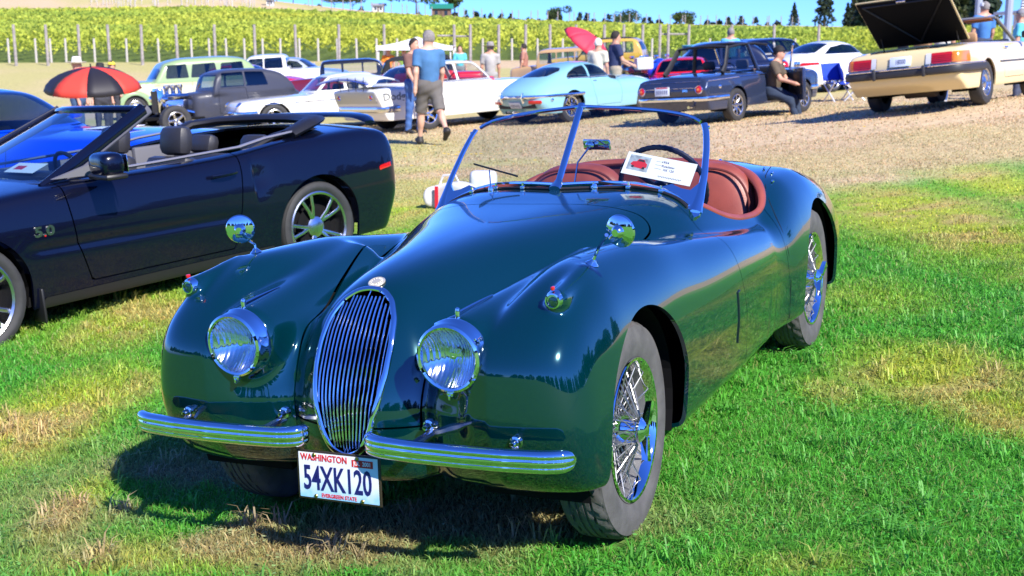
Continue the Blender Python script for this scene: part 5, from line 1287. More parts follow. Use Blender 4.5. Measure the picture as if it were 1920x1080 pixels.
    P = dict(paint=paint_m, wb=K['wb'], xf=K['xf'], xr=K['xr'], res=res, k=.05, kf=.06, crown=.05, tuck=.12, tumb=.12, sill=.26, bow=.12, rbow=.06, sm=.08, flange=.02, kc=.05, rcrown=.08,
        top=K['top'], plan=K['plan'], front=K['front'], rear=K['rear'], roof=K['roof'], cw=K['cw'], tt=K['tt'], belt=K['belt'], arches=[(0, r, r+.04), (-K['wb'], r, r+.04)], wheel=K['wheel'])
    if kind in ('prewar',): P['arches'] = []; P['sill'] = .42; P['track'] = .68
    if kind == 'wagon': P['track'] = .74; P['arches'] = [(-K['wb'], r, r+.05)]; P['sill'] = .34
    c = Car(name, label, M, P, group); g = glass or (GLASS if kind == 'prewar' else TINT)
    zb = K['belt']; x, z0, z1 = K['wind']; c.patch('windscreen', g, 'front', [(0, z0), (0, z1), (K['cw']-K['tt']*(z1-zb)-.10, z1-.01), (K['cw']-K['tt']*(z0-zb)-.08, z0)], x=x, halves=False)
    x, z0, z1 = K['back']; c.patch('rear_window', g, 'rear', [(0, z0), (0, z1), (K['cw']-K['tt']*(z1-zb)-.14, z1-.01), (K['cw']-K['tt']*(z0-zb)-.12, z0)], x=x, halves=False)
    if K['win']:
        W_ = K['win']; mid = (W_[0][0]+W_[-1][0])/2-.05
        for a, b_ in ((W_[0][0]+1, mid+.03), (mid-.03, W_[-1][0]-1)):
            gg = c.region('side', W_); V = c.m[0]; q = np.maximum(gg(*V.T), np.maximum(V[:, 0]-a, b_-V[:, 0])); inn = split(c.m, q)[1]; c.m = split(c.m, q)[0]
            for sg in (1, -1):
                T = inn[1][inn[0][inn[1]].mean(1)[:, 1]*sg > 0]
                if len(T): put('side_window', compact(inn[0], T), g, c.root, c.F)
    elif kind == 'wagon':
        for a, b_ in ((-1.05, -1.72), (-1.85, -2.65), (-2.78, -3.55)): c.patch('side_window', g, 'side', [(a, 1.24), (a-.08, 1.60), (b_+.04, 1.62), (b_, 1.24)], rad=.03)
    elif kind == 'prewar':
        for a, b_ in ((-1.10, -1.72), (-1.80, -2.45), (-2.53, -2.98)): c.patch('side_window', g, 'side', [(a, 1.20), (a, 1.56), (b_, 1.56), (b_, 1.20)], rad=.02)
    if roof_m: c.patch('roof', roof_m[0], 'top', [(-9, -1), (-9, 2), (9, 2), (9, -1)], x=roof_m[1], halves=False)
    if kind != 'prewar': c.door([(-K['wb']*.28, .36), (-K['wb']*.26, zb), (-K['wb']*.62, zb), (-K['wb']*.63, .36)], gap=.012)
    c.patch('tail_lamp', REDLENS, 'rear', [(.52, .72), (.52, .84), (.80, .84), (.80, .72)], x=K['xr']+.5, offset=.008)
    c.finish()
    if kind != 'wagon' and res <= .05:
        zt_ = {'sedan': .62, 'box': .78, 'low': .66, 'muscle': .74, 'prewar': .9, 'pickup': .95}[kind]
        if kind in ('box', 'low', 'pickup', 'prewar'):
            c.around(.48, K['xr']-.1, .05, CHROME, 'rear_bumper', wrap=.3, flat=(.5, 1)); c.around(.48, K['xf']+.1, .05, CHROME, 'front_bumper', front=True, wrap=.3 if kind != 'prewar' else 0, flat=(.5, 1))
        if kind in ('box', 'low'): c.trim([(K['xf']-.25, zt_), (-1.2, zt_+.01), (K['xr']+.3, zt_)], .010)
        for sg in (1, -1):
            if kind != 'prewar': c.on('headlamp', MB().lathe([(0, .02), (.05, .016), (.075, .006), (.08, -.02)], 16), LENS if kind == 'sedan' else CHROME, (K['xf']+.4, sg*.62, zt_+.02), (-1, 0, 0))
            c.on('door_handle', MB().box((0, 0, .012), (.13, .025, .02), bev=.008), CHROME, (-K['wb']*.58, sg*1.4, zb-.12), (0, -sg, 0))
    c.seats(-K['wb']*.6, .5, .5, seatm or SEATD, head=kind not in ('prewar', 'wagon')); 
    if kind in ('sedan', 'muscle', 'pickup', 'box'):
        for sg in (1, -1):
            o = MB().box((0, 0, 0), (.10, .18, .12), bev=.03).build('door_mirror', paint_m, c.root); o.location = (K['win'][0][0]-.05, sg*(K['cw']+.16), zb+.10)
            c.patch
        c.patch
    return c

# vivid blue coupe behind the black convertible
BLUEP = paint('vivid_blue_paint', (.0, .045, .62)); 
cb = simple_car('blue_coupe', 'vivid blue modern muscle coupe parked behind the black convertible at the left edge', stand(-3.85, 12.95, R(-14)) @ Matrix.Scale(1.05, 4), BLUEP, 'muscle', res=.03)
for sg in (1, -1): cb.on('door_handle', MB().box((0, 0, .015), (.18, .035, .03), bev=.01), CHROME, (-2.35, sg*1.3, .80), (0, -sg, 0))
MB().box((-.2, 0, .955), (.5, .3, .006)).build('bonnet_sticker', WHITE, cb.root)

# two-tone wagon
GRN = paint('sage_green_paint', (.26, .36, .17)); CRM = paint('ivory_paint', (.66, .62, .38))
cw = simple_car('vintage_wagon', 'large vintage wagon in cream with a sage green roof and wings, tallest car at left', stand(-12.2, 40.5, R(207)), CRM, 'wagon', res=.045, roof_m=(GRN, 1.08))
for sg in (1, -1):
    for x in (0, -2.95):
        Fw = lambda X, Y, Z: smax(.05, np.abs(Y)-.17, np.sqrt((X*(.85 if x == 0 else .75))**2+(Z-.40)**2)-.50, .25-Z)
        q = iso(Fw, (-.8, -.3, .15), (.8, .3, 1.0), .05, 1); q = split(q, lambda X, Y, Z: np.sqrt(X**2+(Z-.37)**2)-.39)[0]; put('mudguard', q, GRN, cw.root, Fw).location = (x, sg*.76, 0)
    MB().lathe([(0, .06), (.06, .05), (.09, 0), (.06, -.12), (0, -.16)], 16, 'x', c=(.60, sg*.52, .86)).build('headlamp', CHROME, cw.root)
MB().lathe([(.02, -.0), (.03, .02)], 4).build('bonnet_ornament', CHROME, cw.root).location = (.5, 0, 1.1)

def hot_rod():
    PT = paint('charcoal_primer', (.045, .048, .065), rough=.4, coat=.35); M = stand(-8.15, 29.6, R(214))
    P = dict(paint=PT, wb=2.75, xf=-.55, xr=-3.5, res=.035, k=.05, kf=.05, crown=.05, tuck=.05, tumb=.06, sill=.32, bow=.05, rbow=.15, sm=.08, flange=.02, kc=.05, rcrown=.08,
        top=[(-.5, .96), (-1.2, 1.0), (-2.4, 1.02), (-3.0, .98), (-3.6, .7)], plan=[(-.4, .50), (-1.0, .62), (-1.6, .68), (-2.8, .68), (-3.6, .5)], front=[(0, -.55), (1, -.55)], rear=[(0, -3.2), (.6, -3.5), (1, -3.3)],
        roof=[(-1.0, .9), (-1.08, 1.22), (-1.2, 1.40), (-1.6, 1.47), (-2.2, 1.46), (-2.7, 1.38), (-3.05, 1.12), (-3.15, .9)], cw=.66, tt=.14, belt=1.0, arches=[], wheel=(.36, .26, .2, 'five', ALU), track=.78, cab=(-1.1, -2.4))
    c = Car('hot_rod', 'dark grey vintage hot rod coupe with a bare chromed engine and separate radiator shell', M, P)
    c.patch('windscreen', GLASS, 'front', [(0, 1.06), (0, 1.36), (.52, 1.34), (.56, 1.06)], x=-1.4, halves=False); c.patch('side_window', TINT, 'side', [(-1.22, 1.07), (-1.30, 1.36), (-1.78, 1.37), (-1.78, 1.07)], rad=.02); c.patch('side_window', TINT, 'side', [(-1.86, 1.07), (-1.86, 1.37), (-2.3, 1.35), (-2.38, 1.07)], rad=.02)
    c.door([(-1.15, .45), (-1.15, 1.02), (-1.82, 1.02), (-1.9, .45)]); c.finish(); r = c.root; c.seats(-1.9, .5, .45, SEATD, head=False)
    s = MB(); s.box((.10, 0, .80), (.16, .52, .62), bev=.06); s.build('radiator_shell', CHROME, r); MB().box((.19, 0, .80), (.01, .40, .50)).build('radiator_core', BLACK, r)
    MB().box((-.28, 0, .66), (.60, .40, .40), bev=.04).build('engine_block', DULLCHROME, r)
    for sg in (1, -1):
        MB().box((-.28, sg*.20, .90), (.56, .14, .10), rx=sg*R(-30), bev=.03).build('valve_cover', CHROME, r); MB().tube([(.0, sg*.3, .72), (-.2, sg*.42, .62), (-.8, sg*.45, .45)], .045).build('exhaust_header', CHROME, r)
        MB().lathe([(0, .05), (.05, .04), (.085, 0), (.05, -.10), (0, -.13)], 16, 'x', c=(.12, sg*.44, .86)).build('headlamp', CHROME, r); MB().tube([(.0, sg*.22, .5), (.35, sg*.6, .36), (-.1, sg*.78, .36)], .03).build('front_axle_arm', BLACK, r)
        MB().tube([(-2.45, sg*.78, .55), (-2.55, sg*.80, .70), (-2.75, sg*.80, .77), (-3.0, sg*.80, .70), (-3.2, sg*.8, .45)], .14, 8, flat=(1, .3)).build('rear_mudguard', PT, r)
    for x in (-.12, -.28, -.44): MB().lathe([(.05, 0), (.06, .12), (.08, .16), (.08, .22), (0, .23)], 12, c=(x, 0, .95)).build('carburettor', CHROME, r)
    MB().tube([(-.5, .30, .42), (.1, .30, .42)], .04).build('frame_rail', BLACK, r); MB().tube([(-.5, -.30, .42), (.1, -.30, .42)], .04).build('frame_rail', BLACK, r)
hot_rod()

WHP = paint('off_white_paint', (.78, .76, .70)); cc = simple_car('cream_hardtop', 'low cream vintage hardtop seen just above the black convertible', stand(-5.55, 28.6, R(204)), WHP, 'low', glass=GLASS, res=.04)
simple_car('white_pickup', 'white pickup truck behind the green and cream wagon, near the fence', stand(-12.0, 53, R(182)) @ Matrix.Scale(.88, 4), WHP, 'pickup')
simple_car('red_sedan', 'bright red modern sedan between the white pickup and the silver sedan', stand(-8.9, 50, R(356)), paint('signal_red_paint', (.62, .01, .03)), 'sedan')
simple_car('silver_sedan', 'silver modern sedan in front of the vine rows, right of the red sedan', stand(-7.7, 54, R(356)), paint('silver_paint', (.50, .55, .62), .3), 'sedan')
simple_car('maroon_prewar_saloon', 'boxy prewar saloon with black top and maroon lower body, behind the white race saloon', stand(-6.9, 40.5, R(186)) @ Matrix.Scale(.88, 4), paint('maroon_paint', (.14, .012, .02)), 'prewar', roof_m=(paint('black_top_paint', (.012, .012, .014)), 1.12))
RV = paint('poppy_red_paint', (.60, .008, .012))
simple_car('red_prewar_tourer', 'bright red prewar tourer with a black folding top, left of the pale blue coupe', stand(-.9, 37.5, R(8)) @ Matrix.Scale(.88, 4), RV, 'prewar', roof_m=(mat('black_canvas', (.012, .012, .013), .9), 1.18))
simple_car('tan_prewar_pickup', 'tan prewar car with flat tan roof behind the pale blue coupe', stand(.3, 42, R(158)) @ Matrix.Scale(.86, 4), paint('tan_paint', (.50, .32, .15)), 'prewar')
simple_car('yellow_prewar_car', 'prewar car with black roof and yellow pillars behind the tan prewar car', stand(1.7, 47, R(165)), paint('mustard_paint', (.55, .36, .06)), 'prewar', roof_m=(mat('black_canvas2', (.012, .012, .013), .9), 1.68))
NV = paint('dark_navy_paint', (.008, .014, .05))
simple_car('navy_sedan', 'dark navy saloon behind the pale blue coupe roof', stand(3.7, 33.2, R(175)), NV, 'box', res=.05)
simple_car('dark_blue_sports_car', 'dark blue low car behind the motorcycles', stand(6.2, 44, R(175)), paint('ink_blue_paint', (.01, .03, .12)), 'box')
simple_car('navy_vintage_sedan', 'dark navy boxy saloon behind the white sports coupe', stand(9.9, 41, R(12)), NV, 'box', res=.04)
rc = simple_car('red_sports_car', 'low bright red car partly hidden behind the slate blue saloon', stand(3.9, 29.5, R(258)) @ Matrix.Scale(.9, 4), RV, 'low')
hc = simple_car('turquoise_sedan', 'turquoise car with its bonnet raised behind the slate blue saloon', stand(5.2, 34.0, R(252)), paint('turquoise_paint', (.10, .42, .55)), 'box')
sheet('raised_bonnet', lambda u, v: (-.25+.75*v, (2*u-1)*(.62-.12*v), .90+.48*v), 4, 4, paint('turquoise_lid', (.12, .45, .58)), hc.root, .02)
simple_car('pale_blue_car', 'pale blue car with open windows behind the cream convertible', stand(12.4, 27, R(170)), paint('ice_blue_paint', (.40, .55, .62)), 'box')

# ================================================================ ground, grass, vines, fences
def vnoise(x, y, s, seed=0):
    """smooth value noise, 0..1"""
    r = np.random.default_rng(seed); T = r.random((64, 64)); u = np.asarray(x)/s; v = np.asarray(y)/s
    i = np.floor(u).astype(int); j = np.floor(v).astype(int); fu = u-i; fv = v-j; fu = fu*fu*(3-2*fu); fv = fv*fv*(3-2*fv)
    g = lambda a, b: T[a % 64, b % 64]
    return (g(i, j)*(1-fu)+g(i+1, j)*fu)*(1-fv)+(g(i, j+1)*(1-fu)+g(i+1, j+1)*fu)*fv
def fb(x, y, s, seed=0): return (vnoise(x, y, s, seed)*.5+vnoise(x, y, s/2.1, seed+1)*.3+vnoise(x, y, s/4.3, seed+2)*.2)
VIVID = np.array([.085, .32, .032]); OLIVE = np.array([.36, .42, .045]); STRAW = np.array([.46, .35, .13]); TAN = np.array([.52, .39, .235]); MEAD = np.array([.36, .37, .09])
_pt = []
for (px, py, rx, ry, k) in ((1710, 400, 190, 80, 1), (1860, 340, 110, 50, 1), (760, 380, 90, 50, .8), (1760, 700, 170, 60, .9), (1880, 780, 110, 45, .9), (1560, 740, 60, 30, .5), (110, 780, 130, 75, 1), (60, 600, 90, 40, .6), (260, 590, 110, 50, .8), (480, 560, 150, 50, .6), (130, 960, 60, 60, .9), (420, 1050, 220, 34, .75), (230, 1050, 170, 35, .8), (1500, 1060, 160, 25, .45), (1650, 560, 150, 35, .45)):
    g0 = ground(px, py); gx = ground(px+rx, py); gy = ground(px, py-ry); _pt.append((g0[0], g0[1], abs(gx[0]-g0[0]), abs(gy[1]-g0[1]), k))
def gcol(x, y):
    x = np.asarray(x, float); y = np.asarray(y, float)
    n = fb(x, y, 1.3, 3); n2 = fb(x+31, y+7, .45, 9)
    m = np.zeros_like(x)
    for (a, b_, rx, ry, k) in _pt: m = np.maximum(m, k*np.clip(1.35-np.sqrt(((x-a)/rx)**2+((y-b_)/ry)**2)+(n-.5)*.9, 0, 1))
    c = VIVID*(1-m[..., None])+OLIVE*m[..., None]
    s = np.clip((m-.25)*1.6, 0, 1)*sstep(.42, .62, n2)*.8; c = c*(1-s[..., None])+STRAW*s[..., None]
    # shaded patch below the nose is worn and dry
    q = sstep(.36, .56, fb(x, y, .5, 21))*(np.exp(-((x+1.15)**2/.55+(y-4.45)**2/.35))+np.exp(-((x+.3)**2/.6+(y-3.95)**2/.10)))*1.1; q = np.clip(q, 0, .85); c = c*(1-q[..., None])+np.array([.36, .28, .14])*q[..., None]
    # dry meadow behind; its near edge runs across the frame
    edge = 12.8+(n-.5)*3.0
    d = sstep(-.6, 1.6, y-edge); gr = sstep(.50, .70, fb(x+5, y, 5, 33))*np.where(x > .5, .25, .7)+sstep(-1, -6, x)*.25
    gr = np.maximum(gr, .6*np.exp(-((y-21)/3.5)**2)*sstep(1.5, -2.5, x))
    mead = TAN*(1-gr[..., None])+MEAD*gr[..., None]; mead = mead*(.85+.3*fb(x, y, 2, 40))[..., None]
    c = c*(1-d[..., None])+mead*d[..., None]
    far = sstep(26, 34, y); fc = TAN*.5+MEAD*.5; t2 = sstep(.4, .6, fb(x, y, 12, 50))*.6; fc = (TAN*(1-t2[..., None])+MEAD*t2[..., None]*1.0)
    c = c*(1-far[..., None])+fc*far[..., None]
    vy = ((y > 77) & (y < 192)); c = np.where(vy[..., None], np.array([.10, .14, .03]), c)
    return np.clip(c, 0, 1)
def add_col(me, cols):
    at_ = me.color_attributes.new('tint', 'FLOAT_COLOR', 'POINT'); at_.data.foreach_set('color', np.concatenate([cols, np.ones((len(cols), 1))], 1).astype(np.float32).ravel())
def attr_mat(name, rough=.9, transl=0.0, bump=0, bscale=40, noise=0, nscale=30, spec=.2):
    m, t, b, o = nodes(name); a = t.nodes.new('ShaderNodeAttribute'); a.attribute_name = 'tint'; src = a.outputs['Color']
    b.inputs['Roughness'].default_value = rough; b.inputs['Specular IOR Level'].default_value = spec
    tc = t.nodes.new('ShaderNodeTexCoord')
    if noise:
        n = t.nodes.new('ShaderNodeTexNoise'); n.inputs['Scale'].default_value = nscale; n.inputs['Detail'].default_value = 8; n.inputs['Roughness'].default_value = .7; t.links.new(tc.outputs['Object'], n.inputs['Vector'])
        r = t.nodes.new('ShaderNodeMapRange'); r.inputs[1].default_value = .3; r.inputs[2].default_value = .7; r.inputs[3].default_value = 1-noise; r.inputs[4].default_value = 1+noise; t.links.new(n.outputs[0], r.inputs[0])
        v = t.nodes.new('ShaderNodeVectorMath'); v.operation = 'SCALE'; t.links.new(src, v.inputs[0]); t.links.new(r.outputs[0], v.inputs['Scale']); src = v.outputs[0]
    t.links.new(src, b.inputs['Base Color'])
    if bump:
        n2 = t.nodes.new('ShaderNodeTexNoise'); n2.inputs['Scale'].default_value = bscale; n2.inputs['Detail'].default_value = 8; t.links.new(tc.outputs['Object'], n2.inputs['Vector'])
        bp = t.nodes.new('ShaderNodeBump'); bp.inputs['Strength'].default_value = bump; bp.inputs['Distance'].default_value = .03; t.links.new(n2.outputs[0], bp.inputs['Height']); t.links.new(bp.outputs[0], b.inputs['Normal'])
    if transl:
        tr = t.nodes.new('ShaderNodeBsdfTranslucent'); mx = t.nodes.new('ShaderNodeMixShader'); mx.inputs[0].default_value = transl
        t.links.new(src, tr.inputs[0]); t.links.new(b.outputs[0], mx.inputs[1]); t.links.new(tr.outputs[0], mx.inputs[2]); t.links.new(mx.outputs[0], o.inputs[0])
    return m
def build_ground():
    ys = np.concatenate([np.arange(-60, -8, 4), np.arange(-8, 1, 1), np.arange(1, 12, .10), np.arange(12, 30, .3), np.arange(30, 80, 1.5), np.arange(80, 260, 5), [300, 400, 600, 1000, 1600]])
    ts = np.linspace(-1, 1, 181); ts = np.sign(ts)*(np.abs(ts)*.55+.45*np.abs(ts)**4)
    X = np.array([[t*max(14, min(abs(y)*1.0+8, 900)) for t in ts] for y in ys]); Y = np.repeat(ys[:, None], len(ts), 1)
    X[ys < 0] = ts*90
    Z = terrain(X, Y); V = np.stack([X, Y, Z], -1).reshape(-1, 3); n = len(ts)
    i = np.arange(len(ys)-1)[:, None]*n+np.arange(n-1)[None]; F_ = np.stack([i, i+1, i+n+1, i+n], -1).reshape(-1, 4)
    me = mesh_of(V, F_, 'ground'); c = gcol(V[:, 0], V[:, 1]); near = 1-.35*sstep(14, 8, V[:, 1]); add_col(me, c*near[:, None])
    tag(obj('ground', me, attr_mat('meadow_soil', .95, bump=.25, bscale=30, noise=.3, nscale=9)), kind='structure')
build_ground()
GRASSM = attr_mat('grass_blade', .5, .45, spec=.4)
def blades(name, N, ymin, ymax, h, w, density_pow=1.0, lean=.55, seed=1, spread=1.12, dry=False):
    r = np.random.default_rng(seed)
    y = ymin+(ymax-ymin)*r.random(N)**density_pow; xw = y*.42*spread+.35; x = (r.random(N)*2-1)*xw
    # keep blades out of the tyres' footprints
    c0 = CARM.inverted(); P = np.array(c0)[:3, :3] @ np.stack([x, y, terrain(x, y)])+np.array(c0)[:3, 3:4]
    ok = np.ones(N, bool)
    for (wx) in (0, -2.59):
        for sg in (1, -1): ok &= ~((np.abs(P[0]-wx) < .16) & (np.abs(P[1]-sg*.648) < .085))
    x, y = x[ok], y[ok]; N = len(x); z = terrain(x, y)-.004
    cl = fb(x, y, .22, 71); hh = h*(.45+.75*r.random(N))*(.55+.9*cl); ww = w*(.6+.8*r.random(N)); a = r.random(N)*2*math.pi; le = lean*(.3+1.1*r.random(N)); d = r.random(N)*2*math.pi
    dx, dy = np.cos(a)*ww/2, np.sin(a)*ww/2; lx, ly = np.cos(d)*le*hh, np.sin(d)*le*hh
    P0 = np.stack([x-dx, y-dy, z], 1); P1 = np.stack([x+dx, y+dy, z], 1)
    P2 = np.stack([x-dx*.75+lx*.4, y-dy*.75+ly*.4, z+hh*.6], 1); P3 = np.stack([x+dx*.75+lx*.4, y+dy*.75+ly*.4, z+hh*.6], 1); P4 = np.stack([x+lx*1.1, y+ly*1.1, z+hh*(1-.3*le)], 1)
    V = np.stack([P0, P1, P2, P3, P4], 1).reshape(-1, 3); i = np.arange(N)[:, None]*5
    T = np.concatenate([i+[0, 1, 3], i+[0, 3, 2], i+[2, 3, 4]])
    c = gcol(x, y)*1.35; v = .65+.7*r.random((N, 1)); hue = r.random((N, 1)); c = c*v*(1+np.array([.45, .0, .1])*(hue-.5)*1.0)
    st = (r.random(N) < (.16 if not dry else .3))[:, None]; c = np.where(st, c*.35+np.array([.38, .32, .13])*.65, c)
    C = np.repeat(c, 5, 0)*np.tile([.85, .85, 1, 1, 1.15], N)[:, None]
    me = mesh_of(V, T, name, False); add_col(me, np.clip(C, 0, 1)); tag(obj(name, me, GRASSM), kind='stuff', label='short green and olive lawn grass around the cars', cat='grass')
blades('lawn_grass', 150000, 2.3, 5.2, .038, .0043, .85, lean=.8, seed=1)
blades('lawn_grass', 140000, 5.0, 9.5, .038, .0072, .8, lean=.75, seed=2)
blades('dry_grass', 120000, 9.0, 17, .024, .012, .75, seed=3, dry=True)
blades('dry_grass', 60000, 16.5, 30, .032, .022, .8, seed=4, dry=True)

def tufts():
    r = np.random.default_rng(8); n = 900; y = 2.4+7.5*r.random(n); x = (r.random(n)*2-1)*(y*.46+.3); k = 11
    X = np.repeat(x, k)+r.normal(size=n*k)*.018; Y = np.repeat(y, k)+r.normal(size=n*k)*.018; H = .055+.06*r.random(n*k)*np.repeat(r.random(n), k); Z = terrain(X, Y)-.004
    c0 = np.array(CARM.inverted()); P = c0[:3, :3] @ np.stack([X, Y, Z])+c0[:3, 3:4]; ok = ~((np.abs(np.abs(P[1])-.65) < .13) & ((np.abs(P[0]) < .3) | (np.abs(P[0]+2.59) < .3))); X, Y, Z, H = X[ok], Y[ok], Z[ok], H[ok]; m = len(X)
    a = r.random(m)*6.283; w_ = .0026+.002*r.random(m); L = H*(.4+.7*r.random(m)); dx, dy = np.cos(a), np.sin(a)
    V = np.stack([np.stack([X-dy*w_, Y+dx*w_, Z], 1), np.stack([X+dy*w_, Y-dx*w_, Z], 1), np.stack([X-dy*w_*.7+dx*L*.45, Y+dx*w_*.7+dy*L*.45, Z+H*.75], 1), np.stack([X+dy*w_*.7+dx*L*.45, Y-dx*w_*.7+dy*L*.45, Z+H*.75], 1), np.stack([X+dx*L*1.2, Y+dy*L*1.2, Z+H*.85], 1)], 1).reshape(-1, 3)
    i = np.arange(m)[:, None]*5; T = np.concatenate([i+[0, 1, 3], i+[0, 3, 2], i+[2, 3, 4]]); c = gcol(X, Y)*(.9+.8*r.random((m, 1)))*np.array([1.2, 1.05, 1.4])
    me = mesh_of(V, T, 'grass_tufts', False); add_col(me, np.clip(np.repeat(c, 5, 0), 0, 1)); tag(obj('grass_tufts', me, GRASSM), kind='stuff', label='longer tufts of green grass standing out of the lawn', cat='grass')
tufts()
# longer weeds and yellow flowers
def flowers():
    r = np.random.default_rng(5); V = []; F_ = []
    for (px, py) in [(135, 0)]*0+[(1010+r.normal()*0, 0)]*0: pass
    P = [ground(px, py) for px, py in ((833, 295), (841, 296), (855, 297), (884, 296), (893, 296), (902, 295), (1004, 308), (822, 314), (815, 279), (860, 292), (1480, 220), (1620, 245), (640, 300), (760, 300), (772, 318))]
    b = MB()
    for p in P:
        for k in range(6):
            a = k*math.pi/3; b.add([(p[0], p[1], p[2]+.05), (p[0]+.03*math.cos(a), p[1]+.03*math.sin(a), p[2]+.06), (p[0]+.03*math.cos(a+.9), p[1]+.03*math.sin(a+.9), p[2]+.06)], [(0, 1, 2)])
    tag(b.build('dandelion_flowers', mat('dandelion_yellow', (.8, .55, .02), .8), smooth=False), kind='stuff', label='tiny yellow dandelion flowers in the dry grass', cat='flowers')
flowers()

# ---------------------------------------------------------------- vines
def leaf_cloud(P, size, r, squash=.8):
    """a random quad at each point"""
    N = len(P); A = r.normal(size=(N, 3)); A /= np.linalg.norm(A, axis=1)[:, None]; B = r.normal(size=(N, 3)); B -= A*(A*B).sum(1)[:, None]; B /= np.linalg.norm(B, axis=1)[:, None]
    s = (size*(.6+.8*r.random(N)))[:, None]; A, B = A*s, B*s*squash
    V = np.stack([P-A, P-B*.9, P+A, P+B], 1).reshape(-1, 3); return V, np.arange(N*4).reshape(-1, 4)
def clover():
    r = np.random.default_rng(12); n = 700; y = 2.4+5.5*r.random(n); x = (r.random(n)*2-1)*(y*.46+.3); k = 26
    X = np.repeat(x, k)+r.normal(size=n*k)*.05; Y = np.repeat(y, k)+r.normal(size=n*k)*.05; P = np.stack([X, Y, terrain(X, Y)+.012+.022*r.random(n*k)], 1)
    V, F_ = leaf_cloud(P, np.full(len(P), .0075), r); V[:, 2] = np.repeat(P[:, 2], 4)+(V[:, 2]-np.repeat(P[:, 2], 4))*.35
    c = gcol(X, Y)*np.array([.9, 1.15, 1.3])*(.6+.9*r.random((len(P), 1))); me = mesh_of(V, F_, 'clover', False); add_col(me, np.clip(np.repeat(c, 4, 0), 0, 1)); tag(obj('clover', me, GRASSM), kind='stuff', label='patches of small clover leaves low in the lawn', cat='clover')
clover()
def vines():
    r = np.random.default_rng(11); pts = []; 
    for xr in np.arange(-95, 95, 2.0):
        n = int(115*26); y = 78+112*r.random(n)**1.15; x = xr+r.normal(size=n)*.36+0*y
        keep = (np.abs(x) < y*.43+6) & ~((x > 28) & (y > 150)); x, y = x[keep], y[keep]
        h = .35+1.45*r.random(len(x))**.7+.25*vnoise(x, y, 2.5, 5); pts.append(np.stack([x, y, terrain(x, y)+h], 1))
    P = np.concatenate(pts); V, F_ = leaf_cloud(P, .115+.0011*(P[:, 1]-78), r)
    c = np.array([.50, .56, .08])*(.82+.5*r.random((len(P), 1))); u = fb(P[:, 0], P[:, 1], 14, 61)[:, None]; c = c*(1+(u-.5)*np.array([.7, .3, .0])); lo = ((P[:, 2]-terrain(P[:, 0], P[:, 1])) < .7)[:, None]; c = c
    me = mesh_of(V, F_, 'grapevines', False); add_col(me, np.repeat(np.clip(c, 0, 1), 4, 0)); tag(obj('grapevines', me, attr_mat('vine_leaf', .6, .5)), kind='stuff', label='rows of bright green grapevines covering the slope behind the fence', cat='grapevines')
vines()
# upper, bare young vineyard on the left hill: pale stakes
GREYW = mat('weathered_wood', (.30, .27, .26), .9, noise=.3, nscale=5); PALEW = mat('pale_stake', (.45, .42, .38), .9)
def post(px, ybase, ytop, wpx, depth, label, group, m, name='fence_post'):
    p = at(px, ybase, depth); x, y = p[0], p[1]; z = float(terrain(x, y)); top = at(px, ytop, depth)[2]; h = max(top-z, .5); wd = wpx/FPX*depth/2
    b = MB().tube([(0, 0, -.2), (0, 0, h*.5), (0, 0, h)], [wd*1.05, wd, wd*.95], 7); o = b.build(name, m); o.location = (x, y, z); o.rotation_euler = (R(random.uniform(-.8, .8)), R(random.uniform(-.8, .8)), random.random()*3); return o
_ones = ['first', 'second', 'third', 'fourth', 'fifth', 'sixth', 'seventh', 'eighth', 'ninth', 'tenth', 'eleventh', 'twelfth', 'thirteenth', 'fourteenth', 'fifteenth', 'sixteenth', 'seventeenth', 'eighteenth', 'nineteenth']
_tens = {2: ('twenty', 'twentieth'), 3: ('thirty', 'thirtieth'), 4: ('forty', 'fortieth'), 5: ('fifty', 'fiftieth')}
def nth(i):
    i += 1
    return _ones[i-1] if i < 20 else _tens[i//10][1] if i % 10 == 0 else _tens[i//10][0]+'-'+_ones[i % 10-1]
tall = [30, 90, 150, 206, 267, 333, 404, 479, 556, 636, 721, 853, 882, 935, 985, 1031, 1079, 1133, 1169, 1204, 1236, 1252, 1290, 1370, 1450, 1533]
for i, px in enumerate(tall):
    o = post(px, 113, 46, 5.6, 72, '', '', GREYW); tag(o, nth(i)+' from the left of the tall weathered grey deer fence posts', 'post', 'tall deer fence posts along the vineyard')
short = [17, 68, 96, 124, 178, 238, 298, 360, 393, 425, 459, 493, 526, 562, 597, 633, 669, 707, 745, 905, 960, 1008, 1055, 1100, 1150, 1222, 1330, 1410, 1490]
for i, px in enumerate(short):
    o = post(px, 107, 72, 4.2, 76, '', '', PALEW, 'vine_end_post'); tag(o, nth(i)+' from the left of the short pale vine row end posts', 'post', 'short end posts of the vine rows')
for (a, b_, y, lb) in ((1236, 1290, 64, 'right of the pink-red parasol'), (853, 882, 68, 'right of the white canopy'), (820, 853, 67, 'above the white canopy')):
    A, B = at(a, y, 72), at(b_, y, 72); tag(MB().tube([A, B], .06, 6).build('fence_rail', GREYW), 'horizontal wooden brace rail of the deer fence '+lb, 'rail', 'brace rails of the deer fence')
r_ = np.random.default_rng(17)
fpm = MB().tube([(0, 0, -.2), (0, 0, 1.9)], .085, 5).mesh('far_post')
for i, px in enumerate(range(585, 1500, 17)):
    x = (px-960+r_.normal()*3)/FPX*230; y = 229+r_.normal()*2; o = obj('far_fence_post', fpm, GREYW, loc=(x, y, float(terrain(x, y)))); tag(o, nth(i)+' from the left of the small posts along the distant crest', 'post', 'distant posts along the crest')
b = MB(); 
for k in range(260):
    px = 190+r_.random()*300; d = 205+r_.random()*60; x = (px-960)/FPX*d; b.tube([(x, d, float(terrain(x, d))), (x, d, float(terrain(x, d))+1.6)], .07, 4, cap=False)
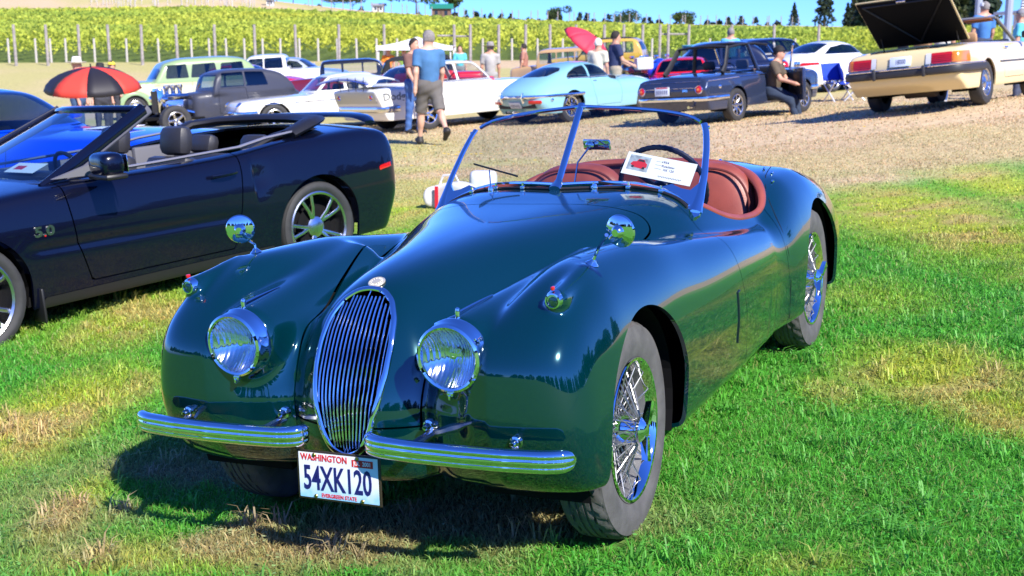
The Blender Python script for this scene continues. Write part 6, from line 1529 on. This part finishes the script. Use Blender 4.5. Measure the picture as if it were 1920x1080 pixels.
tag(b.build('young_vine_stakes', PALEW), kind='stuff', label='pale stakes of a young vineyard high on the left hill', cat='stakes')

# ---------------------------------------------------------------- trees
BARK = mat('tree_bark', (.09, .07, .055), .9, noise=.3, nscale=3); LEAFM = attr_mat('tree_leaf', .6, .25)
def tree(x, y, h, wd, kind, label, group, col=(.05, .09, .025), n=900, seed=0, name=None):
    r = np.random.default_rng(seed+abs(int(x*10))); z = float(terrain(x, y)); root = empty(name or ('conifer' if kind == 'fir' else 'broadleaf_tree'), Matrix.Translation((x, y, z))); tag(root, label, 'tree', group)
    b = MB(); th = h*(.95 if kind == 'fir' else .6)
    b.tube([(0, 0, -.3), (.02*h*r.normal()*.3, 0, th*.5), (0, 0, th)], [h*.028, h*.018, h*.006], 7)
    b.build('trunk', BARK, root)
    if kind == 'fir':
        t = r.random(n)**.75; zz = h*(.08+.92*t); rad = wd*.5*(1-t)**.85*(.55+.45*np.abs(np.sin(zz*2.1/h*9+r.random()*6)))*np.sqrt(r.random(n)); a = r.random(n)*2*math.pi
        P = np.stack([rad*np.cos(a), rad*np.sin(a), zz-rad*.25], 1)
    else:
        nl = 9; C = np.stack([r.normal(size=nl)*wd*.20, r.normal(size=nl)*wd*.20, h*(.42+.42*r.random(nl))], 1); C[0] = (0, 0, h*.8); k = r.integers(0, nl, n); D = r.normal(size=(n, 3)); D /= np.linalg.norm(D, axis=1)[:, None]
        P = C[k]+D*np.array([wd*.26, wd*.26, h*.20])*(r.random((n, 1))**.4); P[:, 2] = np.clip(P[:, 2], h*.12, h)
        for q in range(1, 5): MB().tube([(0, 0, h*.3), tuple(C[q]*.6+np.array([0, 0, h*.12])), tuple(C[q])], [h*.014, h*.009, h*.004], 5).build('limb', BARK, root)
    V, F_ = leaf_cloud(P, np.full(n, h*(.035 if kind == 'fir' else .045)), r)
    c = np.array(col)*(.5+1.0*r.random((n, 1)))*(1+.3*(r.random((n, 1))-.5)*[1, .3, 0]); me = mesh_of(V, F_, 'crown', False); add_col(me, np.repeat(c, 4, 0)); obj('crown', me, LEAFM, root)
    return root
def atcol(px, d): return (px-960)/FPX*d, d
G1 = (.075, .115, .03); G2 = (.035, .055, .03); G3 = (.05, .085, .03)
T = [(785, 236, 7.0, 7.5, 'bl', 'large broadleaf tree on the hilltop left of the green-roofed barn', None, G1), (855, 238, 6.0, 4.5, 'bl', 'rounded tree directly behind the right end of the green-roofed barn', None, G1),
     (1040, 300, 4.6, 6.0, 'bl', 'leftmost of the three rounded trees on the central skyline', None, G3), (1175, 300, 4.6, 8.0, 'bl', 'middle and widest of the three rounded trees on the central skyline', None, G3), (1277, 300, 4.4, 6.0, 'bl', 'rounded tree standing alone at the right end of the central skyline', None, G1),
     (1533, 250, 9.5, 5.6, 'fir', 'tall conifer breaking the skyline above the white sports coupe', None, G2), (1477, 255, 4.8, 3.2, 'fir', 'small dark conifer on the skyline left of the tall one', None, G2),
     (560, 240, 4.5, 5.0, 'bl', 'small tree at the left end of the hilltop skyline', None, G2), (530, 238, 5.0, 4.5, 'bl', 'dark tree beside the young vineyard on the hill', None, G2), (635, 245, 2.8, 7.0, 'bl', 'low olive bush mass on the hilltop', None, (.10, .10, .03)), (668, 245, 3.0, 5.0, 'bl', 'low green bush right of the olive bushes on the hilltop', None, G3)]
for i, (px, d, h, wd, k, lb, gp, c) in enumerate(T):
    x, y = atcol(px, d); tree(x, y, h, wd, k, lb, gp, c, 1300, i)
rt = np.random.default_rng(23)
for i in range(26):
    px = 1572+i*10.5+rt.normal()*5; d = 150+rt.random()*70; x, y = atcol(px, d); k = 'fir' if rt.random() < .6 else 'bl'; sz = rt.random(); hh = (8.0 if px > 1640 else 5.0)+4.5*sz
    tree(x, y, hh, hh*.55, k, nth(i)+' from the left of the dark trees in the wood at top right', 'trees of the wood at top right', G2 if k == 'fir' else (.07, .085, .03), 800, 100+i)
def wood(name, pts, h0, h1, seed, label, size=.9, n_each=60, wd=.45):
    r = np.random.default_rng(seed); A = []
    for (x, y) in pts:
        h = h0+(h1-h0)*r.random()**2; t = r.random(n_each); w_ = h*wd*.5*(1-t)**.8*(.5+.5*r.random(n_each)); a = r.random(n_each)*6.283
        A.append(np.stack([x+w_*np.cos(a), y+w_*np.sin(a), float(terrain(x, y))+h*(.05+.95*t)], 1))
    P = np.concatenate(A); V, F_ = leaf_cloud(P, np.full(len(P), size), r); c = np.array([.03, .045, .032])*(.5+r.random((len(P), 1)))
    me = mesh_of(V, F_, name, False); add_col(me, np.repeat(c, 4, 0)); tag(obj(name, me, LEAFM), kind='stuff', label=label, cat='trees')
wood('skyline_wood', [atcol(px+rt.normal()*3, 420+rt.random()*60) for px in np.arange(560, 1450, 3.6)], 2.5, 6.5, 3, 'thin line of dark distant trees along the skyline', .8, 45, .9)
wood('wood_behind', [(x+rt.normal()*2, -58+rt.normal()*4-abs(x)*.0) for x in np.arange(-95, 96, 3.0)]+[(s*(85+rt.normal()*4), y) for s in (-1,) for y in np.arange(-55, 20, 3.5)]+[(80+rt.normal()*4, y) for y in np.arange(-55, 60, 3.5)], 7, 13, 4, 'dark wood beyond the meadow behind the camera', 1.5, 110, .6)

# ---------------------------------------------------------------- barn, far buildings, big posts at top right
def gable(name, label, x, y, w_, d, h, rh, wall, roof, rz=0):
    z = float(terrain(x, y)); r = empty(name, Matrix.Translation((x, y, z)) @ Matrix.Rotation(rz, 4, 'Z')); tag(r, label, 'building')
    MB().box((0, 0, h/2-.3), (w_, d, h+.6)).build('wall', wall, r, smooth=False)
    MB().prism([(-d/2-.4, h), (d/2+.4, h), (0, h+rh)], -w_/2-.4, w_/2+.4, 'yz').build('roof', roof, r, smooth=False)
    for k in (-.25, .25): MB().box((w_*k, -d/2-.02, h*.5), (w_*.16, .06, h*.5)).build('window', mat('dark_pane', (.02, .025, .03), .1), r, smooth=False)
    MB().box((0, -d/2-.02, h*.4), (w_*.13, .06, h*.8)).build('door', mat('barn_door', (.10, .06, .04), .8), r, smooth=False); return r
GRNR = mat('green_metal_roof', (.02, .20, .13), .5); BARNW = mat('barn_boards', (.17, .10, .07), .85)
x, y = atcol(831, 228); gable('barn', 'brown barn with a green metal roof on the hilltop', x, y, 3.4, 3, 1.5, .9, BARNW, GRNR)
x, y = atcol(716, 236); gable('white_shed', 'small white shed on the hilltop left of the barn', x, y, 2.0, 2, 1.1, .4, mat('white_wall', (.6, .6, .58), .8), mat('grey_roof', (.3, .3, .32), .7))
x, y = atcol(518, 222); gable('white_cabin', 'tiny white cabin beside the young vineyard', x, y, 1.2, 1.2, 1.0, .8, bpy.data.materials['white_wall'], bpy.data.materials['grey_roof'])
b = MB(); x, y = atcol(1925, 60); z = float(terrain(x, y)); hr = empty('pavilion', Matrix.Translation((x, y, z))); tag(hr, 'pale pavilion with louvred roof cut by the top right corner', 'building')
MB().box((.4, 2, 2.2), (2.4, 3, .14)).build('eaves_board', mat('pale_grey_paint', (.5, .52, .56), .6), hr)
for k in range(7): MB().box((.4, .42+.25*k*.4, 2.35+.13*k), (2.2-.1*k, .20, .05), rx=R(-25)).build('louvre', bpy.data.materials['pale_grey_paint'], hr)
for sx in (-.6, 1.4): MB().box((sx, 1.2, 1.1), (.14, .14, 2.2)).build('column', bpy.data.materials['pale_grey_paint'], hr)
for px, d, top, lb in ((1814, 44, 5.0, 'left of two tall grey steel poles behind the cream convertible'), (1870, 40, 5.0, 'right of two tall grey steel poles behind the cream convertible')):
    x, y = atcol(px, d); z = float(terrain(x, y)); o = MB().tube([(0, 0, 0), (0, 0, top)], .12, 10).build('steel_pole', mat('grey_steel', (.30, .34, .42), .5)); o.location = (x, y, z); tag(o, lb, 'pole')

# ================================================================ people
SKIN = mat('skin', (.52, .27, .18), .55, bump=.05); SKIN2 = mat('pale_skin', (.58, .34, .24), .55)
HAIRG = mat('grey_hair', (.22, .20, .19), .9, noise=.4, nscale=60); HAIRD = mat('dark_hair', (.02, .015, .012), .8); HAIRW = mat('white_hair', (.65, .62, .55), .9)
def rotz(a): return Matrix.Rotation(a, 3, 'Z')
def person(M, label, shirt, lower, shorts=False, hair=HAIRD, hat=None, H=1.78, legs=((0, 0), (0, 0)), arms=((5, 8, 12), (5, 8, 12)), lean=0, head_yaw=0, sit=False, res=.022, skin=SKIN, shoes=None, feetdz=0, build=1.0, long_sleeve=False, group=None):
    """faces +x; legs: (hip swing, knee bend) left, right; arms: (swing, spread, elbow) left, right"""
    s = H/1.78; root = empty('person', M); tag(root, label, 'person', group); shoes = shoes or mat('dark_shoes', (.02, .018, .016), .6)
    hz = .93; L = []; tp = []
    A = []
    for i, sg in enumerate((1, -1)):
        p, kb = [R(v) for v in legs[i]]; hip = np.array([0, sg*.095, hz]); knee = hip+.44*np.array([math.sin(p), sg*.02, -math.cos(p)]); q = p-kb; ank = knee+.42*np.array([math.sin(q), 0, -math.cos(q)]); fd = q+R(90)*1 if True else 0
        L.append((hip, knee, ank, q))
    low = min(l[2][2] for l in L)-.085; dz = -low if not sit else 0
    for l in L:
        for v in l[:3]: v[2] += dz
    hz += dz; ln = R(lean); up = np.array([math.sin(ln), 0, math.cos(ln)]); pel = np.array([0, 0, hz]); chest = pel+.36*up; sh = pel+.50*up; neck = pel+.56*up; head = pel+.70*up+np.array([.015, 0, 0])
    for i, sg in enumerate((1, -1)):
        a, b, e = [R(v) for v in arms[i]]; S = sh+np.array([0, sg*.185, -.02]); el = S+.29*np.array([math.sin(a)*math.cos(b), sg*math.sin(b), -math.cos(a)*math.cos(b)]); f = a+e; wr = el+.25*np.array([math.sin(f)*math.cos(b*.6), sg*math.sin(b*.5)*.8, -math.cos(f)*math.cos(b*.6)]); A.append((S, el, wr, (wr-el)/np.linalg.norm(wr-el)))
    hy = R(head_yaw); hx, hyv = math.cos(hy), math.sin(hy); B = build
    def Fh(x, y, z):
        X, Y, Z = (x-head[0])*hx+(y-head[1])*hyv, -(x-head[0])*hyv+(y-head[1])*hx, z-head[2]
        f = ellip(X, Y, Z, (-.008, 0, .025), (.098, .078, .105)); f = smin(.018, f, ellip(X, Y, Z, (.035, 0, -.055), (.055, .052, .06)))
        f = smin(.006, f, rcone(X, Y, Z, (.085, 0, .012), (.103, 0, -.018), .009, .014)); f = smin(.006, f, ellip(X, Y, Z, (.078, 0, -.058), (.012, .024, .008)))
        f = smin(.006, f, ellip(X, np.abs(Y), Z, (-.005, .080, .0), (.018, .010, .030))); f = smax(.008, f, -(ellip(X, np.abs(Y), Z, (.098, .034, .022), (.016, .017, .010))))
        return f
    def F(x, y, z):
        f = Fh(x, y, z); f = smin(.02, f, rcone(x, y, z, neck-.05*up, head-.04*up, .058, .052)); f = smin(.03, f, rcone(x, y, z, pel, chest, .12, .13)); f = smin(.03, f, rcone(x, y, z, sh+[0, .12, 0], sh-[0, .12, 0], .07, .07))
        for (S, el, wr, d) in A:
            f = smin(.015, f, rcone(x, y, z, S, el, .050, .040)); f = smin(.012, f, rcone(x, y, z, el, wr, .040, .027)); pm = wr+d*.055; f = smin(.01, f, rcone(x, y, z, wr, pm, .026, .032))
            if res < .02:
                for k, (o_, ln_) in enumerate(((-.028, .062), (-.010, .075), (.009, .072), (.026, .055))): b0 = pm+np.array([o_, 0, 0]); f = smin(.004, f, rcone(x, y, z, b0, b0+d*ln_+np.array([.008, 0, 0]), .0095, .008))
                f = smin(.004, f, rcone(x, y, z, wr+d*.02+np.array([.025, 0, 0]), wr+d*.075+np.array([.052, 0, 0]), .011, .009))
            else: f = smin(.01, f, rcone(x, y, z, pm, pm+d*.06, .030, .018))
        for (h, k, a, q) in L:
            f = smin(.02, f, rcone(x, y, z, h, k, .082, .053)); f = smin(.012, f, rcone(x, y, z, k, a, .052, .033)); f = smin(.02, f, ellip(x, y, z, k+(a-k)*.3+np.array([-.02, 0, 0]), (.045, .045, .10)))
        return f
    pts = np.array([head+[0, 0, .14], pel]+[v for a in A for v in (a[1], a[2]+a[3]*.14)]+[v for l in L for v in (l[1], l[2])]); lo = pts.min(0)-.2; hi = pts.max(0)+.2; hi[2] -= .1
    def piece(name, Fn, mtl, lo_=lo, hi_=hi, rs=None):
        m = iso(Fn, tuple(lo_), tuple(hi_), rs or res, 1, 2)
        if len(m[1]): return put(name, m, mtl, root, Fn)
    piece('body', F, skin)
    def Fs(x, y, z):
        f = smin(.03, rcone(x, y, z, pel+.02*up, chest, .135*B, .155*B), rcone(x, y, z, sh+np.array([0, .13, -.0]), sh-np.array([0, .13, .0]), .080, .080)); f = np.where(True, f, f); f = f+.10*np.maximum(np.abs(x-pel[0]-(z-pel[2])*math.tan(ln))-.11, 0)
        for (S, el, wr, d) in A:
            f = smin(.02, f, smax(.006, rcone(x, y, z, S, el, .073, .066), ((x-S[0])*(el-S[0])[()] if False else 0)+((x-S[0])*(el-S)[0]+(y-S[1])*(el-S)[1]+(z-S[2])*(el-S)[2])/.29-(.20 if not long_sleeve else .5)))
            if long_sleeve: f = smin(.015, f, rcone(x, y, z, el, wr, .055, .042))
        f = smax(.01, f, (neck[2]-.005-.0)*-1+z-.0, (pel[2]-.05)-z) if not sit else smax(.01, f, z-neck[2]); f = f+.002*np.sin(z*40+x*20)*np.sin(y*25)
        return f
    piece('shirt', Fs, shirt)
    def Ft(x, y, z):
        f = rcone(x, y, z, pel-[0, .05, .02], pel+np.array([0, .05, -.02]), .128*B, .128*B); f = smin(.02, f, rcone(x, y, z, pel+.0*up, pel+.06*up, .128*B, .120*B))
        for (h, k, a, q) in L:
            v = (k-h)/.44; t = (x-h[0])*v[0]+(y-h[1])*v[1]+(z-h[2])*v[2]
            if shorts: f = smin(.03, f, smax(.006, rcone(x, y, z, h, k+v*.05, .100, .092), t-.44))
            else: f = smin(.03, f, rcone(x, y, z, h, k, .098, .072)); f = smin(.015, f, rcone(x, y, z, k, a+(a-k)*.02, .070, .060))
        f = smax(.008, f, z-(pel[2]+.09)); return f+.0035*np.sin(z*48+y*25)
    piece('shorts' if shorts else 'trousers', Ft, lower)
    for (h, k, a, q) in L:
        q2 = q*.9; d = np.array([math.cos(q2), 0, math.sin(q2)]); n = np.array([-math.sin(q2), 0, math.cos(q2)])
        Fz = lambda x, y, z: smax(.012, smin(.02, rcone(x, y, z, a-n*.045-d*.03, a-n*.055+d*.14, .046, .040), rcone(x, y, z, a-n*.04, a+n*.01, .048, .045)), -((x-a[0])*n[0]+(z-a[2])*n[2])-.085)
        piece('shoe', Fz, shoes, a-.3, a+.3, .018)
    if hair is not None:
        Fr = lambda x, y, z: Fh(x, y, z)-.010
        def cut(x, y, z):
            X = (x-head[0])*hx+(y-head[1])*hyv; Z = z-head[2]; return X*1.1-Z*.9-.0+np.where(Z < -.03, .2, 0)+np.where(X > .075, .1, 0)
        m = iso(Fr, tuple(head-.16), tuple(head+.17), .014, 1, 2); m = split(m, cut)[1]; put('hair', m, hair, root, Fr)
    if hat:
        kind, hm = hat; e = empty('hat', Matrix.Translation(tuple(head+np.array([0, 0, .045]))) @ Matrix.Rotation(hy, 4, 'Z'), root)
        if kind == 'cap':
            MB().lathe([(0, .085), (.05, .078), (.09, .045), (.104, .0), (.104, -.01)], 20).build('crown', hm, e); MB().prism([(.08, -.06), (.15, -.045), (.175, 0), (.15, .045), (.08, .06)], -.004, .006).build('peak', hm, e)
        else:
            MB().lathe([(0, .11), (.06, .12), (.088, .10), (.102, .0), (.17, -.015), (.205, .012), (.20, .004), (.10, -.02)], 24).build('brim', hm, e)
    root.matrix_world = M @ Matrix.Scale(s, 4); return root
def pm_(px, py, heading, depth=None, lift=0):
    p = ground(px, py) if depth is None else np.array([(px-960)/FPX*depth, depth, 0]); z = float(terrain(p[0], p[1]))
    return Matrix.Translation((p[0], p[1], z+lift)) @ Matrix.Rotation(R(heading), 4, 'Z')
cloth = lambda n, c: mat(n, c, .85, noise=.12, nscale=9, bump=.15, bscale=25)
person(pm_(806, 271, 112), 'man in a blue polo shirt and grey shorts walking away, seen from behind', cloth('blue_polo', (.055, .16, .33)), cloth('grey_shorts', (.12, .11, .10)), True, HAIRG, H=1.98, legs=((14, 4), (-26, 22)), arms=((-8, 8, 10), (10, 9, 12)), head_yaw=25, res=.018, skin=SKIN2, build=1.10)
person(pm_(778, 250, -40), 'man in a brown T-shirt and jeans standing half hidden by the man in blue', cloth('brown_tee', (.16, .08, .065)), cloth('blue_jeans', (.05, .12, .32)), False, HAIRD, H=1.88, legs=((4, 4), (-4, 2)), arms=((8, 8, 20), (15, 6, 25)), res=.018, build=1.08)
# seated in the open door of the slate blue saloon
q = BMWM @ Vector((-1.18, -.70, 0)); person(Matrix.Translation((q.x, q.y, q.z-.47)) @ Matrix.Rotation(R(-28), 4, 'Z'), 'man in black cap and brown T-shirt seated in the open door of the blue saloon', cloth('dark_brown_tee', (.10, .075, .05)), cloth('dark_jeans', (.02, .035, .07)), False, HAIRD, ('cap', mat('black_cap', (.01, .01, .012), .8)), H=1.8, legs=((72, 58), (66, 48)), arms=((25, 6, 50), (30, 6, 45)), lean=8, sit=True, res=.02, shoes=mat('pale_shoes', (.5, .48, .45), .7))
W1 = cloth('white_top', (.62, .60, .55)); 
person(pm_(920, 143, 95, 33), 'grey-clad man seen from behind beside the red prewar tourer', cloth('grey_shirt', (.38, .36, .34)), cloth('grey_trousers', (.30, .29, .27)), False, HAIRG, H=1.75, res=.035, hat=('brim', mat('grey_hat', (.3, .27, .25), .9)))
person(pm_(1118, 150, 60, 28), 'white-haired person in a cream vest over yellow shirt, under the pink-red umbrella', cloth('cream_vest', (.60, .55, .42)), cloth('beige_trousers', (.35, .30, .22)), False, HAIRW, H=1.68, res=.03)
person(pm_(1150, 150, 15, 28.6), 'man in navy T-shirt and khaki trousers looking at the motorcycles', cloth('navy_tee', (.02, .03, .09)), cloth('khaki', (.32, .27, .20)), False, HAIRD, H=1.82, res=.03, arms=((25, 5, 40), (20, 5, 45)))
person(pm_(864, 130, -90, 48), 'distant person in a turquoise top behind the white race saloon', cloth('turquoise_top', (.10, .5, .55)), cloth('grey_bottom', (.2, .2, .2)), False, HAIRD, H=1.75, res=.045)
person(pm_(732, 130, -90, 50), 'marshal in an orange vest under the white canopy', cloth('orange_vest', (.85, .25, .02)), cloth('black_bottom', (.03, .03, .03)), False, None, ('cap', mat('yellow_cap', (.7, .5, .05), .8)), H=1.78, res=.045)
person(pm_(761, 130, -90, 50), 'marshal in a yellow-green vest under the white canopy', cloth('lime_vest', (.45, .7, .04)), cloth('black_bottom2', (.03, .03, .03)), False, None, ('cap', mat('dark_cap', (.03, .03, .03), .8)), H=1.74, res=.045)
person(pm_(982, 135, 170, 42), 'distant bare-headed person standing left of the tan prewar car', cloth('rust_top', (.35, .16, .12)), cloth('black_bottom3', (.05, .04, .04)), False, HAIRD, H=1.7, res=.045)
person(pm_(155, 190, 0, 25.5, .12), 'person in a white wide-brimmed hat under the red and black umbrella', W1, cloth('blue_bottom', (.05, .1, .2)), False, None, ('brim', mat('white_hat', (.75, .72, .66), .8)), H=1.75, res=.04)
person(pm_(199, 185, -60, 30, .0), 'person in a dark wide-brimmed hat behind the red and black umbrella', cloth('black_top', (.03, .03, .03)), cloth('b4', (.04, .04, .05)), False, HAIRD, ('brim', mat('dark_hat', (.02, .02, .02), .8)), H=1.75, res=.045)
person(pm_(221, 185, -90, 33, .1), 'person in a yellow cap beside the vintage wagon', cloth('pink_top', (.6, .35, .35)), cloth('b5', (.04, .04, .05)), False, HAIRD, ('cap', mat('yellow_hat', (.7, .55, .05), .8)), H=1.72, res=.045)
person(pm_(1752, 183, 100, 23.5), 'person in a white cap and jeans standing behind the cream convertible', W1, cloth('blue_jeans2', (.05, .10, .26)), False, HAIRG, ('cap', mat('white_cap', (.7, .7, .68), .8)), H=1.80, res=.035, shoes=bpy.data.materials['pale_shoes'])
person(pm_(1826, 150, 100, 27.5, .2), 'person in a white cap and blue shirt beyond the cream convertible', cloth('blue_check', (.06, .20, .5)), cloth('b6', (.05, .06, .1)), False, HAIRG, ('cap', bpy.data.materials['white_cap']), H=1.80, res=.04)
person(pm_(1895, 150, 150, 25.5, .0), 'person in a grey cap and turquoise shirt at the right edge', cloth('turquoise_shirt', (.12, .50, .62)), cloth('b7', (.05, .06, .1)), False, HAIRG, ('cap', mat('grey_cap', (.2, .2, .22), .8)), H=1.78, res=.04)
person(pm_(1362, 150, 80, 34), 'person in a sky blue shirt seen through the open top of the blue saloon', cloth('sky_shirt', (.10, .40, .60)), cloth('b8', (.05, .06, .1)), False, HAIRG, H=1.78, res=.04)

# ---------------------------------------------------------------- umbrellas
def umbrella(name, label, M, rad, dome, cols, shaft=1.4, n=8):
    r = empty(name, M); tag(r, label, 'umbrella')
    for k in range(n):
        a0, a1 = 2*math.pi*k/n, 2*math.pi*(k+1)/n
        def g(u, v, a0=a0, a1=a1):
            a = a0+(a1-a0)*u; sag = 1-.055*math.sin(math.pi*u)*v; rr = rad*math.sin(v*math.pi/2*.92)*sag; return (rr*math.cos(a), rr*math.sin(a), shaft-dome*(1-math.cos(v*math.pi/2*.92))-.02*math.sin(math.pi*u)*v)
        sheet('canopy_panel', g, 4, 6, cols[k % len(cols)], r, .004)
        MB().tube([(rad*math.sin(v*math.pi/2*.92)*math.cos(a0), rad*math.sin(v*math.pi/2*.92)*math.sin(a0), shaft-dome*(1-math.cos(v*math.pi/2*.92))-.008) for v in np.linspace(0, 1.01, 7)], .006, 5).build('rib', BLACK, r)
    MB().tube([(0, 0, 0), (0, 0, shaft+.06)], .012, 8).build('shaft', BLACK, r); return r
RDC = mat('umbrella_red', (.65, .05, .03), .7); BKC = mat('umbrella_black', (.015, .013, .018), .6); PKR = mat('umbrella_pink_red', (.75, .035, .07), .7)
p = at(175, 125, 21.0); umbrella('golf_umbrella', 'low red and black panelled umbrella behind the vivid blue coupe', Matrix.Translation((p[0], p[1], p[2]-1.0)) @ Matrix.Rotation(R(8), 4, 'X') @ Matrix.Rotation(R(56), 4, 'Z'), .80, .42, [RDC, BKC], 1.0)
p = at(1108, 78, 29.5); umbrella('tilted_umbrella', 'pink-red parasol tilted on its side behind the pale blue coupe', Matrix.Translation(p) @ Matrix.Rotation(R(38), 4, 'Y') @ Matrix.Rotation(R(12), 4, 'X') @ Matrix.Translation((0, 0, -1.25)), .68, .36, [PKR], 1.4)

# ---------------------------------------------------------------- canopy, chairs, motorcycles, bag
def canopy():
    x, y = atcol(785, 51); z = float(terrain(x, y)); r = empty('event_canopy', Matrix.Translation((x, y, z)) @ Matrix.Scale(.88, 4)); tag(r, 'white peaked event canopy in front of the vine rows', 'canopy'); wc = mat('white_canvas', (.72, .72, .74), .7)
    for sx in (-1.6, 1.6):
        for sy in (-1.5, 1.5): MB().box((sx, sy, .95), (.06, .06, 1.9)).build('leg', mat('white_tube', (.6, .6, .6), .5), r)
    def g(u, v): X, Y = (2*u-1)*1.7, (2*v-1)*1.6; k = max(abs(2*u-1), abs(2*v-1)); return (X, Y, 2.0+.42*(1-k)**1.5)
    sheet('canopy_top', g, 16, 16, wc, r, .01)
    for (a, b_) in (((-1.7, -1.6), (1.7, -1.6)), ((-1.7, 1.6), (1.7, 1.6))): MB().box(((a[0]+b_[0])/2, a[1], 1.92), (3.4, .02, .20)).build('valance', wc, r)
canopy()
def folding_chair(M, label, m):
    r = empty('folding_chair', M); tag(r, label, 'chair'); fr = mat('white_frame', (.6, .6, .62), .4) if 'white_frame' not in bpy.data.materials else bpy.data.materials['white_frame']
    for sx in (-.24, .24):
        for a, b_ in (((-.22, 0), (.22, .42)), ((.22, 0), (-.22, .42))): MB().tube([(sx, a[0], a[1]), (sx, b_[0], b_[1])], .016, 6).build('leg', fr, r)
    sheet('seat', lambda u, v: ((u-.5)*.48, (v-.5)*.44, .43-.05*math.sin(math.pi*u)), 6, 3, m, r, .01); sheet('backrest', lambda u, v: ((u-.5)*.48, .22+.05*math.sin(math.pi*u)+.10*v, .46+.38*v), 6, 3, m, r, .01)
BLC = mat('royal_blue_canvas', (.01, .05, .45), .8)
folding_chair(stand(*ground(1572, 190)[:2], R(20)), 'left of two blue folding chairs under the tail of the cream convertible', BLC)
folding_chair(stand(*ground(1602, 188)[:2], R(75)), 'right of two blue folding chairs under the tail of the cream convertible', BLC)
def motorcycle(M, label, col, tail):
    r = empty('motorcycle', M); tag(r, label, 'motorcycle')
    tm = tyre_mesh(.31, .15, .2, 28)
    for x in (0, -1.38):
        o = obj('wheel', tm, RUBBER2, r, loc=(x, 0, .31)); MB().lathe([(.2, .05), (.17, .02), (.05, .03), (.04, .06), (0, .06)], 20, 'y').lathe([(.2, -.05), (.17, -.02), (.05, -.03), (.04, -.06), (0, -.06)], 20, 'y').build('rim', ALU, o)
    Ft = lambda x, y, z: smin(.05, ellip(x, y, z, (-.48, 0, .88), (.28, .15, .14)), ellip(x, y, z, (-.08, 0, .90), (.22, .19, .22)))
    put('tank_and_fairing', iso(Ft, (-.9, -.3, .5), (.3, .3, 1.2), .03, 1), col, r, Ft)
    Fs = lambda x, y, z: ellip(x, y, z, (-1.05, 0, .86), (.36, .13, .07)); put('saddle', iso(Fs, (-1.5, -.2, .7), (-.6, .2, 1), .03, 1), BLACK, r, Fs)
    MB().box((-.60, 0, .48), (.50, .28, .38), bev=.06).build('engine', DULLCHROME, r); MB().tube([(-.4, .12, .35), (-.9, .16, .28), (-1.4, .18, .40)], .045).build('exhaust', CHROME, r)
    for sg in (1, -1): MB().tube([(0, sg*.09, .31), (-.22, sg*.09, .95)], .022, 6).build('fork', CHROME, r); MB().tube([(-.22, sg*.03, 1.02), (-.30, sg*.36, 1.05)], .014, 6).build('handlebar', BLACK, r); MB().box((-.2, sg*.30, 1.18), (.03, .12, .07), bev=.02).build('mirror', CHROME, r)
    sheet('windshield', lambda u, v: (.05-.2*v, (u-.5)*.3, 1.0+.28*v), 4, 3, GLASS, r); MB().box((-1.42, 0, .88), (.05, .16, .08), bev=.02).build('tail_lamp', REDLENS, r)
    if tail: MB().box((-1.40, 0, 1.05), (.30, .40, .28), bev=.05).build('top_box', tail, r)
BLM = paint('electric_blue_paint', (.01, .05, .6)); 
motorcycle(stand(*atcol(1178, 30.5), R(100)), 'dark motorcycle with a white top box, left of the pair', paint('black_gloss', (.01, .01, .012)), mat('white_box', (.6, .6, .6), .5))
motorcycle(stand(*atcol(1212, 30.8), R(70)), 'blue motorcycle with a red tail lamp, middle of the three', BLM, None)
motorcycle(stand(*atcol(1240, 31.5), R(50)), 'electric blue motorcycle nearest to the low red car', BLM, None)
p = ground(826, 392); bgm = empty('tote_bag', Matrix.Translation((p[0]+.1, p[1]+.1, p[2])) @ Matrix.Rotation(R(-20), 4, 'Z')); tag(bgm, 'white bag with a red stripe on the grass left of the windscreen', 'bag')
Fb = lambda x, y, z: smax(.02, np.abs(x)-.24-.03*np.sin(z*14), np.abs(y)-.12-.02*np.sin(x*13), np.abs(z-.11)-.13-.03*np.sin(x*9+1))
put('bag_body', iso(Fb, (-.34, -.22, -.08), (.34, .22, .34), .02, 1), mat('bag_white', (.62, .60, .60), .9, noise=.1), bgm, Fb)
MB().box((-.10, -.135, .12), (.035, .012, .22)).build('red_stripe', mat('bag_red', (.6, .01, .03), .8), bgm)
MB().tube([(-.12, 0, .24), (-.08, 0, .33), (.05, 0, .34), (.1, 0, .25)], .012).build('handle', bpy.data.materials['bag_white'], bgm)
Fc2 = lambda x, y, z: smax(.025, np.abs(x)-.15, np.abs(y)-.12, np.abs(z-.12)-.14)
tag(put('plastic_sack', iso(Fc2, (-.3, -.3, -.1), (.3, .3, .4), .025, 1), mat('sack_white', (.7, .7, .7), .6, noise=.15), None, Fc2), 'pale crumpled sack behind the striped white bag', 'sack').location = (p[0]+.42, p[1]+.75, p[2]+.06)
